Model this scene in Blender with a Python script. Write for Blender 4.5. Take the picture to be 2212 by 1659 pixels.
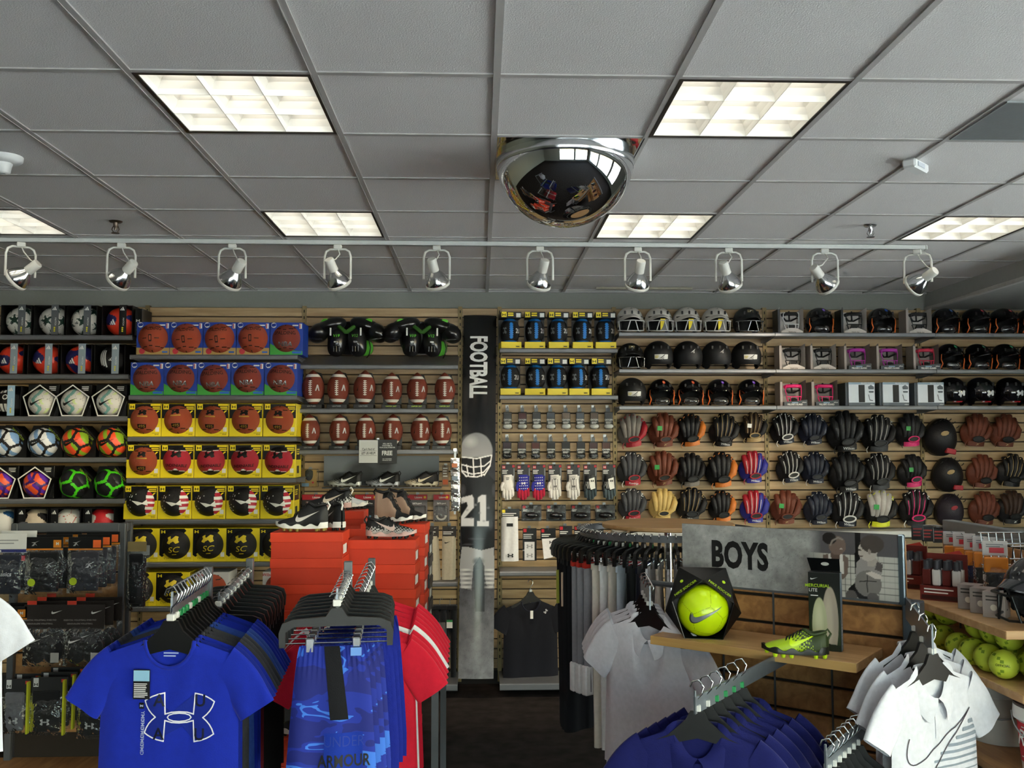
import bpy, bmesh, math, random
import numpy as np
from mathutils import Vector, Matrix, Euler
for _o in list(bpy.data.objects):
 bpy.data.objects.remove(_o)
SC = bpy.context.scene
COL = SC.collection
RNG = random.Random(7)
PI = math.pi
# ------------------------------------------------------------------ camera
F_PX, PITCH, YAW, ROLL = 2022.7, 0.0674, 0.03416, -0.0013
EYE = Vector((0, 0, 1.83))
_cp, _sp, _cy, _sy = math.cos(PITCH), math.sin(PITCH), math.cos(YAW), math.sin(YAW)
FWD = Vector((_sy * _cp, _cy * _cp, _sp))
_ri = Vector((_cy, -_sy, 0))
_up = _ri.cross(FWD)
RIGHT = math.cos(ROLL) * _ri + math.sin(ROLL) * _up
UP = -math.sin(ROLL) * _ri + math.cos(ROLL) * _up
cam_data = bpy.data.cameras.new('camera')
cam_data.sensor_width = 36.0
cam_data.lens = F_PX / 2212 * 36
cam_data.clip_start = 0.05
cam = bpy.data.objects.new('camera', cam_data)
COL.objects.link(cam)
cam.matrix_world = Matrix(((RIGHT.x, UP.x, -FWD.x, EYE.x), (RIGHT.y, UP.y, -FWD.y, EYE.y),
       (RIGHT.z, UP.z, -FWD.z, EYE.z), (0, 0, 0, 1)))
SC.camera = cam
def at(px, py, y):
 """Point of the plane at distance y seen at a photo position (used to measure the room)."""
 d = FWD + RIGHT * ((px - 1106) / F_PX) - UP * ((py - 829.5) / F_PX)
 t = y / d.y
 return EYE + d * t
# ------------------------------------------------------------------ world, sun, windows' daylight, exposure
SC.view_settings.view_transform = 'Standard'
SC.view_settings.look = 'None'
SC.view_settings.gamma = 1.0
SC.view_settings.use_curve_mapping = False
SC.view_settings.exposure = 0.0
world = bpy.data.worlds.new('sky')
SC.world = world
world.use_nodes = True
_n = world.node_tree.nodes
_bg = _n['Background']
_sky = _n.new('ShaderNodeTexSky')
_sky.sky_type = 'NISHITA'
_sky.sun_disc = False
_sky.sun_elevation = math.radians(32)
_sky.sun_rotation = math.radians(125)
world.node_tree.links.new(_sky.outputs[0], _bg.inputs[0])
_bg.inputs[1].default_value = 1.6
sun = bpy.data.lights.new('sun', 'SUN')
sun.energy = 75.0
sun.angle = math.radians(0.6)
sun.color = (1, 0.96, 0.92)
sun_o = bpy.data.objects.new('sun', sun)
COL.objects.link(sun_o)
SUN_FROM = Vector((0.72, -0.45, 1.05))
sun_o.rotation_euler = SUN_FROM.to_track_quat('Z', 'Y').to_euler()
# ------------------------------------------------------------------ materials
def lin(c):
 if isinstance(c, str):
  c = c.lstrip('#')
  c = [int(c[i:i + 2], 16) / 255 for i in (0, 2, 4)]
 return tuple(x / 12.92 if x <= 0.04045 else ((x + 0.055) / 1.055) ** 2.4 for x in c)
_MC = {}
def mat(color, rough=0.6, metal=0.0, vary=0.08, scale=30.0, bump=0.0, bscale=None, emit=0.0, coat=0.0, trans=0.0,
  alpha=1.0, sheen=0.0, spec=0.5, tex=None, ior=1.45, stretch=(1, 1, 1)):
 key = (color, rough, metal, vary, scale, bump, bscale, emit, coat, trans, alpha, sheen, spec, tex, ior, stretch)
 if key in _MC:
  return _MC[key]
 m = bpy.data.materials.new('surface_%s' % str(color).lstrip('#'))
 m.use_nodes = True
 nt = m.node_tree
 N, L = nt.nodes, nt.links
 b = N['Principled BSDF']
 c = lin(color)
 b.inputs['Roughness'].default_value = rough
 b.inputs['Metallic'].default_value = metal
 b.inputs['Coat Weight'].default_value = coat
 b.inputs['Transmission Weight'].default_value = trans
 b.inputs['Alpha'].default_value = alpha
 b.inputs['Sheen Weight'].default_value = sheen
 b.inputs['Specular IOR Level'].default_value = spec
 b.inputs['IOR'].default_value = ior
 b.inputs['Base Color'].default_value = (*c, 1)
 if emit:
  b.inputs['Emission Color'].default_value = (*c, 1)
  b.inputs['Emission Strength'].default_value = emit
 if vary or bump:
  tc = N.new('ShaderNodeTexCoord')
  mp = N.new('ShaderNodeMapping')
  mp.inputs['Scale'].default_value = stretch
  nz = N.new('ShaderNodeTexNoise')
  nz.inputs['Scale'].default_value = scale
  nz.inputs['Detail'].default_value = 3
  L.new(tc.outputs['Object'], mp.inputs[0])
  L.new(mp.outputs[0], nz.inputs['Vector'])
  if vary:
   rp = N.new('ShaderNodeMapRange')
   rp.inputs[1].default_value = 0.25
   rp.inputs[2].default_value = 0.75
   rp.inputs[3].default_value = 1 - vary
   rp.inputs[4].default_value = 1 + vary
   L.new(nz.outputs['Fac'], rp.inputs[0])
   mx = N.new('ShaderNodeVectorMath')
   mx.operation = 'SCALE'
   mx.inputs[0].default_value = c
   L.new(rp.outputs[0], mx.inputs['Scale'])
   L.new(mx.outputs[0], b.inputs['Base Color'])
  if bump:
   nb = N.new('ShaderNodeTexNoise') if tex != 'pebble' else N.new('ShaderNodeTexVoronoi')
   nb.inputs['Scale'].default_value = bscale or scale
   L.new(mp.outputs[0], nb.inputs['Vector'])
   bp = N.new('ShaderNodeBump')
   bp.inputs['Strength'].default_value = bump
   bp.inputs['Distance'].default_value = 0.01
   L.new(nb.outputs[0], bp.inputs['Height'])
   L.new(bp.outputs[0], b.inputs['Normal'])
 _MC[key] = m
 return m
def cloth(c, **k):
 a = dict(rough=0.85, vary=0.07, scale=55, bump=0.10, bscale=320, sheen=0.15, spec=0.25)
 a.update(k)
 return mat(c, **a)
def leather(c, **k):
 a = dict(rough=0.5, vary=0.16, scale=22, bump=0.25, bscale=160)
 a.update(k)
 return mat(c, **a)
def card(c, **k):
 a = dict(rough=0.45, vary=0.04, scale=12)
 a.update(k)
 return mat(c, **a)
def ink(c, **k):
 a = dict(rough=0.5, vary=0.0)
 a.update(k)
 return mat(c, **a)
def metal(c, **k):
 a = dict(rough=0.35, metal=0.9, vary=0.05, scale=40)
 a.update(k)
 return mat(c, **a)
def painted(c, **k):
 a = dict(rough=0.4, vary=0.05, scale=18, bump=0.03, bscale=90)
 a.update(k)
 return mat(c, **a)
def wood_mat(c1, c2, scale=(1.2, 14, 14), rough=0.42, name='wood'):
 key = ('wood', c1, c2, scale, rough)
 if key in _MC:
  return _MC[key]
 m = bpy.data.materials.new(name)
 m.use_nodes = True
 N, L = m.node_tree.nodes, m.node_tree.links
 b = N['Principled BSDF']
 b.inputs['Roughness'].default_value = rough
 tc = N.new('ShaderNodeTexCoord')
 mp = N.new('ShaderNodeMapping')
 mp.inputs['Scale'].default_value = scale
 nz = N.new('ShaderNodeTexNoise')
 nz.inputs['Scale'].default_value = 3.0
 nz.inputs['Detail'].default_value = 6
 nz.inputs['Distortion'].default_value = 0.6
 cr = N.new('ShaderNodeValToRGB')
 cr.color_ramp.elements[0].position = 0.35
 cr.color_ramp.elements[1].position = 0.68
 cr.color_ramp.elements[0].color = (*lin(c1), 1)
 cr.color_ramp.elements[1].color = (*lin(c2), 1)
 L.new(tc.outputs['Object'], mp.inputs[0])
 L.new(mp.outputs[0], nz.inputs['Vector'])
 L.new(nz.outputs['Fac'], cr.inputs[0])
 L.new(cr.outputs[0], b.inputs['Base Color'])
 _MC[key] = m
 return m
def film_mat(tint='#ffffff', strength=0.10, rough=0.12, haze=0.0, crease=0.25):
 """Thin clear packaging film: see-through, with glossy glints and creases."""
 key = ('film', tint, strength, rough, haze, crease)
 if key in _MC:
  return _MC[key]
 m = bpy.data.materials.new('clear_film')
 m.use_nodes = True
 N, L = m.node_tree.nodes, m.node_tree.links
 N.remove(N['Principled BSDF'])
 tr = N.new('ShaderNodeBsdfTransparent')
 tr.inputs[0].default_value = (*lin(tint), 1)
 gl = N.new('ShaderNodeBsdfGlossy')
 gl.inputs['Roughness'].default_value = rough
 df = N.new('ShaderNodeBsdfDiffuse')
 tc = N.new('ShaderNodeTexCoord')
 nz = N.new('ShaderNodeTexNoise')
 nz.inputs['Scale'].default_value = 26
 nz.inputs['Detail'].default_value = 2
 bp = N.new('ShaderNodeBump')
 bp.inputs['Strength'].default_value = crease
 bp.inputs['Distance'].default_value = 0.02
 L.new(tc.outputs['Object'], nz.inputs['Vector'])
 L.new(nz.outputs['Fac'], bp.inputs['Height'])
 L.new(bp.outputs[0], gl.inputs['Normal'])
 fr = N.new('ShaderNodeFresnel')
 fr.inputs[0].default_value = 1.35
 L.new(bp.outputs[0], fr.inputs['Normal'])
 ad = N.new('ShaderNodeMath')
 ad.operation = 'ADD'
 ad.use_clamp = True
 ad.inputs[1].default_value = strength
 L.new(fr.outputs[0], ad.inputs[0])
 m1 = N.new('ShaderNodeMixShader')
 L.new(ad.outputs[0], m1.inputs[0])
 L.new(tr.outputs[0], m1.inputs[1])
 L.new(gl.outputs[0], m1.inputs[2])
 m2 = N.new('ShaderNodeMixShader')
 m2.inputs[0].default_value = haze
 L.new(m1.outputs[0], m2.inputs[1])
 L.new(df.outputs[0], m2.inputs[2])
 L.new(m2.outputs[0], N['Material Output'].inputs[0])
 _MC[key] = m
 return m
def vcol_mat(rough=0.45):
 """Flat print: colours from the mesh's own colour attribute, with a little grain."""
 key = ('vcol', rough)
 if key in _MC:
  return _MC[key]
 m = bpy.data.materials.new('printed_picture')
 m.use_nodes = True
 N, L = m.node_tree.nodes, m.node_tree.links
 b = N['Principled BSDF']
 b.inputs['Roughness'].default_value = rough
 a = N.new('ShaderNodeAttribute')
 a.attribute_name = 'Col'
 L.new(a.outputs['Color'], b.inputs['Base Color'])
 _MC[key] = m
 return m
# ------------------------------------------------------------------ mesh building
class MB:
 """Collects geometry, then becomes one mesh."""
 def __init__(s):
  s.v, s.f, s.m, s.n = [], [], [], 0
 def add(s, V, Fs, m=0):
  V = np.asarray(V, float).reshape(-1, 3)
  k = s.n
  s.v.append(V)
  s.n += len(V)
  if isinstance(m, (int, np.integer)):
   m = [int(m)] * len(Fs)
  for q, mm in zip(Fs, m):
   s.f.append(tuple(int(i) + k for i in q))
   s.m.append(int(mm))
  return s
 def box(s, x0, x1, y0, y1, z0, z1, m=0, bev=0.0):
  if bev:
   bm = bmesh.new()
   bmesh.ops.create_cube(bm, size=1)
   for v in bm.verts:
    v.co = Vector(((x0 + x1) / 2 + v.co.x * (x1 - x0), (y0 + y1) / 2 + v.co.y * (y1 - y0),
        (z0 + z1) / 2 + v.co.z * (z1 - z0)))
   bmesh.ops.bevel(bm, geom=bm.edges[:], offset=bev, segments=1, affect='EDGES', profile=0.5)
   bm.verts.index_update()
   s.add([v.co[:] for v in bm.verts], [[v.index for v in f.verts] for f in bm.faces], m)
   bm.free()
   return s
  V = [(x, y, z) for x in (x0, x1) for y in (y0, y1) for z in (z0, z1)]
  return s.add(V, [(0, 1, 3, 2), (4, 6, 7, 5), (0, 4, 5, 1), (2, 3, 7, 6), (0, 2, 6, 4), (1, 5, 7, 3)], m)
 def grid(s, P, m=0, cu=False, cv=False, flip=False):
  """P: array (nu, nv, 3); cu / cv close the grid in that direction. m: int or (nu', nv') array."""
  P = np.asarray(P, float)
  nu, nv = P.shape[:2]
  U, V = (nu if cu else nu - 1), (nv if cv else nv - 1)
  i, j = np.meshgrid(np.arange(U), np.arange(V), indexing='ij')
  i2, j2 = (i + 1) % nu, (j + 1) % nv
  q = np.stack([i * nv + j, i2 * nv + j, i2 * nv + j2, i * nv + j2], -1).reshape(-1, 4)
  if flip:
   q = q[:, ::-1]
  mm = m if isinstance(m, (int, np.integer)) else np.asarray(m).reshape(-1)
  return s.add(P.reshape(-1, 3), q.tolist(), mm)
 def tube(s, pts, r, n=6, m=0, closed=False, caps=True, flat=1.0):
  P = [Vector(p) for p in pts]
  k = len(P)
  R = [r] * k if not hasattr(r, '__len__') else list(r)
  rings = []
  prev = None
  for i in range(k):
   a = P[(i - 1) % k] if (closed or i > 0) else P[0]
   b = P[(i + 1) % k] if (closed or i < k - 1) else P[-1]
   t = (b - a)
   t = t.normalized() if t.length > 1e-9 else Vector((0, 0, 1))
   if prev is None:
    ref = Vector((0, 0, 1)) if abs(t.z) < 0.9 else Vector((0, 1, 0))
    u = t.cross(ref).normalized()
   else:
    u = (prev - t * prev.dot(t))
    u = u.normalized() if u.length > 1e-6 else t.cross(Vector((1, 0, 0))).normalized()
   prev = u
   w = t.cross(u)
   rings.append([tuple(P[i] + (u * math.cos(2 * PI * j / n) + w * flat * math.sin(2 * PI * j / n)) * R[i]) for j in range(n)])
  A = np.array(rings)
  s.grid(A, m, cu=closed, cv=True)
  if caps and not closed:
   s.add(A[0], [list(range(n))], m)
   s.add(A[-1], [list(range(n - 1, -1, -1))], m)
  return s
 def lathe(s, prof, n=24, m=0, axis='z', c=(0, 0, 0)):
  A = np.zeros((len(prof), n, 3))
  th = np.arange(n) * 2 * PI / n
  for i, (r, h) in enumerate(prof):
   ring = np.stack([r * np.cos(th), r * np.sin(th), np.full(n, h)], -1)
   if axis == 'y':
    ring = ring[:, [0, 2, 1]] * [1, 1, 1]
   elif axis == 'x':
    ring = ring[:, [2, 0, 1]]
   A[i] = ring + np.array(c)
  mm = m if isinstance(m, int) else np.repeat(np.asarray(m)[:, None], n, 1)
  return s.grid(A, mm, cv=True)
 def prism(s, poly, y0, y1, m=0, plane='xz'):
  """Polygon in x,z extruded along y (or 'xy' along z, 'yz' along x)."""
  n = len(poly)
  def P(a, b, h):
   return {'xz': (a, h, b), 'xy': (a, b, h), 'yz': (h, a, b)}[plane]
  V = [P(a, b, y0) for a, b in poly] + [P(a, b, y1) for a, b in poly]
  Fs = [tuple(range(n)), tuple(range(2 * n - 1, n - 1, -1))] + [(i, i + n, (i + 1) % n + n, (i + 1) % n) for i in range(n)]
  return s.add(V, Fs, m)
 def ball(s, r, c=(0, 0, 0), nu=24, nv=12, m=0, sc=(1, 1, 1), paint=None):
  th = np.linspace(0, 2 * PI, nu, endpoint=False)
  ph = np.linspace(0.001, PI - 0.001, nv + 1)
  T, Pp = np.meshgrid(th, ph, indexing='ij')
  D = np.stack([np.cos(T) * np.sin(Pp), np.sin(T) * np.sin(Pp), np.cos(Pp)], -1)
  if paint is not None:
   tm = th + PI / nu
   pm = (ph[:-1] + ph[1:]) / 2
   T2, P2 = np.meshgrid(tm, pm, indexing='ij')
   d2 = np.stack([np.cos(T2) * np.sin(P2), np.sin(T2) * np.sin(P2), np.cos(P2)], -1)
   m = paint(d2)
  return s.grid(D * r * np.array(sc) + np.array(c), m, cu=True, flip=True)
 def xf(s, M):
  A = np.array(M)
  s.v = [V @ A[:3, :3].T + A[:3, 3] for V in s.v]
  return s
 def merge(s, o, M=None, m=None):
  A = np.array(M) if M is not None else np.eye(4)
  for V in o.v:
   s.v.append(V @ A[:3, :3].T + A[:3, 3])
  s.f += [tuple(i + s.n for i in q) for q in o.f]
  s.m += o.m if m is None else [m] * len(o.m)
  s.n += o.n
  return s
 def mesh(s, name='piece', smooth=False, fix=False):
  me = bpy.data.meshes.new(name)
  V = np.concatenate(s.v) if s.v else np.zeros((0, 3))
  me.from_pydata(V.tolist(), [], s.f)
  k = max(s.m) + 1 if s.m else 1
  for _ in range(k):
   me.materials.append(None)
  me.polygons.foreach_set('material_index', s.m)
  if fix:
   bm = bmesh.new()
   bm.from_mesh(me)
   bmesh.ops.remove_doubles(bm, verts=bm.verts[:], dist=1e-5)
   bmesh.ops.recalc_face_normals(bm, faces=bm.faces[:])
   bm.to_mesh(me)
   bm.free()
  if smooth:
   me.polygons.foreach_set('use_smooth', [True] * len(me.polygons))
   if smooth != True:
    me.set_sharp_from_angle(angle=math.radians(smooth))
  me.update()
  return me
def ob(name, me, mats, parent=None, loc=None, rot=None, label=None, scale=None):
 o = bpy.data.objects.new(name, me)
 COL.objects.link(o)
 if not isinstance(mats, (list, tuple)):
  mats = [mats]
 while len(me.materials) < len(mats):
  me.materials.append(None)
 for i in range(len(me.materials)):
  sl = o.material_slots[i]
  sl.link = 'OBJECT'
  sl.material = mats[min(i, len(mats) - 1)]
 if parent is not None:
  o.parent = parent
 if loc is not None:
  o.location = loc
 if rot is not None:
  o.rotation_euler = rot
 if scale is not None:
  o.scale = scale
 if label:
  o['label'] = label
 return o
def tag(o, label, cat, group=None, kind=None):
 if label:
  o['label'] = label
 if cat:
  o['category'] = cat
 if group:
  o['group'] = group
 if kind:
  o['kind'] = kind
 return o
def thing(name, label, cat, loc=(0, 0, 0), rot=(0, 0, 0), group=None, scale=None):
 o = bpy.data.objects.new(name, None)
 COL.objects.link(o)
 o.empty_display_size = 0.05
 o.location = loc
 o.rotation_euler = rot
 if scale is not None:
  o.scale = scale
 return tag(o, label, cat, group)
def struct(name, me, mats, parent=None, **k):
 o = ob(name, me, mats, parent, **k)
 o['kind'] = 'structure'
 return o
ORD = ['first', 'second', 'third', 'fourth', 'fifth', 'sixth', 'seventh', 'eighth', 'ninth', 'tenth', 'eleventh', 'twelfth',
  'thirteenth', 'fourteenth', 'fifteenth', 'sixteenth']
def nth(i, n=None):
 if i == 0:
  return 'leftmost'
 if n and i == n - 1:
  return 'rightmost'
 return ORD[i] + ' from left'
# ------------------------------------------------------------------ flat print: letters and emblems as thin geometry
_TX = {}
def text2d(s, bold=0.0, condense=1.0, space=1.0, shear=0.0):
 """Letter outlines, cap height 1, centred in x, baseline 0: (verts Nx2, faces)."""
 k = (s, bold, condense, space, shear)
 if k not in _TX:
  cu = bpy.data.curves.new('lettering', 'FONT')
  cu.body = s
  cu.size = 1.4
  cu.offset = bold
  cu.space_character = space
  cu.space_line = 0.9
  cu.shear = shear
  cu.align_x = 'CENTER'
  cu.resolution_u = 3
  o = bpy.data.objects.new('lettering', cu)
  me = bpy.data.meshes.new_from_object(o)
  V = np.array([v.co[:2] for v in me.vertices]).reshape(-1, 2)
  Fs = [tuple(p.vertices) for p in me.polygons]
  if len(V):
   V[:, 0] -= (V[:, 0].max() + V[:, 0].min()) / 2
  V[:, 0] *= condense
  bpy.data.objects.remove(o)
  bpy.data.curves.remove(cu)
  bpy.data.meshes.remove(me)
  _TX[k] = (V, Fs)
 return _TX[k]
def densify(V, Fs, L):
 """Triangulate and split long edges so that a print can follow a curved surface."""
 bm = bmesh.new()
 vs = [bm.verts.new((x, 0, z)) for x, z in V]
 for q in Fs:
  try:
   bm.faces.new([vs[i] for i in q])
  except ValueError:
   pass
 bmesh.ops.triangulate(bm, faces=bm.faces[:])
 for _ in range(6):
  e = [x for x in bm.edges if x.calc_length() > L]
  if not e:
   break
  bmesh.ops.subdivide_edges(bm, edges=e, cuts=1, use_grid_fill=True)
  bmesh.ops.triangulate(bm, faces=[f for f in bm.faces if len(f.verts) > 3])
 bm.verts.index_update()
 V2 = np.array([(v.co.x, v.co.z) for v in bm.verts]).reshape(-1, 2)
 F2 = [tuple(v.index for v in f.verts) for f in bm.faces]
 bm.free()
 return V2, F2
def bez(pts, n=8):
 """Closed outline from cubic pieces: [(p0), (c1, c2, p1), ...]."""
 out = [pts[0]]
 p0 = pts[0]
 for seg in pts[1:]:
  if len(seg) == 2 and not hasattr(seg[0], '__len__'):
   out.append(seg)
   p0 = seg
   continue
  c1, c2, p1 = seg
  for i in range(1, n + 1):
   t = i / n
   out.append(tuple((1 - t) ** 3 * p0[k] + 3 * (1 - t) ** 2 * t * c1[k] + 3 * (1 - t) * t * t * c2[k] + t ** 3 * p1[k] for k in (0, 1)))
  p0 = p1
 return out
def norm2(poly, w=1.0):
 a = np.array(poly, float)
 a -= (a.max(0) + a.min(0)) / 2
 return a * (w / (a[:, 0].max() - a[:, 0].min()))
# a curved tick, width 1
TICK = norm2(bez([(1.0, 0.40), ((0.75, 0.30), (0.45, 0.17), (0.28, 0.10)), ((0.12, 0.04), (0.02, 0.05), (0.0, 0.14)),
     ((-0.01, 0.20), (0.03, 0.28), (0.09, 0.36)), ((0.07, 0.28), (0.10, 0.22), (0.18, 0.22)),
     ((0.30, 0.22), (0.70, 0.32), (1.0, 0.40))]))[:-1]
# two facing arcs that cross (the interlocked emblem), width 1
_q = bez([(0.0, 0.5), ((0.06, 0.42), (0.14, 0.38), (0.27, 0.36)), (0.29, 0.10), ((0.40, 0.16), (0.44, 0.20), (0.5, 0.205))], 5)
_half = [(-0.5, 0.30), ((-0.44, 0.36), (-0.36, 0.42), (-0.22, 0.45)), (-0.20, 0.06), ((-0.10, 0.12), (0.10, 0.12), (0.20, 0.06)),
   (0.22, 0.45), ((0.36, 0.42), (0.44, 0.36), (0.5, 0.30)), ((0.47, 0.16), (0.42, 0.08), (0.34, 0.0)),
   ((0.42, -0.08), (0.47, -0.16), (0.5, -0.30)), ((0.44, -0.36), (0.36, -0.42), (0.22, -0.45)), (0.20, -0.06),
   ((0.10, -0.12), (-0.10, -0.12), (-0.20, -0.06)), (-0.22, -0.45), ((-0.36, -0.42), (-0.44, -0.36), (-0.5, -0.30)),
   ((-0.47, -0.16), (-0.42, -0.08), (-0.34, 0.0)), ((-0.42, 0.08), (-0.47, 0.16), (-0.5, 0.30))]
ARCS = np.array(bez(_half, 4))[:-1]
ARCS = ARCS * [1, 0.72]
ARCS_HOLE = np.array([(0.13 * math.cos(t), 0.045 * math.sin(t)) for t in np.linspace(0, 2 * PI, 12, endpoint=False)])
BARS3 = [np.array(p) for p in ([(-0.5, -0.3), (-0.3, -0.3), (-0.42, -0.02), (-0.5, -0.1)],
        [(-0.22, -0.3), (0.0, -0.3), (-0.17, 0.17), (-0.34, 0.08)],
        [(0.08, -0.3), (0.34, -0.3), (0.02, 0.42), (-0.12, 0.3)])]
# running-bird style mark
BIRD = [np.array(p) for p in ([(-0.5, 0.12), (-0.1, 0.02), (0.5, 0.35), (0.1, 0.2), (-0.05, 0.14)],
        [(-0.2, -0.02), (-0.05, 0.08), (0.2, -0.3), (-0.02, -0.1)],
        [(-0.45, -0.3), (-0.2, -0.3), (-0.05, -0.08), (-0.2, -0.02)])]
# bat-wing E mark
WINGE = [np.array(p) for p in ([(-0.5, -0.28), (0.5, 0.42), (0.28, 0.16), (-0.1, -0.1)],
        [(-0.18, -0.24), (0.34, 0.08), (0.2, -0.06), (0.02, -0.2)],
        [(0.0, -0.34), (0.26, -0.12), (0.2, -0.3)])]
def disc2(r, n=20, cx=0.0, cy=0.0):
 return np.array([(cx + r * math.cos(t), cy + r * math.sin(t)) for t in np.linspace(0, 2 * PI, n, endpoint=False)])
def rect2(x0, x1, z0, z1):
 return np.array([(x0, z0), (x1, z0), (x1, z1), (x0, z1)], float)
class Print:
 """Flat artwork in x,z (metres) with one colour slot per shape; laid onto a surface by a mapping."""
 def __init__(s):
  s.items = []
 def poly(s, P, m=0, sx=1.0, x=0.0, z=0.0, rot=0.0, sz=None, lift=0.0):
  Ps = P if isinstance(P, list) and isinstance(P[0], np.ndarray) else [P]
  for p in Ps:
   q = np.array(p, float) * [sx, sz if sz is not None else abs(sx)]
   c, sn = math.cos(rot), math.sin(rot)
   q = np.stack([q[:, 0] * c - q[:, 1] * sn + x, q[:, 0] * sn + q[:, 1] * c + z], -1)
   s.items.append((q, [tuple(range(len(q)))], m, lift))
  return s
 def stroke(s, P, th, m=0, closed=True, sx=1.0, x=0.0, z=0.0, sz=None):
  q = np.array(P, float) * [sx, sz if sz is not None else abs(sx)] + [x, z]
  n = len(q)
  for i in range(n if closed else n - 1):
   a, b = q[i], q[(i + 1) % n]
   v = b - a
   L = np.hypot(*v)
   if L < 1e-6:
    continue
   e = v / L * th * 0.4
   k = np.array([-v[1], v[0]]) / L * th / 2
   s.poly(np.array([a - e - k, b + e - k, b + e + k, a - e + k]), m)
  return s
 def text(s, t, h, m=0, x=0.0, z=0.0, rot=0.0, bold=0.02, condense=1.0, space=1.0, shear=0.0, lift=0.0):
  V, Fs = text2d(t, bold, condense, space, shear)
  q = V * h
  c, sn = math.cos(rot), math.sin(rot)
  q = np.stack([q[:, 0] * c - q[:, 1] * sn + x, q[:, 0] * sn + q[:, 1] * c + z], -1)
  s.items.append((q, Fs, m, lift))
  return s
 def lines(s, x0, x1, z, n, dz, th, m=0, jit=0.25, seed=1):
  """Rows of small print too small to read."""
  r = random.Random(seed)
  for i in range(n):
   e = x1 - (x1 - x0) * jit * r.random()
   s.poly(rect2(x0, e, z - i * dz - th, z - i * dz), m)
  return s
 def mesh(s, fn=None, L=None, base=0.0006, step=0.00025, name='print'):
  """fn maps (Nx2, lift) to Nx3; default lays the print on the plane y=0 facing -y."""
  mb = MB()
  for i, (q, Fs, m, lift) in enumerate(s.items):
   if L:
    q, Fs = densify(q, Fs, L)
   if not len(Fs):
    continue
   h = base + lift + (step * m if not lift else 0)
   if fn is None:
    V = np.stack([q[:, 0], np.full(len(q), -h), q[:, 1]], -1)
   else:
    V = fn(q, h)
   mb.add(V, Fs, m)
  return mb.mesh(name)
def on_sphere(r, lon=0.0, lat=0.0, roll=0.0):
 """Lay x,z artwork on a ball of radius r, centred on its -y side turned by lon / lat."""
 R = np.array(Euler((lat, roll, lon), 'XYZ').to_matrix())
 def fn(q, h):
  a = q[:, 0] / r
  b = q[:, 1] / r
  d = np.stack([np.sin(a) * np.cos(b), -np.cos(a) * np.cos(b), np.sin(b)], -1)
  return (d * (r + h)) @ R.T
 return fn
# ================================================================== room
CEIL = 3.07
GX = lambda i: (i - 1.909) * 0.6096
GY = lambda j: (j + 5.014) * 0.6096
WALL_Y = 7.433
XL, XR, YF = -6.4, 5.9, -4.4
carpet = mat('#2b2624', rough=0.95, vary=0.45, scale=9, bump=0.4, bscale=240, spec=0.1)
wall_paint = mat('#84867f', rough=0.8, vary=0.03, scale=60, bump=0.05, bscale=200)
tile_m = mat('#e2dfdd', rough=0.9, vary=0.05, scale=150, bump=0.25, bscale=190, spec=0.2)
bar_m = mat('#aeaba8', rough=0.5, vary=0.02)
struct('floor', MB().box(XL, XR, YF, WALL_Y + 0.1, -0.1, 0).mesh(), carpet)
struct('wall_back', MB().box(XL, XR, WALL_Y, WALL_Y + 0.12, 0, 3.4).mesh(), wall_paint)
struct('wall_left', MB().box(XL - 0.12, XL, YF, WALL_Y, 0, 3.4).mesh(), wall_paint)
ceil = struct('ceiling', MB().box(XL, XR, YF, WALL_Y, CEIL + 0.125, CEIL + 0.2).mesh(), tile_m)
def tile_mesh():
 h, s = 0.298, 0.006
 mb = MB()
 mb.add([(-h, -h, s), (h, -h, s), (h, h, s), (-h, h, s), (-h + s, -h + s, 0), (h - s, -h + s, 0), (h - s, h - s, 0), (-h + s, h - s, 0)],
   [(3, 2, 1, 0), (4, 5, 6, 7), (0, 1, 5, 4), (1, 2, 6, 5), (2, 3, 7, 6), (3, 0, 4, 7)])
 return mb.mesh('ceiling_tile')
LIGHTS = [(i, j) for i in (-6, -3, 0, 3, 6) for j in (-12, -9, -6, -3, 0, 3)]
DOME = (2, 1)
VENT = (5, 0)
_tm = tile_mesh()
_tf = MB().box(-0.298, 0.298, -0.298, 0.298, 0, 0.01).mesh('ceiling_tile_flat')
for j in range(-14, 7):
 for i in range(-7, 9):
  if (i, j) in LIGHTS or (i, j) == DOME:
   continue
  x, y = GX(i + 0.5), GY(j + 0.5)
  if x < XL + 0.3 or x > 3.75 or y < YF + 0.3:
   continue
  if j < -2:
   continue
  ob('tile', _tm, tile_m, ceil, (x, y, CEIL + 0.004))
for i in range(-7, 10):
 if XL < GX(i) < XR:
  mb = MB().box(-0.012, 0.012, YF, WALL_Y, 0, 0.02).box(-0.0125, -0.009, YF, WALL_Y, -0.002, 0)
  ob('grid_bar', mb.mesh(), bar_m, ceil, (GX(i), 0, CEIL - 0.001))
for j in range(-15, 8):
 if YF < GY(j) < WALL_Y:
  ob('cross_bar', MB().box(XL, XR, -0.012, 0.012, 0, 0.02).mesh(), bar_m, ceil, (0, GY(j), CEIL - 0.0005))
# edge angle along the back wall
struct('trim_1', MB().box(XL, XR, WALL_Y - 0.022, WALL_Y, CEIL - 0.004, CEIL + 0.02).mesh(), bar_m)
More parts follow.
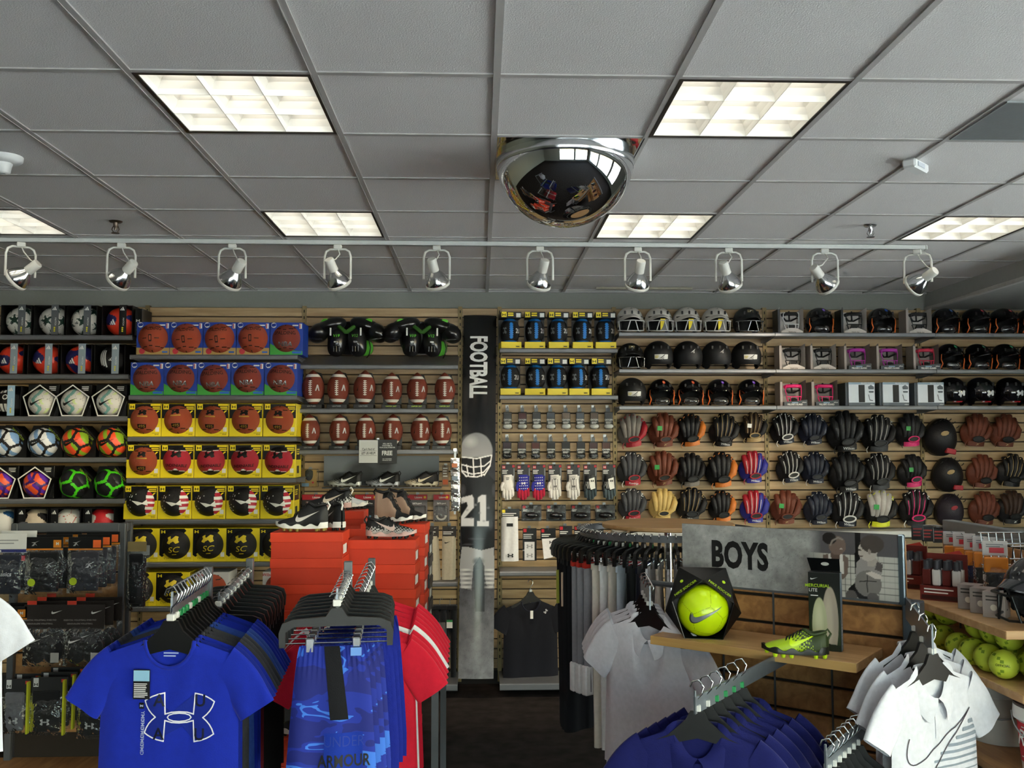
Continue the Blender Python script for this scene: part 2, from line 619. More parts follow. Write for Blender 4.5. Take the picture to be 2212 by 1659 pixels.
# grey return-air panel set in one ceiling cell
vent = thing('return_air_panel', 'flat grey panel filling most of one ceiling cell beside the right ceiling lights', 'vent', (GX(VENT[0] + 0.5), GY(VENT[1] + 0.62), CEIL - 0.002))
ob('panel_face', MB().box(-0.29, 0.29, -0.2, 0.2, -0.003, 0.004, bev=0.001).mesh(), painted('#74797b'), vent)
ob('rim', MB().box(-0.296, 0.296, -0.206, -0.2, -0.004, 0.004).box(-0.296, 0.296, 0.2, 0.206, -0.004, 0.004)
 .box(-0.296, -0.29, -0.2, 0.2, -0.004, 0.004).box(0.29, 0.296, -0.2, 0.2, -0.004, 0.004).mesh(), painted('#8d9192'), vent)
# lowered ceiling step on the right
struct('ceiling_step', MB().box(3.62, XR, YF, WALL_Y, CEIL - 0.125, CEIL + 0.02).mesh(), mat('#a9aaa6', rough=0.8, vary=0.03))
ob('step_edge', MB().box(3.60, 3.645, 2.0, WALL_Y, CEIL - 0.14, CEIL - 0.11, bev=0.006).mesh(), mat('#c0bfba', rough=0.7), bpy.data.objects['ceiling_step'])
struct('trim_2', MB().box(0.9, 1.65, WALL_Y - 0.27, WALL_Y - 0.24, 3.052, 3.069).mesh(), mat('#8d8676', rough=0.7))
# storefront: glazed right wall and front wall (behind the camera)
frame_m = metal('#5d6266', rough=0.4, metal=0.6)
glass = film_mat('#f4faf8', 0.01, 0.02)
def storefront(axis, pos, lo, hi, piers, zs=0.35, zt=2.72):
 nm = {'x': 'wall_right', 'y': 'wall_front'}[axis]
 mb = MB()
 def bx(a0, a1, z0, z1):
  if axis == 'x':
   mb.box(pos, pos + 0.14, a0, a1, z0, z1)
  else:
   mb.box(a0, a1, pos - 0.14, pos, z0, z1)
 bx(lo, hi, 0, zs)
 bx(lo, hi, zt, 3.4)
 for a, b in piers:
  bx(a, b, zs, zt)
 return struct(nm, mb.mesh(), wall_paint)
def window(n, axis, pos, a, b, zs=0.35, zt=2.72, bays=2):
 fr, gl = MB(), MB()
 def bx(m, a0, a1, d0, d1, z0, z1):
  if axis == 'x':
   m.box(pos + d0, pos + d1, a0, a1, z0, z1)
  else:
   m.box(a0, a1, pos - d1, pos - d0, z0, z1)
 for k in range(bays + 1):
  c = a + (b - a) * k / bays
  bx(fr, max(a, c - 0.03), min(b, c + 0.03), 0.02, 0.1, zs, zt)
 for z in (zs, zt - 0.06, 2.1):
  bx(fr, a, b, 0.021, 0.099, z, z + 0.06)
 w = struct('window_%d' % n, fr.mesh(), frame_m)
 for k in range(bays):
  g = MB()
  bx(g, a + (b - a) * k / bays, a + (b - a) * (k + 1) / bays, 0.055, 0.06, zs, zt)
  ob('pane', g.mesh(), glass, w)
 ld = bpy.data.lights.new('daylight', 'AREA')
 ld.shape = 'RECTANGLE'
 ld.size, ld.size_y = b - a, zt - zs
 ld.cycles.is_portal = True
 lo_ = bpy.data.objects.new('daylight', ld)
 COL.objects.link(lo_)
 m = (a + b) / 2
 if axis == 'x':
  lo_.location = (pos + 0.16, m, (zs + zt) / 2)
  lo_.rotation_euler = (PI / 2, 0, PI / 2)
 else:
  lo_.location = (m, pos - 0.16, (zs + zt) / 2)
  lo_.rotation_euler = (PI / 2, 0, 0)
storefront('x', XR, YF - 0.14, WALL_Y, [(YF, -3.6), (-0.6, -0.2), (2.9, 3.3), (5.2, WALL_Y)])
window(1, 'x', XR, -3.6, -0.6)
window(2, 'x', XR, -0.2, 2.9)
window(3, 'x', XR, 3.3, 5.2)
storefront('y', YF, XL, XR, [(XL, -1.6), (1.8, 2.2), (5.5, XR)])
window(5, 'y', YF, -1.6, 1.8)  # extra opening behind the camera, added to brighten front-facing surfaces
window(4, 'y', YF, 2.2, 5.5)
struct('sun_block_slab', MB().box(XR + 0.14, XR + 1.5, YF - 1.6, WALL_Y, 2.85, 2.95).box(XL, XR + 0.14, YF - 1.6, YF - 0.14, 2.85, 2.95).mesh(), wall_paint)  # unseen slab added outside the glazing to keep direct sun off the interior
struct('pavement', MB().box(XR + 0.15, 40, -40, 40, -0.3, -0.05).box(-40, XR + 0.15, -40, YF - 0.15, -0.3, -0.05).mesh(), mat('#c2c1c2', rough=0.9, vary=0.1))
# ------------------------------------------------------------------ ceiling lights
white_refl = mat('#f4f2ea', rough=0.35, vary=0.0)
lamp_on = mat('#fffaf0', rough=0.5, vary=0.0, emit=8.0)
blk_trim = mat('#26231f', rough=0.5, vary=0.05)
def troffer_meshes():
 h = 0.297
 fr = MB()
 for a, b, c, d in ((-h, h, -h, -h + 0.016), (-h, h, h - 0.016, h), (-h, -h + 0.016, -h + 0.016, h - 0.016), (h - 0.016, h, -h + 0.016, h - 0.016)):
  fr.box(a, b, c, d, -0.002, 0.1)
 pan = MB()
 n = 13
 xs = np.linspace(-h + 0.016, h - 0.016, n)
 pan.add([(-h, -h, 0.105), (h, -h, 0.105), (h, h, 0.105), (-h, h, 0.105)], [(3, 2, 1, 0)])
 tubes = [MB().tube([(-0.27, y, 0.078), (0.27, y, 0.078)], 0.013, 8) for y in (-0.186, 0.0, 0.186)]
 # each louver blade: V section, wide at the top, thin edge at the bottom, and curved faces
 def blade(L):
  prof = [(0.0012, 0.0), (0.006, 0.02), (0.018, 0.045), (0.034, 0.062), (-0.034, 0.062), (-0.018, 0.045), (-0.006, 0.02), (-0.0012, 0.0)]
  return MB().prism(prof, -L, L, 0, 'xz')
 bl = blade(0.28)
 rim = MB()
 prof = [(0.0, 0.0), (0.006, 0.02), (0.018, 0.045), (0.034, 0.062), (0.0, 0.062)]
 e = MB().prism(prof, -0.281, 0.281)
 for k in range(4):
  rim.merge(e, Matrix.Rotation(k * PI / 2, 4, 'Z') @ Matrix.Translation((-0.281, 0, 0.002)))
 return fr.mesh('troffer_frame'), pan.mesh('troffer_pan'), [t.mesh('troffer_tube', smooth=True) for t in tubes], bl.mesh('louver_blade'), rim.mesh('louver_rim')
_fr, _pan, _tub, _bl, _rim = troffer_meshes()
_lt_lab = {(0, 0): 'lit square nine-cell ceiling light nearest on the left', (3, 0): 'lit square nine-cell ceiling light nearest, right of the mirror dome',
   (0, 3): 'lit square ceiling light over the basketball shelves, behind the nearest left one', (3, 3): 'lit square ceiling light just right below the mirror dome',
   (-3, 3): 'lit square ceiling light cut by the left edge of the photo', (6, 3): 'lit square ceiling light cut by the right edge of the photo'}
for i, j in LIGHTS:
 x, y = GX(i + 0.5), GY(j + 0.5)
 if x < XL + 0.35 or x > 3.6 or y < YF + 0.4:
  continue
 shown = (i, j) in _lt_lab
 t = thing('ceiling_light', _lt_lab.get((i, j), 'square ceiling light beyond the %s photo edge, %s row' % ('left' if i < 0 else 'right', ('nearer' if not j else 'farther') + ('' if abs(i) < 6 or i > 0 else ' and farthest')) if j >= 0 else 'square ceiling light behind the viewer, %s row back, %s of its row' % (ORD[-j // 3 - 1 if j < 0 else 6], nth(i // 3 + 2))), 'ceiling light', (x, y, CEIL), group='recessed ceiling lights')
 ob('frame', _fr, blk_trim, t)
 ob('reflector', _pan, white_refl, t)
 for tb in _tub:
  ob('fluorescent_tube', tb, lamp_on, t)
 if shown:
  ob('louver_rim', _rim, white_refl, t)
  for k in (-0.094, 0.094):
   ob('louver_blade', _bl, white_refl, t, (k, 0, 0.002))
   ob('louver_blade', _bl, white_refl, t, (0, k, 0.0025), (0, 0, PI / 2))
# ------------------------------------------------------------------ mirror dome
chrome = mat('#e6e8ea', rough=0.02, metal=1.0, vary=0.0)
chrome_soft = metal('#d5d8da', rough=0.16, metal=1.0)
dm = thing('mirror_dome', 'large mirrored half dome hanging from the ceiling grid', 'mirror', (GX(DOME[0] + 0.5) + 0.005, GY(DOME[1] + 0.5), CEIL))
ob('mirror_plate', MB().box(-0.297, 0.297, -0.297, 0.297, -0.001, 0.006).mesh(), chrome, dm)
prof = [(0.297 * math.cos(a), -0.29 * math.sin(a)) for a in np.linspace(0.14, PI / 2 - 0.002, 28)]
ob('dome', MB().lathe(prof, 64).mesh(smooth=True), chrome, dm)
ob('dome_rim', MB().lathe([(0.297, 0.0), (0.2965, -0.02), (0.296, -0.04), (0.294, -0.042)], 64).mesh(smooth=True), chrome_soft, dm)
# ------------------------------------------------------------------ small ceiling fittings
def at_z(px, py, z):
 d = FWD + RIGHT * ((px - 1106) / F_PX) - UP * ((py - 829.5) / F_PX)
 return EYE + d * ((z - EYE.z) / d.z)
def sprinkler(p, label, m):
 t = thing('fire_sprinkler', label, 'sprinkler', (p.x, p.y, CEIL))
 ob('escutcheon', MB().lathe([(0, -0.008), (0.03, -0.007), (0.036, 0.0)], 18).mesh(smooth=True), m, t)
 ob('body', MB().lathe([(0.012, 0), (0.012, -0.03), (0.008, -0.034), (0.006, -0.05)], 12).mesh(smooth=True), m, t)
 ob('yoke_arm', MB().tube([(-0.012, 0, -0.028), (-0.02, 0, -0.045), (-0.008, 0, -0.064)], 0.003).tube([(0.012, 0, -0.028), (0.02, 0, -0.045), (0.008, 0, -0.064)], 0.003).mesh(), m, t)
 ob('deflector', MB().lathe([(0, -0.062), (0.02, -0.064), (0.022, -0.067), (0, -0.068)], 16).mesh(), m, t)
sprinkler(at_z(250, 478, CEIL), 'dark sprinkler head hanging from ceiling at left', metal('#6a5d52', rough=0.4))
sprinkler(at_z(1880, 487, CEIL), 'shiny chrome sprinkler head hanging from ceiling at right', metal('#c5c6c6', rough=0.2))
p = at_z(12, 338, CEIL)
t = thing('smoke_alarm', 'white rounded alarm on ceiling cut by the left edge', 'alarm', (p.x, p.y, CEIL))
wh = mat('#d9dad8', rough=0.5, vary=0.03)
ob('base', MB().lathe([(0, -0.03), (0.055, -0.028), (0.068, -0.018), (0.07, 0)], 24).mesh(smooth=True), wh, t)
ob('sounder', MB().lathe([(0.012, -0.075), (0.03, -0.07), (0.038, -0.03)], 18, c=(-0.01, 0, 0)).mesh(smooth=True), wh, t)
p = at_z(1977, 350, CEIL)
t = thing('motion_sensor', 'small white sensor box on a ceiling grid bar at right', 'sensor', (p.x, p.y, CEIL), (0, 0, 0.75))
ob('body', MB().box(-0.075, 0.075, -0.03, 0.03, -0.04, 0, bev=0.008).mesh(), wh, t)
ob('lens', MB().box(-0.05, 0.02, -0.034, -0.03, -0.034, -0.012, bev=0.002).mesh(), mat('#b7bcc2', rough=0.3), t)
# ------------------------------------------------------------------ track with spotlights
a, b = at_z(-60, 524, CEIL - 0.03), at_z(1997, 541, CEIL - 0.03)
track_m = mat('#c6c8c4', rough=0.4, vary=0.03)
L = (b - a).length
ang = math.atan2(b.y - a.y, b.x - a.x)
tr = thing('light_track', 'long pale lighting track fixed under the ceiling before the back wall', 'light track', (a.x, a.y, CEIL), (0, 0, ang))
ob('rail', MB().box(0, L, -0.018, 0.018, -0.026, 0, bev=0.003).mesh(), track_m, tr)
ob('slot', MB().box(0.02, L - 0.02, -0.006, 0.006, -0.027, -0.02).mesh(), mat('#55575a', rough=0.5), tr)
ob('end_cap', MB().box(L, L + 0.012, -0.019, 0.019, -0.028, 0, bev=0.003).mesh(), track_m, tr)
spot_white = mat('#d4d3cb', rough=0.4, vary=0.03)
lens_m = mat('#ffe9c4', rough=0.3, vary=0, emit=2.5)
_yk = MB().tube([(-0.078, 0, -0.205), (-0.078, 0, -0.07), (-0.068, 0, -0.04), (-0.045, 0, -0.026), (0.045, 0, -0.026), (0.068, 0, -0.04), (0.078, 0, -0.07), (0.078, 0, -0.205)], 0.007, 6, flat=0.6).mesh('yoke', smooth=True)
_adapter = MB().box(-0.024, 0.024, -0.018, 0.018, -0.028, 0.0, bev=0.004).mesh('adapter')
# lamp along +z from lens (0) to neck end
_bell = MB().lathe([(0.0695, 0.006), (0.0705, 0.018), (0.066, 0.035), (0.056, 0.058), (0.043, 0.078), (0.031, 0.092), (0.027, 0.098)], 28).mesh('bell', smooth=True)
_ring = MB().lathe([(0.068, -0.004), (0.0735, 0.0), (0.074, 0.014), (0.0705, 0.018), (0.0695, 0.006)], 28).mesh('ring', smooth=True)
_lens = MB().lathe([(0, -0.006), (0.04, -0.004), (0.068, 0.002)], 24).mesh('lens')
_neck = MB().lathe([(0.027, 0.094), (0.029, 0.1), (0.029, 0.168), (0.026, 0.176), (0, 0.178)], 20).mesh('neck', smooth=40)
SPX = [68.6, 277.7, 510, 733, 944, 1166, 1377.7, 1576.7, 1788, 1994]
NECK = [(0.85, 0.75), (0.7, 0.7), (0.55, 0.75), (-0.35, 0.85), (-0.25, 0.95), (0.2, 0.9), (0.05, 0.8), (-0.4, 0.9), (-0.8, 0.75), (0.9, 0.5)]
for k, (px, (nx, nz)) in enumerate(zip(SPX, NECK)):
 s = (px + 60) / 2057
 q = a.lerp(b, s)
 dq = at_z(px, 535, CEIL - 0.03)
 u = (dq.x - a.x) / (b.x - a.x)
 q = a.lerp(b, u)
 t = thing('track_spotlight', '%s spotlight of ten on the ceiling track' % nth(k, 10), 'spotlight', (q.x, q.y, CEIL - 0.027), (0, 0, ang + (0.5, 0.2, 0.1, 0, 0, 0, 0, -0.1, -0.1, -0.5)[k]), group='spotlights on the ceiling track')
 ob('adapter', _adapter, spot_white, t)
 ob('yoke', _yk, spot_white, t)
 n = Vector((nx, -0.62, nz)).normalized()
 hd = ob('reflector', _bell, chrome_soft, t, loc=Vector((0, 0, -0.205)) - n * 0.04)
 hd.rotation_euler = n.to_track_quat('Z', 'Y').to_euler()
 ob('ring', _ring, spot_white, hd)
 ob('lens', _lens, lens_m, hd)
 ob('neck', _neck, spot_white, hd)
 ne = Vector((0, 0, -0.205)) - n * 0.04 + n * 0.17
 ob('cord', MB().tube([(0, 0, -0.02), (0.015, -0.02, -0.06), tuple(Vector((0.02, -0.02, -0.09)).lerp(ne, 0.45)), tuple(ne)], 0.004, 5).mesh(smooth=True), spot_white, t)
 ld = bpy.data.lights.new('spot_beam', 'SPOT')
 ld.energy = 45
 ld.spot_size = 0.95
 ld.spot_blend = 0.7
 ld.shadow_soft_size = 0.05
 ld.color = (1, 0.83, 0.62)
 lo_ = bpy.data.objects.new('spot_beam', ld)
 COL.objects.link(lo_)
 lo_.parent = t
 tgt = -n
 lo_.location = Vector((0, 0, -0.205)) - n * 0.075
 lo_.rotation_euler = n.to_track_quat('Z', 'Y').to_euler()
# ------------------------------------------------------------------ slat wall: panels of grooved slats, slotted uprights between
slat_m = wood_mat('#a58860', '#c6aa80', (0.8, 10, 10), 0.45)
groove_m = mat('#3b2f22', rough=0.7)
up_m = metal('#8c7a56', rough=0.45, metal=0.5)
slot_m = mat('#16130f', rough=0.8)
UPX = [-0.0, 318, 657, 994, 1079, 1326, 1651, 1984]
ups = [at(px, 850, WALL_Y).x for px in UPX[1:]]
ups = [ups[0] - 1.24] + ups + [ups[-1] + 1.23]
ups = [ups[0] - 1.24] + ups
S_TOP = at(1100, 667, WALL_Y).z
S_BOT = 0.10
PITCH_S = 0.0762
_NS = int((S_TOP - S_BOT) / PITCH_S) + 1
def slat_mesh(w):
 h = PITCH_S - 0.010
 prof = [(0, 0.002), (0, h), (0.004, h + 0.004), (0.004, -0.002)]
 prof = [(-0.016, 0.0), (-0.018, 0.002), (-0.018, h - 0.002), (-0.016, h), (0, h), (0, 0)]
 return MB().prism([(y, z) for y, z in prof], -w / 2, w / 2, 0, 'yz').mesh('slat')
for k in range(len(ups) - 1):
 x0, x1 = ups[k] + 0.018, ups[k + 1] - 0.018
 wp = struct('wall_panel', MB().box(x0, x1, WALL_Y - 0.02, WALL_Y - 0.001, S_BOT, S_TOP).mesh(), groove_m)
 sm = slat_mesh(x1 - x0)
 for r in range(_NS):
  z = S_TOP - (r + 1) * PITCH_S + 0.005
  if z < S_BOT:
   break
  ob('slat', sm, slat_m, wp, ((x0 + x1) / 2, WALL_Y - 0.02, z))
for k, x in enumerate(ups):
 u = struct('upright_trim', MB().box(x - 0.016, x + 0.016, WALL_Y - 0.045, WALL_Y, 0.02, S_TOP + 0.01).mesh(), up_m)
 sl = MB()
 z = 0.2
 while z < S_TOP - 0.03:
  sl.box(x - 0.004, x + 0.004, WALL_Y - 0.0462, WALL_Y - 0.044, z, z + 0.022)
  z += 0.0508
 ob('slots', sl.mesh(), slot_m, u)['kind'] = 'stuff'
struct('baseboard_back', MB().box(XL, XR, WALL_Y - 0.03, WALL_Y, 0, 0.1).mesh(), mat('#1d1a18', rough=0.7))
# ------------------------------------------------------------------ metal shelves on the uprights
shelf_m = painted('#6f7174', metal=0.35, rough=0.38)
def shelf(x0, x1, z, yf, label, lip=0.036, yb=WALL_Y - 0.05, slope=0.0, m=None, name='metal_shelf', brackets=True):
 """z: top of the front lip; yf: its front face."""
 m = m or shelf_m
 t = thing(name, label, 'shelf', ((x0 + x1) / 2, yf, z))
 w = (x1 - x0) / 2 - 0.002
 d = yb - yf
 dk = MB()
 dk.add([(-w, 0, -0.004), (w, 0, -0.004), (w, d, slope - 0.004), (-w, d, slope - 0.004), (-w, 0, -0.012), (w, 0, -0.012), (w, d, slope - 0.012), (-w, d, slope - 0.012)],
   [(0, 1, 2, 3), (7, 6, 5, 4), (0, 4, 5, 1), (1, 5, 6, 2), (2, 6, 7, 3), (3, 7, 4, 0)])
 ob('deck', dk.mesh(), m, t)
 pr = [(0.012, 0), (0.0, -0.003), (-0.003, -0.01), (-0.003, -lip + 0.006), (0.002, -lip), (0.014, -lip), (0.014, -lip + 0.004), (0.004, -lip + 0.006), (0.004, -0.008), (0.012, -0.005)]
 ob('front_lip', MB().prism(pr, -w, w, 0, 'yz').mesh(), m, t)
 if brackets:
  for s in (-1, 1):
   ob('bracket', MB().prism([(0.03, -0.013), (d, slope - 0.013), (d, slope - 0.05), (d - 0.06, slope - 0.05), (0.03, -0.03)], s * (w - 0.008) - 0.0015, s * (w - 0.008) + 0.0015, 0, 'yz').mesh(), m, t)
 return t
# ================================================================== boxed balls on the left wall shelves
_g = (1 + 5 ** 0.5) / 2
_ico = np.array([(0, a, b * _g) for a in (1, -1) for b in (1, -1)] + [(a, b * _g, 0) for a in (1, -1) for b in (1, -1)] + [(b * _g, 0, a) for a in (1, -1) for b in (1, -1)], float)
_ico /= np.linalg.norm(_ico, axis=1)[:, None]
_dod = []
for i in range(12):
 for j in range(i):
  for k in range(j):
   if min(_ico[i] @ _ico[j], _ico[j] @ _ico[k], _ico[i] @ _ico[k]) > 0.4:
    v = _ico[i] + _ico[j] + _ico[k]
    _dod.append(v / np.linalg.norm(v))
_dod = np.array(_dod)
_rotB = np.array(Euler((0.35, 0.2, 0.5)).to_matrix())
_ico, _dod = _ico @ _rotB.T, _dod @ _rotB.T
def panels(d):
 """Nearest panel of a 32-panel ball: (index 0-11 five-sided, 12-31 six-sided, gap to the next one)."""
 s = np.concatenate([d @ _ico.T / 2.3274, d @ _dod.T / 2.2673], -1)
 o = np.sort(s, -1)
 return s.argmax(-1), o[..., -1] - o[..., -2]
def hoop_seams(d):
 x, y, z = d[..., 0], d[..., 1], d[..., 2]
 w = 0.021
 s = (np.abs(z) < w) | (np.abs(np.abs(z) - (0.60 + 0.22 * x * x)) < w) | (np.abs(x - 0.0) < w * 0.9) & (np.abs(z) > 0.6)
 return s.astype(int)
def hoop_red(d):
 x, z = d[..., 0], d[..., 2]
 e = np.abs(z) - (0.60 + 0.22 * x * x)
 m = np.where(e > 0.02, 2, 0)
 m = np.where(np.abs(e) < 0.024, 3, m)
 return np.where(np.abs(z) < 0.016, 3, m)
def hoop_flag(d):
 x, y, z = d[..., 0], d[..., 1], d[..., 2]
 m = np.zeros(x.shape, int)
 st = (x > 0.42) & (y < 0.3)
 k = np.floor((z + 1) * 5.5).astype(int)
 m = np.where(st, np.where(k % 2 == 0, 3, 2), m)
 rng = np.random.RandomState(3)
 for _ in range(30):
  a, b = rng.uniform(-1.35, -0.12), rng.uniform(-0.75, 0.75)
  c = np.array([math.sin(a) * math.cos(b), -math.cos(a) * math.cos(b), math.sin(b)])
  m = np.where(d @ c > math.cos(0.03), 2, m)
 return m
def hoop_dark(d):
 return np.where(hoop_seams(d) > 0, 1, 0)
def soc_star(d):
 m = np.zeros(d.shape[:-1], int)
 for c in _ico:
  u = np.cross(c, [0.3, 0.2, 0.9])
  u /= np.linalg.norm(u)
  v = np.cross(c, u)
  r = np.arccos(np.clip(d @ c, -1, 1))
  th = np.arctan2(d @ v, d @ u)
  q = (th % (2 * PI / 5)) - PI / 5
  rs = 0.17 / np.maximum(0.2, np.cos(np.abs(q) - PI / 5 * 1.0) * 0.0 + (0.36 + 0.64 * (1 - np.abs(q) / (PI / 5))))
  m = np.where(r < np.minimum(rs, 0.46), 1, m)
 i, g = panels(d)
 return np.where((m == 0) & (g < 0.004), 2, m)
def soc_patch(d):
 f = np.sin(3.1 * d[..., 0] + 1.4 * d[..., 2] * 2) + np.sin(4.2 * d[..., 2] - 1.1 + d[..., 1] * 2)
 return np.where(f > 0.35, 1, 0)
def soc_patch2(d):
 f = np.sin(3.1 * d[..., 0] + 1.4 * d[..., 2] * 2) + np.sin(4.2 * d[..., 2] - 1.1 + d[..., 1] * 2)
 return np.where(f > -0.4, 1, 0)
def soc_plain(d):
 i, g = panels(d)
 return np.where(g < 0.003, 1, 0)
def soc_teal(d):
 x, z = d[..., 0], d[..., 2]
 f = x + 0.22 * np.sin(5 * z) + 0.16
 i, g = panels(d)
 m = np.where(np.abs(f) < 0.13, 1, 0)
 m = np.where((np.abs(f - 0.5) < 0.10) & (np.sin(9 * z) > -0.2), 2, m)
 return np.where((g < 0.0035) & (m == 0), 3, m)
def soc_thick(d):
 s = d @ _ico.T
 o = np.sort(s, -1)
 f = np.sin(7 * d[..., 0] + 6 * d[..., 2])
 m = np.where((f > 0.35), 2, 1)
 return np.where(o[..., -1] - o[..., -2] < 0.10, 0, m)
_BM = {}
def ball_mesh(key, r, paint, nu=96, nv=48):
 k = (key, r)
 if k not in _BM:
  _BM[k] = MB().ball(r, nu=nu, nv=nv, paint=paint).mesh('ball_' + key, smooth=True)
 return _BM[k]
K = ink('#0d0d0e')
BLACK = card('#131315', rough=0.35)
WHITE = card('#e9e8e2')
YEL = card('#ecd425', rough=0.35)
ORANGE_B = leather('#a8472a', rough=0.42, bump=0.5, bscale=420, tex='pebble', vary=0.06)
BROWN_B = leather('#8a3a2c', rough=0.45, bump=0.5, bscale=420, tex='pebble', vary=0.06)
RED_B = leather('#a81f33', rough=0.4, bump=0.4, bscale=420, tex='pebble', vary=0.05)
BLK_B = leather('#141316', rough=0.42, bump=0.4, bscale=420, tex='pebble', vary=0.05)
SEAM = ink('#1c1210', rough=0.6)
GOLD = metal('#c9a24a', rough=0.35, metal=0.7)
SILV = metal('#c2c4c6', rough=0.25, metal=0.8)
def pix(t, L, mats, parent, name='print', fn=None, dl=None, loc=None, **k):
 return ob(name, L if not isinstance(L, Print) else L.mesh(fn, dl, **k), mats, parent, loc=loc)
R_H = 0.116
BW, BH, BD = 0.2405, 0.241, 0.225
def carton(w, h, d, name='carton'):
 """Standing box, front face at y=0, open tuck lines on the front."""
 mb = MB().box(-w / 2, w / 2, 0, d, 0, h, bev=0.002)
 return mb.mesh(name)
_carton = carton(BW, BH, BD)
_wilson_c = carton(0.24, 0.241, BD)
# artwork cached per kind -------------------------------------------------
def art_blue(gold):
 p = Print()
 if gold:
  p.poly(rect2(-0.122, 0.122, 0.001, 0.052), 0)
  p.poly(disc2(0.022, 16, -0.08, 0.026), 3)
  p.lines(-0.04, 0.05, 0.042, 2, 0.012, 0.007, 2)
  p.poly(rect2(0.07, 0.11, 0.014, 0.026), 4)
 else:
  p.poly(bez([(-0.122, 0.001), (0.122, 0.001), (0.122, 0.028), ((0.04, 0.03), (-0.06, 0.05), (-0.122, 0.085))], 8), 1)
  p.poly(rect2(0.045, 0.115, 0.010, 0.026), 4)
 p.poly(np.array(disc2(0.02, 16, -0.095, 0.222)) * [1, 1], 2)
 p.poly(disc2(0.012, 12, -0.1, 0.222), 5).poly(disc2(0.012, 12, -0.088, 0.224), 5)
 p.poly(rect2(0.096, 0.116, 0.196, 0.234), 2).poly(rect2(0.098, 0.105, 0.198, 0.232), 3)
 p.lines(0.045, 0.09, 0.226, 1, 0.01, 0.01, 2)
 return p
def art_yellow():
 p = Print()
 p.poly(rect2(-0.121, 0.121, 0.135, 0.241), 0)
 p.poly(rect2(-0.112, -0.07, 0.200, 0.240), 1)
 p.poly(ARCS, 2, 0.03, -0.091, 0.219)
 p.poly(rect2(0.045, 0.118, 0.226, 0.24), 1)
 p.lines(0.06, 0.118, 0.220, 2, 0.013, 0.008, 1, seed=4)
 p.poly([np.array([(0.112, 0.192), (0.098, 0.192), (0.075, 0.168), (0.075, 0.185), (0.066, 0.185), (0.066, 0.155), (0.096, 0.155), (0.096, 0.164), (0.083, 0.164)])], 1)
 p.poly(rect2(0.084, 0.112, 0.036, 0.068), 3)
 p.lines(0.087, 0.11, 0.064, 3, 0.009, 0.004, 2, jit=0.1)
 p.text('OFFICIAL SIZE', 0.006, 2, 0.085, 0.022, bold=0.0)
 p.text('RETAIL', 0.007, 2, 0.095, 0.012)
 return p
def art_diag():
 p = Print()
 p.poly(np.array([(-0.121, 0.06), (-0.121, 0.241), (0.06, 0.241), (0.075, 0.225), (-0.1, 0.05)]), 0)
 p.poly(np.array([(-0.121, 0.062), (-0.121, 0.05), (-0.1, 0.035), (-0.085, 0.05)]), 0)
 p.poly(ARCS, 1, 0.034, -0.095, 0.218)
 p.text('CURRY', 0.014, 2, -0.05, 0.02, shear=0.3, bold=-0.01, space=1.2)
 p.poly(rect2(0.084, 0.112, 0.036, 0.068), 3)
 p.lines(0.087, 0.11, 0.064, 3, 0.009, 0.004, 2, jit=0.1)
 p.text('OFFICIAL SIZE', 0.006, 2, 0.085, 0.024, bold=0.0)
 return p
def art_wilson():
 p = Print()
 p.text('Wilson', 0.022, 1, -0.08, 0.212, shear=0.35, bold=0.02)
 p.poly(bez([(-0.12, 0.03), ((-0.05, 0.15), (0.05, 0.15), (0.12, 0.03)), (0.12, 0.0), (-0.12, 0.0)], 8), 0)
 p.lines(-0.03, 0.05, 0.222, 1, 0.01, 0.008, 2)
 return p
_shr = lambda q, h: np.stack([q[:, 0] * 0.975, np.full(len(q), -h), q[:, 1] * 0.99], -1)
_ART = {'gold': art_blue(True).mesh(_shr), 'blue': art_blue(False).mesh(_shr), 'yellow': art_yellow().mesh(_shr), 'diag': art_diag().mesh(_shr), 'wilson': art_wilson().mesh(_shr)}
_side_art = MB()
_sp = Print().poly(rect2(0.03, 0.2, 0.13, 0.24), 0).lines(0.05, 0.16, 0.21, 3, 0.016, 0.009, 1).poly(rect2(0.06, 0.14, 0.03, 0.085), 0)
_SIDE = _sp.mesh(lambda q, h: np.stack([np.full(len(q), BW / 2 + h), q[:, 0], q[:, 1]], -1))
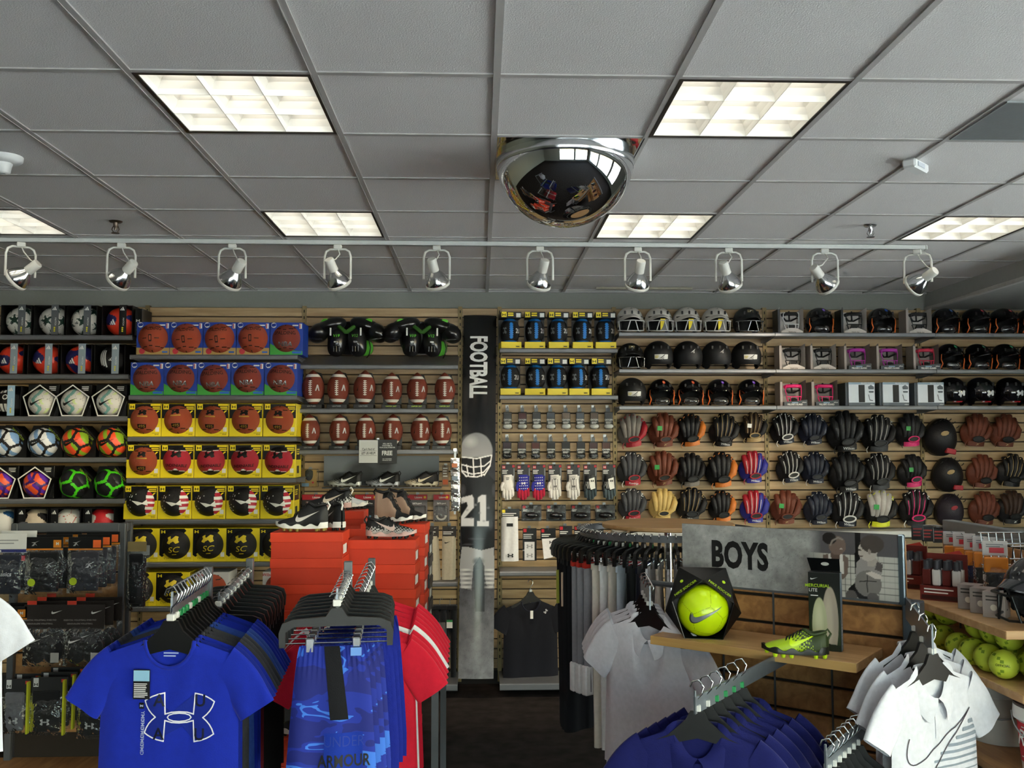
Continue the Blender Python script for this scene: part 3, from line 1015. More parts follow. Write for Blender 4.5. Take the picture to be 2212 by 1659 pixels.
def ball_art(kind):
 p = Print()
 r = R_H
 if kind == 'gold':
  p.text('SPALDING', 0.026, 0, 0, 0.048, bold=0.01)
  p.poly(rect2(-0.011, 0.011, -0.04, 0.012), 0).poly(rect2(-0.006, 0.006, -0.03, 0.004), 1)
  p.lines(-0.06, -0.025, -0.012, 1, 0.01, 0.006, 0).lines(0.03, 0.065, -0.012, 1, 0.01, 0.006, 0)
  mats = [SEAM, ORANGE_B]
 elif kind == 'blue':
  p.text('SPALDING', 0.028, 0, 0, 0.03, bold=0.01)
  p.text('NBA', 0.036, 1, 0.005, -0.058, bold=0.03, condense=1.1, shear=0.15)
  mats = [SEAM, SILV]
 elif kind == 'gold_line':
  p.poly(ARCS, 0, 0.066, 0, 0.052)
  p.lines(-0.036, 0.04, 0.026, 1, 0.01, 0.009, 1, jit=0.02)
  p.poly(rect2(-0.034, 0.034, -0.066, -0.036), 0)
  p.text('495', 0.02, 1, 0, -0.061, bold=0.03, condense=1.3, lift=0.0012)
  mats = [K, GOLD]
 elif kind == 'red':
  p.poly(ARCS, 0, 0.082, 0, 0.048)
  p.text('UNDENIABLE', 0.021, 0, 0, -0.046, bold=0.03, shear=0.1)
  p.poly(rect2(-0.012, 0.012, -0.072, -0.06), 1)
  mats = [K, WHITE]
 elif kind == 'flag':
  p.poly(np.array([(-0.05, 0.008), (-0.002, 0.004), (0.01, 0.0), (0.03, -0.003), (0.06, 0.022), (0.04, -0.008), (0.07, -0.022), (0.03, -0.012), (0.0, -0.024), (0.008, -0.010), (-0.03, -0.004)]), 1, lift=0.001)
  mats = [K, WHITE]
 elif kind == 'sc':
  p.poly(ARCS, 0, 0.092, 0, 0.040)
  p.text('SC', 0.042, 0, 0.004, -0.052, bold=0.0, condense=1.25, shear=0.25)
  p.lines(-0.02, 0.02, -0.068, 1, 0.01, 0.006, 0)
  mats = [card('#e0c62a')]
 elif kind == 'wilson':
  p.text('Wilson', 0.045, 0, 0, -0.02, shear=0.3, bold=0.03)
  mats = [ink('#e8e2da')]
 return p.mesh(on_sphere(r + 0.0004, 0.0, 0.0), 0.012), mats
_HB = {k: ball_art(k) for k in ('gold', 'blue', 'gold_line', 'red', 'flag', 'sc', 'wilson')}
_HM = {'gold': (ball_mesh('hoop', R_H, hoop_seams), [ORANGE_B, SEAM]), 'blue': (ball_mesh('hoop', R_H, hoop_seams), [BROWN_B, SEAM]),
  'gold_line': (ball_mesh('hoop', R_H, hoop_seams), [leather('#a1482c', rough=0.42, bump=0.5, bscale=420, tex='pebble', vary=0.06), SEAM]),
  'red': (ball_mesh('red', R_H, hoop_red), [RED_B, SEAM, BLK_B, ink('#d9cfc8')]),
  'flag': (ball_mesh('flag', R_H, hoop_flag), [BLK_B, K, WHITE, ink('#b3243a')]),
  'sc': (ball_mesh('hoop', R_H, hoop_dark), [BLK_B, ink('#232026')]),
  'wilson': (ball_mesh('hoop', R_H, hoop_seams), [ORANGE_B, SEAM])}
BLUE_C, GREEN_C, NBAR = card('#1c3f9e'), card('#3f9a3c'), ink('#b8303c')
_CART = {'gold': ('gold', BLUE_C, [card('#a78a50'), GREEN_C, WHITE, NBAR, ink('#2b63c0'), BLUE_C]), 'blue': ('blue', BLUE_C, [card('#a78a50'), GREEN_C, WHITE, NBAR, ink('#2b63c0'), BLUE_C]),
   'gold_line': ('yellow', YEL, [BLACK, YEL, K, WHITE]), 'red': ('yellow', YEL, [BLACK, YEL, K, WHITE]), 'flag': ('yellow', YEL, [BLACK, YEL, K, WHITE]),
   'sc': ('diag', YEL, [BLACK, YEL, K, WHITE]), 'wilson': ('wilson', card('#d8d6d4'), [ink('#7d2a2a'), ink('#b3202e'), K])}
_HLAB = {'gold': 'bright orange basketball, blue and gold box', 'blue': 'brown basketball, blue and green box',
   'gold_line': 'gold-lined orange basketball, yellow box', 'red': 'red and black basketball, yellow box',
   'flag': 'stars and stripes black basketball, yellow box', 'sc': 'yellow-emblem black basketball, yellow box', 'wilson': 'brown basketball, pale grey box'}
def hoop_box(kind, x, y, z, label, group, out=0.062, rz=0.0, side=False, roll=0.0):
 t = thing('basketball_box', label, 'boxed basketball', (x, y, z), (0, 0, rz), group)
 art, cm, am = _CART[kind]
 ob('carton', _carton, cm, t)
 pix(t, _ART[art], am, t, 'carton_print')
 if side:
  ob('side_print', _SIDE, [BLACK, YEL], t)
 bm, mats = _HM[kind]
 ball = ob('ball', bm, mats, t, (0, out * -1 + 0.117 - 0.0, BH / 2 + 0.002), (RNG.uniform(-0.1, 0.1), roll, RNG.uniform(-0.06, 0.06)))
 ob('lettering_print', _HB[kind][0], _HB[kind][1], ball)
 return t
# ---- basketball shelves
YB = 6.92
B_LIP = [766, 853.5, 943, 1032.5, 1121.5, 1214, 1309.5]
bz = [at(460, y, YB).z for y in B_LIP]
bx0, bx1 = at(272, 950, YB).x, at(641, 950, YB).x
SHELF_WORD = ['top', 'second', 'third', 'fourth', 'fifth', 'sixth', 'lowest']
rows = [['gold'] * 4 + ['blue'], ['blue'] * 5, ['gold_line'] * 5, ['gold_line'] + ['red'] * 4, ['flag'] * 5, ['sc'] * 5, ['sc', 'sc', 'wilson', 'wilson']]
for r, (row, z) in enumerate(zip(rows, bz)):
 shelf(bx0 + 0.01, bx1, z, YB, '%s grey metal shelf of the basketball section' % SHELF_WORD[r])
 w0 = [289, 278, 274, 273.5, 270, 278, 272][r]
 step = [72.5, 72.6, 73.2, 73.2, 73.4, 71.5, 72][r]
 for k, kind in enumerate(row):
  x = at(w0 + step * (k + 0.5), 950, YB + 0.015).x
  if r == 6 and k > 1:
   x = at([419, 562][k - 2] + 40, 950, YB + 0.015).x + 0.02
  hoop_box(kind, x, YB + 0.015, z + 0.0005, '%s, %s on %s basketball shelf' % (_HLAB[kind], nth(k, len(row)), SHELF_WORD[r]),
     'boxed basketballs on the %s shelf' % SHELF_WORD[r], out=0.062 + (0.014 if kind == 'gold' else 0), side=(k == len(row) - 1 and r in (3, 4)), roll=RNG.uniform(-0.08, 0.08))
shelf(bx0 + 0.01, bx1, at(460, 1400, YB).z, YB, 'dark bottom metal shelf under the basketball section, behind the blue shirts')
# ---- soccer shelves
YS = 6.92
R_S = 0.109
sx1 = at(283, 850, YS).x
sx0 = sx1 - 2 * 1.22
S_LIP = [723.5, 808, 899, 988, 1077.5, 1166]
sz = [at(140, y, YS).z for y in S_LIP]
GREY_STRIP = card('#8d9aa2')
DKS = card('#55595c')
def wrapc(label, x, y, z, group, rz=0):
 return thing('soccer_ball_box', label, 'boxed soccer ball', (x, y, z), (0, 0, rz), group)
_open = MB()
_w, _h, _d = 0.222, 0.222, 0.215
_open.box(-_w / 2, _w / 2, 0, _d, 0, 0.004).box(-_w / 2, _w / 2, 0, _d, _h - 0.004, _h).box(-_w / 2, -_w / 2 + 0.004, 0, _d, 0.004, _h - 0.004)
_open.box(_w / 2 - 0.004, _w / 2, 0, _d, 0.004, _h - 0.004).box(-_w / 2, _w / 2, _d - 0.004, _d, 0, _h)
_open = _open.mesh('open_carton')
_strip = MB().box(-0.026, 0.026, -0.012, -0.009, 0.004, 0.222).box(-0.026, 0.026, -0.009, 0.2, 0.222, 0.225).mesh('sleeve')
_strip_art = Print().poly(BARS3, 0, 0.038, 0, 0.195).lines(-0.006, 0.006, 0.06, 3, 0.013, 0.009, 1, jit=0.1).text('MATCH', 0.012, 0, 0, 0.10, rot=-PI / 2, bold=0).mesh(base=0.0125)
def ball_in_sleeve(key, paint, mats, x, z, label, strip, art=None, sx=0.045):
 t = wrapc(label, x, YS + 0.02, z, 'soccer balls in open cartons')
 ob('carton', _open, BLACK, t)
 b = ob('ball', ball_mesh(key, R_S, paint), mats, t, (-0.004, 0.104, 0.112), (RNG.uniform(-0.4, 0.4), RNG.uniform(-0.3, 0.3), RNG.uniform(-0.3, 0.3)))
 s = ob('sleeve', _strip, strip, t, (sx, 0, 0))
 ob('sleeve_print', _strip_art, [WHITE, ink('#d8c928')], s)
 if art:
  ob('ball_print', art[0], art[1], t, (-0.004, 0.104, 0.112))
 return t
WB = mat('#dedbd2', rough=0.35, vary=0.03)
star_m = [WB, ink('#1d3a30', rough=0.35), ink('#a9a8a0')]
art_star = Print().poly(BARS3, 0, 0.03, -0.03, -0.02)
ar_star = (art_star.mesh(on_sphere(R_S), 0.01), [ink('#2b2f33')])
ar_w = (Print().poly(BARS3, 0, 0.06, -0.025, -0.015).mesh(on_sphere(R_S), 0.01), [WHITE])
ar_st = (Print().poly(np.array([(-0.085, 0.07), (-0.07, 0.075), (-0.055, -0.04), (-0.07, -0.05)]), 0).poly(np.array([(-0.06, 0.075), (-0.048, 0.075), (-0.035, -0.05), (-0.05, -0.055)]), 0)
   .poly(np.array([(-0.04, 0.07), (-0.03, 0.07), (-0.015, -0.06), (-0.03, -0.064)]), 0).poly(BARS3, 0, 0.04, 0.02, 0.0).mesh(on_sphere(R_S), 0.01), [WHITE])
ar_st2 = (Print().poly([rect2(-0.075, -0.05, -0.08, -0.02), rect2(-0.04, -0.015, -0.085, -0.02), rect2(-0.005, 0.015, -0.085, -0.02)], 0)
   .poly([rect2(-0.06, -0.035, 0.06, 0.085), rect2(-0.025, 0.0, 0.065, 0.09)], 0).poly(BARS3, 0, 0.04, -0.06, 0.015).poly(disc2(0.02, 18, 0.0, 0.03), 0).poly(disc2(0.013, 18, 0.0, 0.03), 1).mesh(on_sphere(R_S), 0.01), [WHITE, BLK_B])
NAVY, RO = mat('#23265c', rough=0.35, vary=0.04), mat('#e2402a', rough=0.35, vary=0.04)
shx = lambda px: at(px, 800, YS + 0.02).x
SROW = ['top', 'second', 'third', 'fourth', 'fifth', 'sixth']
for r in range(6):
 shelf(sx0, sx0 + 1.22, sz[r], YS, '%s grey metal shelf of the soccer section, part beyond the left edge' % SROW[r])
 shelf(sx0 + 1.22, sx1 - 0.02 * (r > 0), sz[r], YS, '%s grey metal shelf under the soccer balls' % SROW[r])
for k, px in enumerate((31, 103, 173)):
 ball_in_sleeve('star', soc_star, star_m, shx(px), sz[0], 'white soccer ball with dark stars, %s on the top soccer shelf' % nth(k), DKS, ar_star)
ball_in_sleeve('patch', soc_patch2, [NAVY, RO], shx(250), sz[0], 'red and navy soccer ball, fourth on the top soccer shelf', BLACK, ar_w)
t = wrapc('dark carton end standing at the right end of the top soccer shelf', shx(288) + 0.02, YS + 0.02, sz[0], None)
ob('carton', MB().box(-0.018, 0.035, 0, 0.2, 0, 0.2, bev=0.002).mesh(), BLACK, t)
pix(t, Print().poly(ARCS, 0, 0.03, 0.005, 0.11).poly(np.array([(-0.01, 0.04), (0.025, 0.09), (0.025, 0.06), (0.0, 0.03)]), 1), [WHITE, ink('#2c5a34')], t)
for k, (px, rev) in enumerate(((17, 0), (92, 0), (164, 1))):
 ball_in_sleeve('patchb' if rev else 'patch', soc_patch if rev else soc_patch2, [NAVY, RO], shx(px), sz[1], '%s soccer ball, %s on the second soccer shelf' % (('red and navy', 'red and navy', 'mostly navy and red')[k], nth(k)), GREY_STRIP, ar_w)
ball_in_sleeve('plain', soc_plain, [BLK_B, K], shx(236), sz[1], 'black soccer ball with white stripes, fourth on the second soccer shelf', GREY_STRIP, ar_st)
ball_in_sleeve('plain', soc_plain, [BLK_B, K], shx(14), sz[2], 'black soccer ball with white bars and badge, leftmost on the third soccer shelf', card('#9fc0d8'), ar_st2)
def pent(r, rot=0.0):
 return [(r * math.sin(2 * PI * k / 5 + rot), r * math.cos(2 * PI * k / 5 + rot)) for k in range(5)]
def pent_shell(R, wall=0.006, depth=0.20, lip=0.010):
 """Five-sided tray: back, five walls, and a narrow front rim."""
 o, i = pent(R), pent(R - wall)
 mb = MB()
 for k in range(5):
  a, b, c, d = o[k], o[(k + 1) % 5], i[(k + 1) % 5], i[k]
  mb.prism([a, b, c, d], 0, depth, 0)
 mb.prism(o, depth, depth + 0.004, 0)
 rim = MB()
 i2 = pent(R - lip)
 for k in range(5):
  a, b, c, d = o[k], o[(k + 1) % 5], i2[(k + 1) % 5], i2[k]
  rim.prism([a, b, c, d], -0.003, 0.0, 0)
 return mb.mesh('pentagon_tray'), rim.mesh('pentagon_rim')
_pt, _pr = pent_shell(0.128)
tick_s = Print().poly(TICK, 0, 0.12, 0.0, 0.0, rot=0.15).mesh(on_sphere(R_S), 0.01)
_corner = Print().poly(np.array([(-0.115, 0.0), (-0.115, 0.225), (0.115, 0.225), (0.115, 0.0)]), 0)
_back_art = Print().lines(0.03, 0.10, 0.215, 3, 0.014, 0.007, 0, seed=5).poly(disc2(0.008, 10, 0.09, 0.225), 0).mesh(base=0.001)
_backc = MB().box(-0.112, 0.112, 0.03, 0.205, 0, 0.236, bev=0.002).mesh('back_carton')
def pent_ball(key, paint, mats, tickm, px, z, label, rim=WHITE):
 t = wrapc(label, shx(px), YS + 0.025, z, 'soccer balls in pentagon boxes')
 ob('tray', _pt, BLACK, t, (0, 0, 0.1045))
 ob('rim', _pr, rim, t, (0, 0, 0.1045))
 b = ob('ball', ball_mesh(key, 0.1, paint), mats, t, (0, 0.055, 0.1045), (0.2, 0, 0.1))
 ob('ball_print', Print().poly(TICK, 0, 0.115, -0.005, 0.0, rot=0.2).mesh(on_sphere(0.1004), 0.01), tickm, t, (0, 0.055, 0.1045))
 c = ob('back_carton', _backc, BLACK, t, (0.0, 0.03, 0))
 ob('carton_print', Print().lines(0.04, 0.10, 0.222, 3, 0.012, 0.006, 0, seed=5).mesh(base=-0.0295), WHITE, c)
def corner_ball(key, paint, mats, tickm, px, z, label, textm):
 t = wrapc(label, shx(px), YS + 0.02, z, 'soccer balls in black corner-cut boxes')
 ob('carton', MB().prism([(-0.115, 0), (0.115, 0), (0.115, 0.14), (0.03, 0.232), (-0.1, 0.232), (-0.115, 0.19)], 0.06, 0.2).mesh(), BLACK, t)
 ob('flap', MB().prism([(-0.03, 0.236), (0.02, 0.236), (0.112, 0.13), (0.112, 0.1)], 0.03, 0.034).mesh(), BLACK, t)
 pix(t, Print().text('NIKE SOCCER', 0.014, 0, 0.062, 0.164, rot=-0.82, bold=0.01), textm, t, 'flap_lettering', lambda q, h: np.stack([q[:, 0], np.full(len(q), 0.029 - h), q[:, 1]], -1))
 b = ob('ball', ball_mesh(key, R_S, paint), mats, t, (-0.02, 0.06, 0.108), (0.3, 0.2, 0.1))
 ob('ball_print', tick_s, tickm, t, (-0.02, 0.06, 0.108), (0, 0, 0))
for k, px in enumerate((87, 158, 235)):
 pent_ball('teal', soc_teal, [WB, mat('#7fb3ab', rough=0.35, vary=0.03), mat('#d3e0a0', rough=0.35, vary=0.03), ink('#b5b3aa')], K, px, sz[2], 'white and teal soccer ball in pentagon box, %s of three' % ('leftmost', 'middle', 'rightmost')[k])
TXT = ink('#8fae2a')
blue_w = [BLK_B, mat('#d9dde0', rough=0.35, vary=0.03), mat('#7aa0cc', rough=0.35, vary=0.03)]
or_l = [BLK_B, mat('#f0552c', rough=0.35, vary=0.03), mat('#8fb52c', rough=0.35, vary=0.03)]
gr_b = [mat('#4fd31f', rough=0.35, vary=0.03), BLK_B, mat('#23262a', rough=0.35, vary=0.03)]
for k, px in enumerate((20, 98)):
 corner_ball('thick', soc_thick, blue_w, K, px, sz[3], 'white and pale blue soccer ball with black lines, %s one, fourth shelf' % ('leftmost', 'right')[k], TXT)
for k, px in enumerate((170, 246)):
 corner_ball('thick', soc_thick, or_l, K, px, sz[3], 'orange and lime soccer ball with black lines, %s one, fourth shelf' % ('left', 'right')[k], TXT)
pu_o = [mat('#3d1f6b', rough=0.35, vary=0.05), mat('#e2552c', rough=0.35, vary=0.05), mat('#5a2aa0', rough=0.35, vary=0.05)]
for k, px in enumerate((5, 82)):
 pent_ball('thick', soc_thick, pu_o, ink('#f0703a'), px, sz[4], 'purple and orange soccer ball in pentagon box, %s one, fifth shelf' % ('cut by left edge, left', 'right')[k])
for k, px in enumerate((168, 243)):
 corner_ball('thick', soc_thick, gr_b, K, px, sz[4], 'black soccer ball with bright green lines, %s one, fifth shelf' % ('left', 'right')[k], TXT)
for k, (px, mm, nm) in enumerate(((8, [mat('#2c5a8a', rough=0.35), WB], 'blue and white'), (80, [BLK_B, mat('#c9b9a0', rough=0.4)], 'black and cream'), (150, [WB, ink('#c23a2a')], 'white'), (222, [WB, ink('#c9242a')], 'white and red'))):
 ball_in_sleeve('patch' if k != 2 else 'plain', soc_patch if k != 2 else soc_plain, mm, shx(px), sz[5] + 0.0, '%s soccer ball in black carton, %s on the sixth soccer shelf' % (nm, nth(k)), GREY_STRIP if k == 0 else BLACK, None, -0.07)
# ================================================================== shoes, used on the wall ledge, the box stacks and the front shelf
def interp(x, xs, ys):
 return np.interp(x, xs, ys)
class ShoeShape:
 """x runs from heel (0) to toe (L); z from the sole; -y and +y are the sides."""
 def __init__(s, L=0.27, high=0.0, cuff=0.0):
  s.L, s.high = L, high
  k = L / 0.27
  s.W = lambda t: k * interp(t, [0, 0.04, 0.12, 0.3, 0.45, 0.62, 0.76, 0.88, 0.95, 1], [0.004, 0.022, 0.033, 0.032, 0.034, 0.043, 0.046, 0.038, 0.025, 0.003])
  hs = np.array([0.065, 0.092, 0.088, 0.08, 0.098, 0.092, 0.072, 0.056, 0.047, 0.036, 0.02])
  ts = np.array([0, 0.05, 0.13, 0.24, 0.36, 0.43, 0.55, 0.68, 0.82, 0.93, 1])
  up = np.interp(ts, [0, 0.2, 0.42, 0.62, 1], [high, high, high * 0.92, 0.0, 0])
  s.H = lambda t: k * interp(t, ts, hs + up)
  s.Z = lambda t: k * interp(t, [0, 0.3, 0.5, 0.8, 1], [0.004, 0.0, 0.0, 0.004, 0.018])
 def upper(s, nu=34, nv=22, paint=None):
  ts = np.linspace(0, 1, nu) ** 0.95
  th = np.linspace(0, 2 * PI, nv, endpoint=False)
  P = np.zeros((nu, nv, 3))
  for i, t in enumerate(ts):
   w, h, z = s.W(t), s.H(t), s.Z(t)
   c, sn = np.cos(th), np.sin(th)
   v = (np.sign(sn) * np.abs(sn) ** 0.8 + 1) / 2
   taper = 1 - 0.42 * np.clip(v, 0, 1) ** 1.6 * interp(t, [0, 0.4, 1], [0.45, 0.8, 1])
   P[i, :, 0] = t * s.L
   P[i, :, 1] = w * np.sign(c) * np.abs(c) ** 0.75 * taper
   P[i, :, 2] = z + (h - z) * v
  m = 0
  if paint:
   C = (P[:-1] + P[1:]) / 2
   C = (C + np.roll(C, -1, 1)) / 2
   m = paint(C[..., 0] / s.L, C[..., 2], C[..., 1])
  return MB().grid(P, m, cv=True, flip=True)
 def side(s, sgn):
  def fn(q, h):
   t = np.clip(q[:, 0] / s.L, 0, 1)
   w, hh, z = s.W(t), s.H(t), s.Z(t)
   v = np.clip((q[:, 1] - z) / (hh - z), 0.0, 1)
   sn = 2 * v - 1
   sn = np.sign(sn) * np.abs(sn) ** (1 / 0.8)
   c = np.sqrt(np.clip(1 - sn * sn, 0, 1))
   taper = 1 - 0.42 * v ** 1.6 * interp(t, [0, 0.4, 1], [0.45, 0.8, 1])
   return np.stack([q[:, 0], sgn * (w * c ** 0.75 * taper + h + 0.0008), q[:, 1]], -1)
  return fn
_SH = {}
def shoe_parts(L, high, paintkey):
 k = (L, high, paintkey)
 if k in _SH:
  return _SH[k]
 s = ShoeShape(L, high)
 rng = np.random.RandomState(5)
 pts = rng.uniform([0, 0, -0.05], [1, 0.12, 0.05], (400, 3))
 def speckle(t, z, y):
  q = np.sin(t * 95 + 40 * z) * np.sin(z * 520 + t * 31) * 0.35
  if paintkey == 'silver':
   f = (t - 0.45) * 1.2 - (z - 0.03) * 12
   m = np.where(f + q > 0.25, 1, 0)
   return np.where((t > 0.9), 1, m)
  if paintkey == 'crackle':
   f = (0.045 - z) * 20 + 0.1
   return np.where(f + q > 0.3, 1, 0)
  if paintkey == 'heelcrackle':
   f = (0.05 - z) * 14 + (0.35 - t) * 0.8
   return np.where(f + q > 0.35, 1, 0)
  if paintkey == 'lime':
   f = (t - 0.32) * 2.4 + (0.03 - z) * 6
   return np.where(f + q * 1.4 > 0.1, 1, 0)
  if paintkey == 'tan':
   return np.where((t > 0.62) | (z < 0.02), 0, np.where((np.abs(y) < 0.018) & (t > 0.25), 0, 1))
  return np.zeros(t.shape, int)
 upper = s.upper(84 if paintkey != 'plain' else 34, 48 if paintkey != 'plain' else 22, paint=speckle).mesh('upper', smooth=True)
 ts = np.linspace(0, 1, 26)
 P = np.zeros((26, 8, 3))
 for i, t in enumerate(ts):
  w, z = s.W(t) * 1.06, s.Z(t)
  up = 0.016 + 0.006 * math.sin(t * 26) * (0.15 < t < 0.95) + (0.01 if t < 0.15 else 0)
  P[i] = [(t * L, -w, z), (t * L, -w * 1.02, z + up * 0.6), (t * L, -w * 0.98, z + up), (t * L, 0, z + up), (t * L, w * 0.98, z + up), (t * L, w * 1.02, z + up * 0.6), (t * L, w, z), (t * L, 0, z - 0.002)]
 sole = MB().grid(P, 0, cv=True).mesh('sole', smooth=50)
 studs = []
 for t, sy in ((0.07, -0.6), (0.07, 0.6), (0.2, -0.7), (0.2, 0.7), (0.56, -0.75), (0.56, 0.75), (0.68, -0.8), (0.68, 0.8), (0.8, -0.75), (0.8, 0.75), (0.92, 0)):
  x, y, z = t * L, sy * s.W(t), s.Z(t)
  studs.append(MB().lathe([(0.0095, z + 0.003), (0.0075, z - 0.009), (0.006, z - 0.0125), (0, z - 0.0127)], 8, c=(x, y, 0)).mesh('stud'))
 laces = []
 for k2 in range(5):
  t = 0.40 + 0.05 * k2
  x, h = t * L, s.H(t)
  w = s.W(t) * 0.52
  laces.append(MB().tube([(x - 0.004, -w, h - 0.012), (x, -w * 0.5, h + 0.001), (x + 0.005, w * 0.5, h + 0.001), (x + 0.008, w, h - 0.012)], 0.0028, 5).mesh('lace', smooth=True))
 # collar ring around the foot opening
 ring = []
 for a in np.linspace(0, 2 * PI, 20, endpoint=False):
  t = 0.21 + 0.165 * math.cos(a)
  ring.append((t * L, 0.62 * s.W(0.2) * math.sin(a) * 1.05, s.H(t) + 0.001))
 collar = MB().tube(ring, 0.0052, 6, closed=True).mesh('collar', smooth=True)
 o = [(p[0], p[1] * 0.92, p[2] + 0.002) for p in ring]
 lining = MB().add(o + [((0.21) * L, 0, s.H(0.2) - 0.02)], [(i, (i + 1) % 20, 20) for i in range(20)]).mesh('lining')
 heel = MB().tube([(0.004, 0, s.H(0.02) - 0.012), (-0.007, 0, s.H(0.03) + 0.004), (0.004, 0, s.H(0.05) + 0.01), (0.012, 0, s.H(0.05))], 0.0042, 6).mesh('heel_loop', smooth=True)
 tick = Print().poly(TICK * [-1, 1], 0, 0.125 * L / 0.27, 0.36 * L, 0.05 + high * 0.15, rot=-0.12)
 tk = [tick.mesh(s.side(sg), 0.008) for sg in (-1, 1)]
 _SH[k] = (s, upper, sole, studs, laces, collar, lining, heel, tk)
 return _SH[k]
def shoe(label, loc, rz, mats, L=0.27, high=0.0, key='plain', group=None, tick=None, studs=True, name='cleat', lace=None, heelm=None, solem=None, studm=None, rot=None):
 """mats: [upper, second upper colour]; the shoe's toe points to +x before turning."""
 s, up, sole, st, lc, col, lin_, heel, tk = shoe_parts(L, high, key)
 t = thing(name, label, 'shoe', loc, rot or (0, 0, rz), group)
 c = -L / 2
 zz = 0.0127
 ob('upper', up, mats, t, (c, 0, zz))
 so = ob('sole', sole, solem or WHITE, t, (c, 0, zz))
 for m in st:
  ob('stud', m, studm or K, so)
 for m in lc:
  ob('lace', m, lace or K, t, (c, 0, zz))
 ob('collar', col, mats[0], t, (c, 0, zz))
 ob('lining', lin_, K, t, (c, 0, zz))
 ob('heel_loop', heel, heelm or mats[0], t, (c, 0, zz))
 if tick:
  for m in tk:
   ob('tick_emblem', m, tick, t, (c, 0, zz))
 return t
# ================================================================== football section of the back wall
YFB = 7.08
F_LIP = [788, 882, 971]
fz = [at(815, y, YFB).z for y in F_LIP]
fx0, fx1 = at(643, 880, YFB).x, at(990, 880, YFB).x
shelf(fx0, fx1, fz[0], YFB - 0.03, 'sloping metal shelf below the two black shoulder pads', slope=0.10)
shelf(fx0, fx1, fz[1], YFB, 'metal shelf holding the upper row of footballs')
shelf(fx0, fx1, fz[2], YFB, 'metal shelf holding the lower row of footballs')
PIG = leather('#7a3524', rough=0.5, bump=0.4, bscale=420, tex='pebble', vary=0.06)
STRIPE = mat('#e9e5da', rough=0.5, vary=0.03)
def pigskin(hl=0.132, r=0.08):
 t = np.linspace(-1, 1, 50)
 prof = [(max(1e-4, r * (1 - abs(a) ** 2.05) ** 0.86), a * hl) for a in t]
 slot = [1 if 0.60 < abs((t[i] + t[min(i + 1, 49)]) / 2) < 0.76 else 0 for i in range(49)]
 return MB().lathe(prof, 36, slot).mesh('football', smooth=True)
_pig = pigskin()
def fb_fn(hl=0.132, r=0.08, turn=0.0):
 def fn(q, h):
  a = np.clip(np.abs(q[:, 1] / hl), 0, 0.999)
  rr = r * (1 - a ** 2.05) ** 0.86
  th = q[:, 0] / r + turn
  return np.stack([(rr + h) * np.sin(th), -(rr + h) * np.cos(th), q[:, 1]], -1)
 return fn
def lace_mesh(turn):
 p = Print().poly(rect2(-0.003, 0.003, -0.055, 0.055), 0, lift=0.003)
 for k in range(8):
  z = -0.049 + k * 0.014
  p.poly(rect2(-0.012, 0.012, z - 0.0028, z + 0.0028), 0, lift=0.0045)
 return p.mesh(fb_fn(turn=turn), 0.006)
def fb_prints(turn):
 p = Print().poly([np.array([(0.034, -0.022), (0.047, 0.022), (0.056, 0.022), (0.068, -0.022), (0.060, -0.022), (0.052, 0.004), (0.043, -0.022)])], 1)
 p.poly(TICK, 0, 0.045, -0.052, 0.0, rot=1.1)
 return p.mesh(fb_fn(turn=turn), 0.01)
_fstand = MB().box(-0.072, 0.072, -0.065, 0.055, 0, 0.034, bev=0.003).mesh('stand')
_fcard = MB().prism([(-0.07, 0.03), (0.07, 0.03), (0.07, 0.2), (0.05, 0.262), (0.0, 0.275), (-0.05, 0.24), (-0.07, 0.2)], 0.04, 0.044).mesh('back_card')
_fs_art = {c: Print().text('LEATHER' if not c else 'VAPOR 24/7', 0.011, 0, 0, 0.014, bold=0.01).mesh(base=0.066) for c in (0, 1)}
for r in range(2):
 xs = [676, 730, 787, 846, 901, 961] if r == 0 else [669.5, 734, 790, 848.5, 909, 954]
 tn = [-0.1, 0.0, 0.15, 0.05, 0.05, 0.02] if r == 0 else [-0.05, 0.0, 0.0, -0.15, 0.1, 0.12]
 for k, px in enumerate(xs):
  sc = 1.06 if (r == 0 and k < 3) else (0.97 if r else 1.0)
  t = thing('football', 'brown laced football with white stripes, %s in the %s football row' % (nth(k, 6), ('upper', 'lower')[r]), 'football', (at(px, 900, YFB + 0.09).x, YFB + 0.09, fz[1 + r] - 0.003), (0, 0, 0), 'footballs in the %s row' % ('upper', 'lower')[r], (sc,) * 3)
  ob('football_body', _pig, [PIG, STRIPE], t, (0, 0, 0.15), (0, RNG.uniform(-0.04, 0.04), 0))
  ob('laces', lace_mesh(tn[k]), STRIPE, t, (0, 0, 0.15))
  ob('football_print', fb_prints(tn[k]), [K, mat('#b4b4b4', rough=0.4, vary=0)], t, (0, 0, 0.15))
  st = ob('stand', _fstand, BLACK, t)
  lime = r == 0 and k > 2
  ob('stand_lettering', _fs_art[int(lime)], ink('#b7d62a') if lime else ink('#8c8c8c'), st)
  ob('back_card', _fcard, BLACK, t)
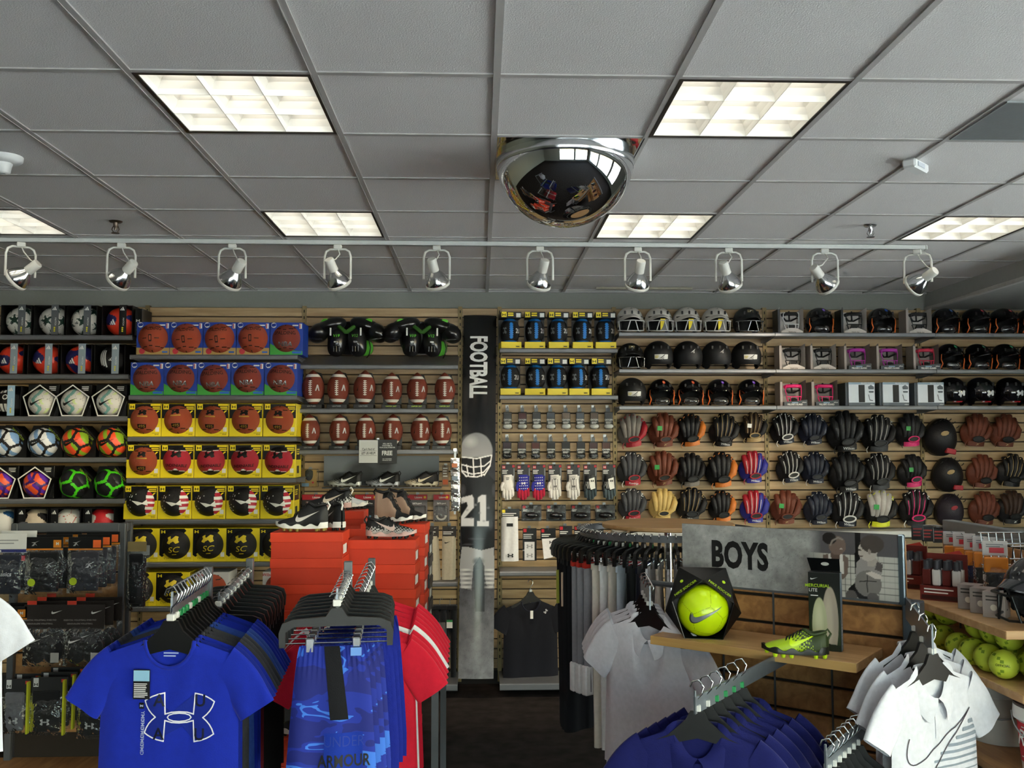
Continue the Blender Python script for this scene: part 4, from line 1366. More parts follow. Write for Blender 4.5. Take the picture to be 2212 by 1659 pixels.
# shoulder pads
PADB = mat('#141416', rough=0.28, vary=0.1, scale=14, coat=0.3)
PADG = mat('#54b51e', rough=0.45, vary=0.06)
def patch_shell(cx, cz, rx, rz, bulge, yoff, seed, p=2.6, n=14, m=28, rot=0.0):
 """A domed plate: superellipse outline, bulging to -y, with thickness."""
 A = np.zeros((n, m, 3))
 th = np.linspace(0, 2 * PI, m, endpoint=False)
 e = 2 / p
 for i in range(n):
  f = (i + 0.001) / (n - 1)
  x = rx * f * np.sign(np.cos(th)) * np.abs(np.cos(th)) ** e
  z = rz * f * np.sign(np.sin(th)) * np.abs(np.sin(th)) ** e
  c, s = math.cos(rot), math.sin(rot)
  A[i, :, 0] = cx + x * c - z * s
  A[i, :, 2] = cz + x * s + z * c
  A[i, :, 1] = yoff - bulge * (1 - f ** 2.2)
 B = A[-1:].copy()
 B[:, :, 1] += 0.015
 return MB().grid(np.concatenate([A, B]), 0, cv=True, flip=True)
for k, (px, pz) in enumerate(((752, 766), (911, 763))):
 y0 = YFB + 0.14
 q = at(px, pz, y0)
 t = thing('shoulder_pads', '%s black football shoulder pads with green badges on the top shelf' % ('left', 'right')[k], 'shoulder pads', (q.x, y0, fz[0] + 0.085), (0, 0, (-0.05, 0.08)[k]), 'black shoulder pads', (1.0,) * 3)
 for s in (-1, 1):
  cp = ob('chest_plate', patch_shell(s * 0.078, 0.10, 0.07, 0.115, 0.055, -0.05, 1, rot=s * 0.12).mesh(smooth=True), PADB, t)
  for j in range(3):
   ob('rib_ridge', MB().tube([(s * (0.05 + 0.022 * j), -0.098 + 0.004 * abs(j - 1), 0.02), (s * (0.052 + 0.02 * j), -0.101, 0.06)], 0.006, 6).mesh(smooth=True), PADB, cp)
  ob('number_badge', Print().text('V19' if s < 0 else 'V12', 0.022, 0, s * 0.07, 0.13, bold=0.02, shear=0.2).mesh(lambda q, h: np.stack([q[:, 0], np.full(len(q), -0.106 - h), q[:, 1]], -1)), PADG, cp)
  ob('buckle', MB().box(s * 0.075 - 0.016, s * 0.075 + 0.016, -0.112, -0.1, 0.085, 0.1, bev=0.003).mesh(), SILV, cp)
  A = MB().ball(1, (0, 0, 0), 28, 14, sc=(0.125, 0.10, 0.062)).xf(Matrix.Translation((s * 0.135, -0.01, 0.225)) @ Matrix.Rotation(s * 0.32, 4, 'Y'))
  ob('shoulder_arch', A.mesh(smooth=True), PADB, t)
  A = MB().ball(1, (0, 0, 0), 28, 14, sc=(0.088, 0.10, 0.07)).xf(Matrix.Translation((s * 0.225, -0.015, 0.172)) @ Matrix.Rotation(s * 0.75, 4, 'Y'))
  cap = ob('shoulder_cap', A.mesh(smooth=True), PADB, t)
  ob('rim', MB().tube([(s * 0.18, -0.10, 0.11), (s * 0.235, -0.105, 0.115), (s * 0.28, -0.07, 0.125), (s * 0.295, 0.0, 0.13)], 0.008, 6).mesh(smooth=True), PADB, cap)
  ob('shoulder_badge', Print().poly(bez([(-0.032, -0.01), ((-0.02, 0.02), (0.01, 0.022), (0.034, 0.006)), (0.03, -0.012), ((0.01, 0.0), (-0.01, -0.002), (-0.032, -0.01))], 5), 0).mesh(lambda q, h, s=s: np.stack([q[:, 0] + s * 0.165, -0.082 + 0.0 * q[:, 0], q[:, 1] + 0.258], -1), base=0.002), PADG, t)
  ob('strap', MB().box(s * 0.115 - 0.006, s * 0.115 + 0.006, -0.112, -0.106, 0.14, 0.2, bev=0.001).mesh(), WHITE, t)
 ob('back_plate', patch_shell(0, 0.14, 0.17, 0.13, -0.03, 0.05, 1).mesh(smooth=True), PADB, t)
 ob('padding', patch_shell(0.12, 0.055, 0.075, 0.06, 0.02, -0.02, 2).mesh(smooth=True), mat('#3d8a1c', rough=0.8, vary=0.1), t)
 ob('neck_roll', MB().tube([(-0.11, -0.02, 0.25), (-0.06, -0.07, 0.215), (-0.005, -0.085, 0.17), (0.005, -0.085, 0.17), (0.06, -0.07, 0.215), (0.11, -0.02, 0.25)], 0.016, 8).mesh(smooth=True), mat('#2c5b16', rough=0.8, vary=0.1), t)
 ob('hanging_strap', MB().tube([(0.17, -0.06, 0.11), (0.185, -0.075, 0.05), (0.175, -0.07, 0.0), (0.16, -0.1, -0.03)], 0.005, 5, flat=0.3).mesh(), K, t)
# hanging notice on the lower football shelf
t = thing('hanging_sign', 'black and white help sign hanging from the lower football shelf', 'sign', (at(816, 976, YFB - 0.02).x, YFB - 0.02, at(816, 1001, YFB - 0.02).z), (-0.03, 0, 0))
W2, H2 = 0.143, 0.178
ob('board', MB().box(-W2, W2, 0, 0.004, 0, H2, bev=0.001).mesh(), BLACK, t)
p = Print().poly(rect2(-W2 + 0.003, 0.0, 0.004, H2 - 0.004), 0)
p.text("Can't find it?", 0.017, 1, -0.07, 0.098, bold=0.02, condense=0.78)
p.poly(rect2(-0.132, -0.008, 0.092, 0.094), 1).poly(rect2(-0.132, -0.008, 0.058, 0.06), 1)
p.text('LET US HELP!', 0.018, 1, -0.07, 0.068, bold=0.03, condense=0.72)
for i, s_ in enumerate(("WE'LL SHIP TO", 'YOUR HOME OR', 'YOUR LOCAL STORE FOR')):
 p.text(s_, 0.010, 0, 0.07, 0.142 - i * 0.014, bold=0.02, condense=0.72)
p.text('FREE', 0.032, 0, 0.07, 0.062, bold=0.05, condense=0.85)
p.text('ASK A TEAM MEMBER', 0.0065, 0, 0.07, 0.03, condense=0.8).text('FOR DETAILS TODAY', 0.0065, 0, 0.07, 0.019, condense=0.8)
pix(t, p, [card('#cfd0cc'), K], t, 'lettering_print')
ob('hanger_clip', MB().box(-0.01, 0.01, 0.0, 0.02, H2, H2 + 0.012).mesh(), SILV, t)
# ledge with three cleats before a grey picture panel
YL = 7.2
lz = at(820, 1052, YL).z
t = shelf(at(695, 1050, YL).x, at(953, 1050, YL).x, lz, YL, 'thin dark ledge carrying three cleats in a row', lip=0.012, m=painted('#4a4b4e'), name='wall_ledge', brackets=False)
t = thing('picture_panel', 'grey blurred picture panel standing behind the three cleats', 'picture panel', (at(824, 1050, WALL_Y - 0.06).x, WALL_Y - 0.062, lz + 0.002))
class Pic:
 """Flat printed picture: colours on the vertices of a fine grid, painted from simple shapes."""
 def __init__(s, w, h, nx, nz, bg='#808080'):
  s.w, s.h = w, h
  x, z = np.meshgrid(np.linspace(0, w, nx), np.linspace(0, h, nz), indexing='ij')
  s.X, s.Z = x, z
  s.C = np.zeros(x.shape + (3,))
  s.C[:] = lin(bg)
 def inside(s, P):
  P = np.asarray(P, float)
  ins = np.zeros(s.X.shape, bool)
  j = len(P) - 1
  for i in range(len(P)):
   (xi, zi), (xj, zj) = P[i], P[j]
   c = ((zi > s.Z) != (zj > s.Z)) & (s.X < (xj - xi) * (s.Z - zi) / (zj - zi + 1e-12) + xi)
   ins ^= c
   j = i
  return ins
 def poly(s, P, c, a=1.0):
  m = s.inside(P)
  s.C[m] = s.C[m] * (1 - a) + np.array(lin(c)) * a
  return s
 def oval(s, cx, cz, rx, rz, c, a=1.0, soft=0.0, rot=0.0):
  dx, dz = s.X - cx, s.Z - cz
  u = dx * math.cos(rot) + dz * math.sin(rot)
  v = -dx * math.sin(rot) + dz * math.cos(rot)
  r = np.sqrt((u / rx) ** 2 + (v / rz) ** 2)
  k = np.clip((1 - r) / soft, 0, 1) if soft else (r < 1).astype(float)
  k = (k * a)[..., None]
  s.C = s.C * (1 - k) + np.array(lin(c)) * k
  return s
 def line(s, pts, th, c, a=1.0):
  for (x0, z0), (x1, z1) in zip(pts[:-1], pts[1:]):
   dx, dz = x1 - x0, z1 - z0
   t = np.clip(((s.X - x0) * dx + (s.Z - z0) * dz) / (dx * dx + dz * dz + 1e-12), 0, 1)
   d = np.hypot(s.X - x0 - t * dx, s.Z - z0 - t * dz)
   k = (np.clip((th - d) / (th * 0.5), 0, 1) * a)[..., None]
   s.C = s.C * (1 - k) + np.array(lin(c)) * k
  return s
 def ramp(s, z0, c0, z1, c1, x0=None, x1=None):
  k = np.clip((s.Z - z0) / (z1 - z0), 0, 1)[..., None]
  col = np.array(lin(c0)) * (1 - k) + np.array(lin(c1)) * k
  m = (s.Z >= min(z0, z1)) & (s.Z <= max(z0, z1))
  if x0 is not None:
   m &= (s.X >= x0) & (s.X <= x1)
  s.C[m] = col[m]
  return s
 def mottle(s, amt, cell, seed=1, zmax=1e9, zmin=-1e9, dark=0.0):
  rng = np.random.RandomState(seed)
  f = np.zeros(s.X.shape)
  for o in range(3):
   n = max(2, int(s.w / cell * 2 ** o)) + 2
   m = max(2, int(s.h / cell * 2 ** o)) + 2
   g = rng.rand(n, m)
   u = s.X / s.w * (n - 1.001)
   v = s.Z / s.h * (m - 1.001)
   i, j = np.clip(u.astype(int), 0, n - 2), np.clip(v.astype(int), 0, m - 2)
   a, b = u - i, v - j
   f += (g[i, j] * (1 - a) * (1 - b) + g[i + 1, j] * a * (1 - b) + g[i, j + 1] * (1 - a) * b + g[i + 1, j + 1] * a * b - 0.5) / 1.6 ** o
  k = 1 + amt * f
  if dark:
   k = k * (1 - dark * (rng.rand(*s.X.shape) > 0.965))
  msk = (s.Z <= zmax) & (s.Z >= zmin)
  s.C[msk] *= np.clip(k, 0.1, 3)[msk][:, None]
  return s
 def mesh(s, fn=None, name='picture'):
  if fn is None:
   P = np.stack([s.X, np.zeros(s.X.shape), s.Z], -1)
  else:
   P = fn(s.X, s.Z)
  me = MB().grid(P, 0).mesh(name)
  at_ = me.color_attributes.new('Col', 'FLOAT_COLOR', 'POINT')
  C = np.concatenate([np.clip(s.C, 0, 1), np.ones(s.X.shape + (1,))], -1)
  at_.data.foreach_set('color', C.reshape(-1).astype(np.float32))
  me.polygons.foreach_set('use_smooth', [True] * len(me.polygons))
  return me
pw = at(949, 1050, WALL_Y - 0.06).x - at(700, 1050, WALL_Y - 0.06).x
ph = at(820, 985, WALL_Y - 0.06).z - lz
ob('board', MB().box(-pw / 2, pw / 2, 0, 0.006, 0, ph).mesh(), BLACK, t)
pc = Pic(pw, ph, 90, 30, '#6f757c')
pc.ramp(0, '#4d5157', ph, '#858c94')
pc.oval(0.33 * pw, 0.45 * ph, 0.16, 0.12, '#1d1e22', 0.85, 0.5).oval(0.52 * pw, 0.7 * ph, 0.1, 0.09, '#2a2b30', 0.8, 0.6).oval(0.15 * pw, 0.3 * ph, 0.09, 0.04, '#17181a', 0.8, 0.4)
ob('printed_picture', pc.mesh(), vcol_mat(0.5), t, (-pw / 2, -0.001, 0))
NB = mat('#18181b', rough=0.55, vary=0.1)
SV2 = mat('#9fa09c', rough=0.35, metal=0.3, vary=0.15)
for k, (px, m2) in enumerate(((744, SV2), (827, mat('#8d9096', rough=0.35, metal=0.3, vary=0.15)), (910, mat('#b3ab95', rough=0.35, metal=0.3, vary=0.15)))):
 q = at(px, 1051, YL + 0.09)
 shoe('%s of three black cleats with silver toe on the wall ledge' % ('leftmost', 'middle', 'rightmost')[k], (q.x, YL + 0.09, lz - 0.004), PI, [NB, m2], 0.262, 0.01, 'silver', 'cleats on the wall ledge', WHITE if k < 2 else mat('#d8ccae', rough=0.4, vary=0), solem=m2, studm=m2)
# ---- packages hung on pegs
def peg(x, z, y0, wall=WALL_Y - 0.038):
 """A bare metal peg; belongs to the slat panel it hooks into."""
 pan = min([o for o in bpy.data.objects if o.name.startswith('wall_panel')], key=lambda o: abs((o.bound_box[0][0] + o.bound_box[6][0]) / 2 - x))
 ob('peg_hook', MB().tube([(x, wall, z), (x, y0, z), (x, y0 - 0.012, z + 0.012)], 0.0028, 5).box(x - 0.012, x + 0.012, wall - 0.004, wall, z - 0.03, z + 0.025).mesh(), metal('#8d8f92'), pan)
CLEAR = film_mat('#fafbfb', 0.0, 0.12)
REDH = card('#b3202a')
def hang_card(name, label, cat, x, ytop, w, h, y, colour, group=None, art=None, mats=None, depth=0.0, rz=0.0, pegged=True, hole=True):
 """A hanging pack whose card is w by h; origin at the top centre of the card."""
 t = thing(name, label, cat, (x, y, ytop), (0, 0, rz), group)
 ob('card', MB().box(-w / 2, w / 2, 0, 0.0015, -h, 0).mesh(), colour, t)
 if art is not None:
  pix(t, art, mats, t, 'card_print')
 if pegged:
  peg(x, ytop - 0.012, y - 0.012)
 return t
RHEADS = ['red header pack behind left black shoe, upper football pegs', 'red header mouthguard pack with lettering, second from left', 'red header pack half behind the tan boot', 'red header pack with grey guard, fourth from left', 'red header pack with clear guard, rightmost']
for k, (x0, x1) in enumerate(((652, 708), (766, 815), (820, 872), (879, 923), (936, 971))):
 y = WALL_Y - 0.09
 a, b = at(x0, 1068, y), at(x1, 1127, y)
 w, h = b.x - a.x, a.z - b.z
 p = Print().poly(rect2(-w / 2 + 0.002, w / 2 - 0.002, -0.042, -0.002), 0).text('Lizone', 0.016, 1, 0.01, -0.03, bold=0.02).poly(disc2(0.01, 12, w / 2 - 0.02, -0.022), 2)
 p.text('Worn by the Pros' if k == 1 else 'Self fit guard', 0.013, 1, 0, -0.075, bold=0.02, condense=0.75)
 t = hang_card('mouthguard_pack', RHEADS[k], 'package', (a.x + b.x) / 2, a.z, w, h, y, card('#2a2426') if k < 3 else card('#6b6668'), 'red-headed mouthguard packs', p, [REDH, WHITE, ink('#e0b22a')])
 gm = (mat('#3f6fa8', rough=0.3), mat('#7fb0d8', rough=0.2), mat('#3f6fa8', rough=0.3), mat('#b4a9a4', rough=0.3), mat('#d8d6cf', rough=0.2))[k]
 ob('guard', MB().tube([(0.035 * math.cos(a_), -0.014, -h + 0.05 + 0.034 * math.sin(a_)) for a_ in np.linspace(PI, 2 * PI, 9)], 0.009, 8).mesh(smooth=True), gm, t)
 ob('blister', MB().box(-w / 2 + 0.012, w / 2 - 0.012, -0.03, -0.001, -h + 0.006, -0.085, bev=0.006).mesh(), CLEAR, t)
# pack with printed face on the left
a, b = at(651, 1013, WALL_Y - 0.1), at(684, 1052, WALL_Y - 0.1)
w, h = b.x - a.x, a.z - b.z
p = Print().poly(bez([(-0.03, -0.02), ((-0.03, 0.0), (0.03, 0.0), (0.03, -0.02)), ((0.035, -0.07), (0.02, -0.09), (0.0, -0.092)), ((-0.02, -0.09), (-0.035, -0.07), (-0.03, -0.02))], 6), 0).poly(rect2(-w / 2 + 0.004, 0.0, -h + 0.004, -h + 0.03), 1).poly(disc2(0.008, 10, 0.03, -h + 0.035), 2)
t = hang_card('mouthguard_pack', 'small tan pack with dark round shape left of the cleat ledge', 'package', (a.x + b.x) / 2, a.z, w, h, WALL_Y - 0.1, card('#b08a4a'), None, p, [K, ink('#8fb6d8'), REDH])
ob('blister', MB().box(-w / 2, w / 2 + 0.015, -0.035, -0.001, -h, 0, bev=0.004).mesh(), CLEAR, t)
# strip of shiny packs at the banner's left
FOIL = metal('#c9ccce', rough=0.18, bump=0.6, bscale=60)
q = at(983, 975, YFB - 0.02)
cs = thing('clip_strip', 'vertical clip strip left of the tall banner holding small foil packs', 'clip strip', (q.x, YFB - 0.02, q.z))
ob('strip', MB().box(-0.008, 0.008, 0.008, 0.01, -0.47, 0.015).mesh(), metal('#9a9c9e'), cs)
ob('strip_hook', MB().box(-0.012, 0.012, 0, 0.012, 0.0, 0.022).mesh(), SILV, cs)
for k, dz in enumerate((-0.06, -0.155, -0.25, -0.345)):
 s = thing('foil_pack', '%s crinkled foil pack on the clip strip beside the banner' % ('topmost', 'second', 'third', 'lowest')[k], 'package', (q.x + 0.002 * k, YFB - 0.022, q.z + dz), (0, 0, 0.1 * (k - 1.5)), 'foil packs on the clip strip')
 g = np.zeros((6, 8, 3))
 for i in range(6):
  for j in range(8):
   u, v = i / 5 * 2 - 1, j / 7 * 2 - 1
   g[i, j] = (0.034 * u, -0.014 * (1 - u * u) * (1 - v * v) - 0.002 * RNG.random(), -0.045 + 0.055 * v)
 ob('pouch', MB().grid(g, 0).mesh(smooth=True), FOIL, s)
 ob('pouch_label', MB().box(-0.022, 0.02, -0.0165, -0.0155, -0.06, -0.03).mesh(), card(('#a86a4a', '#6a7a8a', '#3a3f45', '#4a4f58')[k]), s)
t = hang_card('mouthguard_pack', 'tall narrow brown pack hanging just left of the clip strip', 'package', at(962, 1040, WALL_Y - 0.11).x, at(962, 1005, WALL_Y - 0.11).z, 0.05, 0.165, WALL_Y - 0.11, card('#7d6a55'), None, Print().lines(-0.018, 0.018, -0.02, 4, 0.02, 0.008, 0).poly(rect2(-0.02, 0.02, -0.15, -0.11), 1), [WHITE, ink('#b0542a')])
# two towels / socks with dark cards, shelf, hanging dark trousers below
z = at(953, 1257, YFB + 0.02).z
shelf(at(900, 1257, YFB + 0.02).x, fx1, z, YFB + 0.02, 'metal shelf under the two cream towels')
def towel(name, label, x0, x1, y0, y1, yd, m, cardm, tick, flare=0.0, cardh=0.075, fold=2):
 a, b = at(x0, y0, yd), at(x1, y1, yd)
 w, h = b.x - a.x, a.z - b.z
 t = thing(name, label, 'towel', ((a.x + b.x) / 2, yd, a.z))
 for k in range(fold):
  n, mm = 9, 14
  g = np.zeros((n, mm, 3))
  for i in range(n):
   for j in range(mm):
    u, v = i / (n - 1) * 2 - 1, j / (mm - 1)
    g[i, j] = (u * w / 2 * (1 + flare * v) + k * 0.008 + flare * v * 0.03, 0.02 * k - 0.02 * (1 - u ** 4) + 0.004 * math.sin(5 * u + 3 * v), -h * v - 0.004 * (1 - u * u) * k)
  back = g.copy()
  back[:, :, 1] = 0.02 * k + 0.004
  ob('towel_fold', MB().grid(g, 0).grid(back, 0, flip=True).mesh(smooth=True), m, t)
 ob('header_card', MB().box(-w / 2 + 0.002, w / 2 + 0.012, -0.003, 0.0, -0.01, cardh).mesh(), cardm, t)
 p = Print().lines(-w / 2 + 0.008, w / 2 - 0.01, cardh * 0.45, 2, 0.014, 0.006, 0)
 if tick == 'tick':
  p.poly(TICK, 0, 0.022, w / 2 - 0.012, cardh * 0.8)
  e = Print().poly(TICK, 0, w * 0.5, -0.004, -0.045)
 else:
  p.poly(rect2(-w / 2 + 0.006, -w / 2 + 0.03, cardh - 0.03, cardh - 0.006), 1)
  e = Print().poly(ARCS, 0, w * 0.36, 0.005, -h + 0.045).poly(rect2(-0.025, 0.025, -0.075, -0.05), 0)
 ob('card_print', p.mesh(base=0.0035), [WHITE, YEL], t)
 ob('emblem', e.mesh(lambda q, hh: np.stack([q[:, 0], np.full(len(q), -0.0245 - hh), q[:, 1]], -1)), K, t)
 peg((a.x + b.x) / 2, a.z + cardh - 0.015, yd - 0.02)
 return t
cream = cloth('#b9b09a')
BRC = card('#2d2724')
towel('hand_towel', 'left cream towel with black tick beside the red boxes', 917, 944, 1158, 1253, 7.2, cream, BRC, 'tick', 0.25)
towel('hand_towel', 'right cream towel with black tick beside the banner', 955, 982, 1158, 1252, 7.2, cream, BRC, 'tick', 0.0)
DARK = cloth('#15161a')
DARK2 = cloth('#191b20')
def trousers_hung(label, px, y0, y1, yd, m, half):
 a, b = at(px, y0, yd), at(px, y1, yd)
 h = a.z - b.z
 t = thing('hanging_trousers', label, 'trousers', (a.x, yd, a.z), (0, 0, RNG.uniform(-0.2, 0.2)), 'dark trousers hung below the towels')
 for s in (-1, 1):
  n, mm = 12, 12
  g = np.zeros((n, mm, 3))
  for i in range(n):
   for j in range(mm):
    th, v = 2 * PI * i / n, j / (mm - 1)
    r = half / 2 * (1 - 0.25 * v)
    g[i, j] = (s * half / 2 * (0.9 + 0.1 * v) + r * math.cos(th) * 1.02, 0.03 * math.sin(th) * (1 - 0.3 * v) + 0.004 * math.sin(8 * v + th), -h * v)
  ob('trouser_leg', MB().grid(g, 0, cu=True).mesh(smooth=True), m, t)
 ob('waistband', MB().box(-half * 1.02, half * 1.02, -0.034, 0.034, -0.03, 0.005, bev=0.008).mesh(), m, t)
 ob('hanger_hook', MB().tube([(0, 0, 0.0), (0, 0, 0.04), (0.012, 0, 0.055), (0.02, 0, 0.045)], 0.0025, 5).mesh(), metal('#9fa3a6'), t)
 return t
for k, px in enumerate((930, 950, 972)):
 tt = trousers_hung('%s of three dark trousers hanging under the towel shelf' % ('leftmost', 'middle', 'rightmost')[k], px, 1308, 1462, 7.2 - 0.03 * (k % 2), (DARK, DARK2, DARK)[k], 0.055)
 if k == 2:
  ob('price_tag', MB().box(-0.022, 0.022, -0.046, -0.044, -0.16, -0.1).mesh(), WHITE, tt)
  ob('tag_stripe', MB().box(-0.022, 0.022, -0.0465, -0.0455, -0.115, -0.1).mesh(), ink('#2c8a4a'), tt)
dz = at(960, 1478, 6.98).z
shelf(at(900, 1478, 6.98).x, at(989, 1478, 6.98).x, dz, 6.98, 'low base deck left of the tall banner', lip=0.05, brackets=False, name='base_deck')
shelf(at(1079, 1478, 6.98).x, at(1327, 1478, 6.98).x, dz, 6.98, 'low base deck right of the tall banner, under the black jersey', lip=0.05, brackets=False, name='base_deck')
shelf(at(1332, 1478, 6.98).x, at(1651, 1478, 6.98).x, dz, 6.98, 'low base deck under the leftmost mitts', lip=0.05, brackets=False, name='base_deck')
# ------------------------------------------------------------------ tall banner
bt, bb = at(1037, 682, 7.27), at(1028, 1466, 6.93)
bw = 0.256
bh = (bt - bb).length
t = thing('football_banner', 'tall narrow photo banner of a football player lettered down its length', 'banner', tuple(bb), (-math.atan2(bt.y - bb.y, bt.z - bb.z), math.atan2(bt.x - bb.x, bt.z - bb.z), 0))
U = lambda x, y: (bw * (x - (1002 - 12 * (y - 682) / 784)) / (71 + 4 * (y - 682) / 784), bh * (1466 - y) / 784)
pc = Pic(bw, bh, 72, 520, '#0e0f11')
pc.ramp(0, '#76777a', U(0, 1330)[1], '#5a5b60').ramp(U(0, 1330)[1], '#5a5b60', U(0, 1240)[1], '#2a2b30').ramp(U(0, 1240)[1], '#2a2b30', U(0, 1060)[1], '#1a1b1f').ramp(U(0, 1060)[1], '#26282d', U(0, 960)[1], '#17181b').ramp(U(0, 960)[1], '#17181b', U(0, 700)[1], '#0c0d0e')
pc.mottle(0.45, 0.05, 4, zmax=U(0, 1280)[1], dark=0.35)
P_ = lambda *a: [U(x, y) for x, y in a]
# trousers and legs fading out
pc.poly(P_((998, 1195), (1066, 1195), (1068, 1260), (1064, 1280), (1050, 1275), (1042, 1230), (1034, 1225), (1022, 1240), (1018, 1285), (996, 1280), (992, 1240)), '#8d8e90')
for cx, cy in ((1005, 1255), (1058, 1255)):
 for k in range(5):
  pc.oval(*U(cx, cy - 12 + 9 * k), 0.055, 0.012, '#c9c9c8', 0.7, 0.8)
  pc.oval(*U(cx + (6 if cx < 1030 else -6), cy - 8 + 9 * k), 0.05, 0.008, '#2c2d30', 0.6, 0.8)
pc.poly(P_((1022, 1235), (1036, 1215), (1046, 1235), (1046, 1330), (1026, 1330)), '#1a1b1e', 0.85)
pc.oval(*U(1033, 1225), 0.05, 0.035, '#141416', 0.8, 0.5)
# jersey
pc.poly(P_((992, 1045), (1006, 1035), (1050, 1036), (1074, 1060), (1070, 1130), (1068, 1195), (1040, 1202), (998, 1192), (994, 1110)), '#131416')
for (x, y, rx, rz, c) in ((1000, 1075, 0.03, 0.06, '#3a3b3f'), (1066, 1075, 0.02, 0.07, '#33343a'), (1030, 1178, 0.09, 0.012, '#2f3035'), (1012, 1190, 0.06, 0.01, '#3a3b40'), (1060, 1150, 0.02, 0.07, '#2c2d31')):
 pc.oval(*U(x, y), rx, rz, c, 0.8, 0.7)
two = ((996, 1090), (1020, 1084), (1024, 1092), (1024, 1112), (1004, 1134), (1024, 1134), (1024, 1152), (996, 1152), (996, 1130), (1010, 1108), (1008, 1100), (996, 1104))
one = ((1032, 1090), (1040, 1084), (1050, 1084), (1050, 1140), (1056, 1140), (1056, 1152), (1030, 1152), (1030, 1140), (1036, 1140), (1036, 1100), (1031, 1102))
for g in (two, one):
 pc.poly(P_(*g), '#b5b6b8')
 pc.line(P_(*g, g[0]), 0.0035, '#4a4b4e')
for k in range(7):
 pc.oval(*U(1000 + 9 * k, 1100 + (k * 17) % 45), 0.016, 0.012, '#6d6e72', 0.6, 0.7)
# helmet with cage
pc.oval(*U(1029, 990), 0.125, 0.145, '#8f9092', 1, 0.06).oval(*U(1016, 968), 0.07, 0.06, '#c7c8c8', 0.8, 0.9).oval(*U(1040, 1012), 0.08, 0.06, '#77787a', 0.6, 0.7)
pc.poly(P_((994, 1002), (1040, 1004), (1060, 1000), (1060, 1030), (1040, 1046), (1010, 1044), (996, 1030)), '#18191c')
for g in (((994, 1002), (1030, 1006), (1062, 998)), ((994, 1018), (1020, 1025), (1046, 1022), (1060, 1010)), ((997, 1032), (1020, 1040), (1044, 1036), (1058, 1020)), ((1006, 1044), (1030, 1046), (1046, 1040)), ((1008, 1020), (1012, 1044)), ((1022, 1006), (1024, 1046)), ((1038, 1006), (1040, 1044)), ((994, 1002), (998, 1034), (1008, 1045)), ((1062, 998), (1058, 1022), (1046, 1042))):
 pc.line(P_(*g), 0.0055, '#dcdcdc')
bow = lambda X, Z: np.stack([X - bw / 2, -0.03 * np.sin(PI * Z / bh) - 0.016 * (1 - ((X - bw / 2) / (bw / 2)) ** 2), Z], -1)
ob('printed_picture', pc.mesh(bow), vcol_mat(0.2), t)
bk = np.array([[bow(np.array(x), np.array(z)) + np.array([0, 0.004, 0]) for z in np.linspace(0, bh, 30)] for x in (0, bw / 4, bw / 2, bw * 0.75, bw)])
ob('backing_board', MB().grid(bk, 0, flip=True).mesh(smooth=True), BLACK, t)
q0, q1 = U(1018, 731), U(1052, 872)
xm, zm = (q0[0] + q1[0]) / 2 - bw / 2, (q0[1] + q1[1]) / 2
p = Print()
V, _f = text2d('FOOTBALL', 0.055, 1, 1)
cw = (q0[1] - q1[1]) / (V[:, 0].max() - V[:, 0].min())
hh = q1[0] - q0[0]
p.text('FOOTBALL', hh, 0, xm - hh * 0.5, zm, rot=-PI / 2, bold=0.055, condense=cw / hh)
bmap = lambda q, h: bow(q[:, 0] + bw / 2, q[:, 1]) - np.array([0, 0.001 + h, 0])
ob('lettering', p.mesh(bmap, 0.02), ink('#f0f0ee'), t)
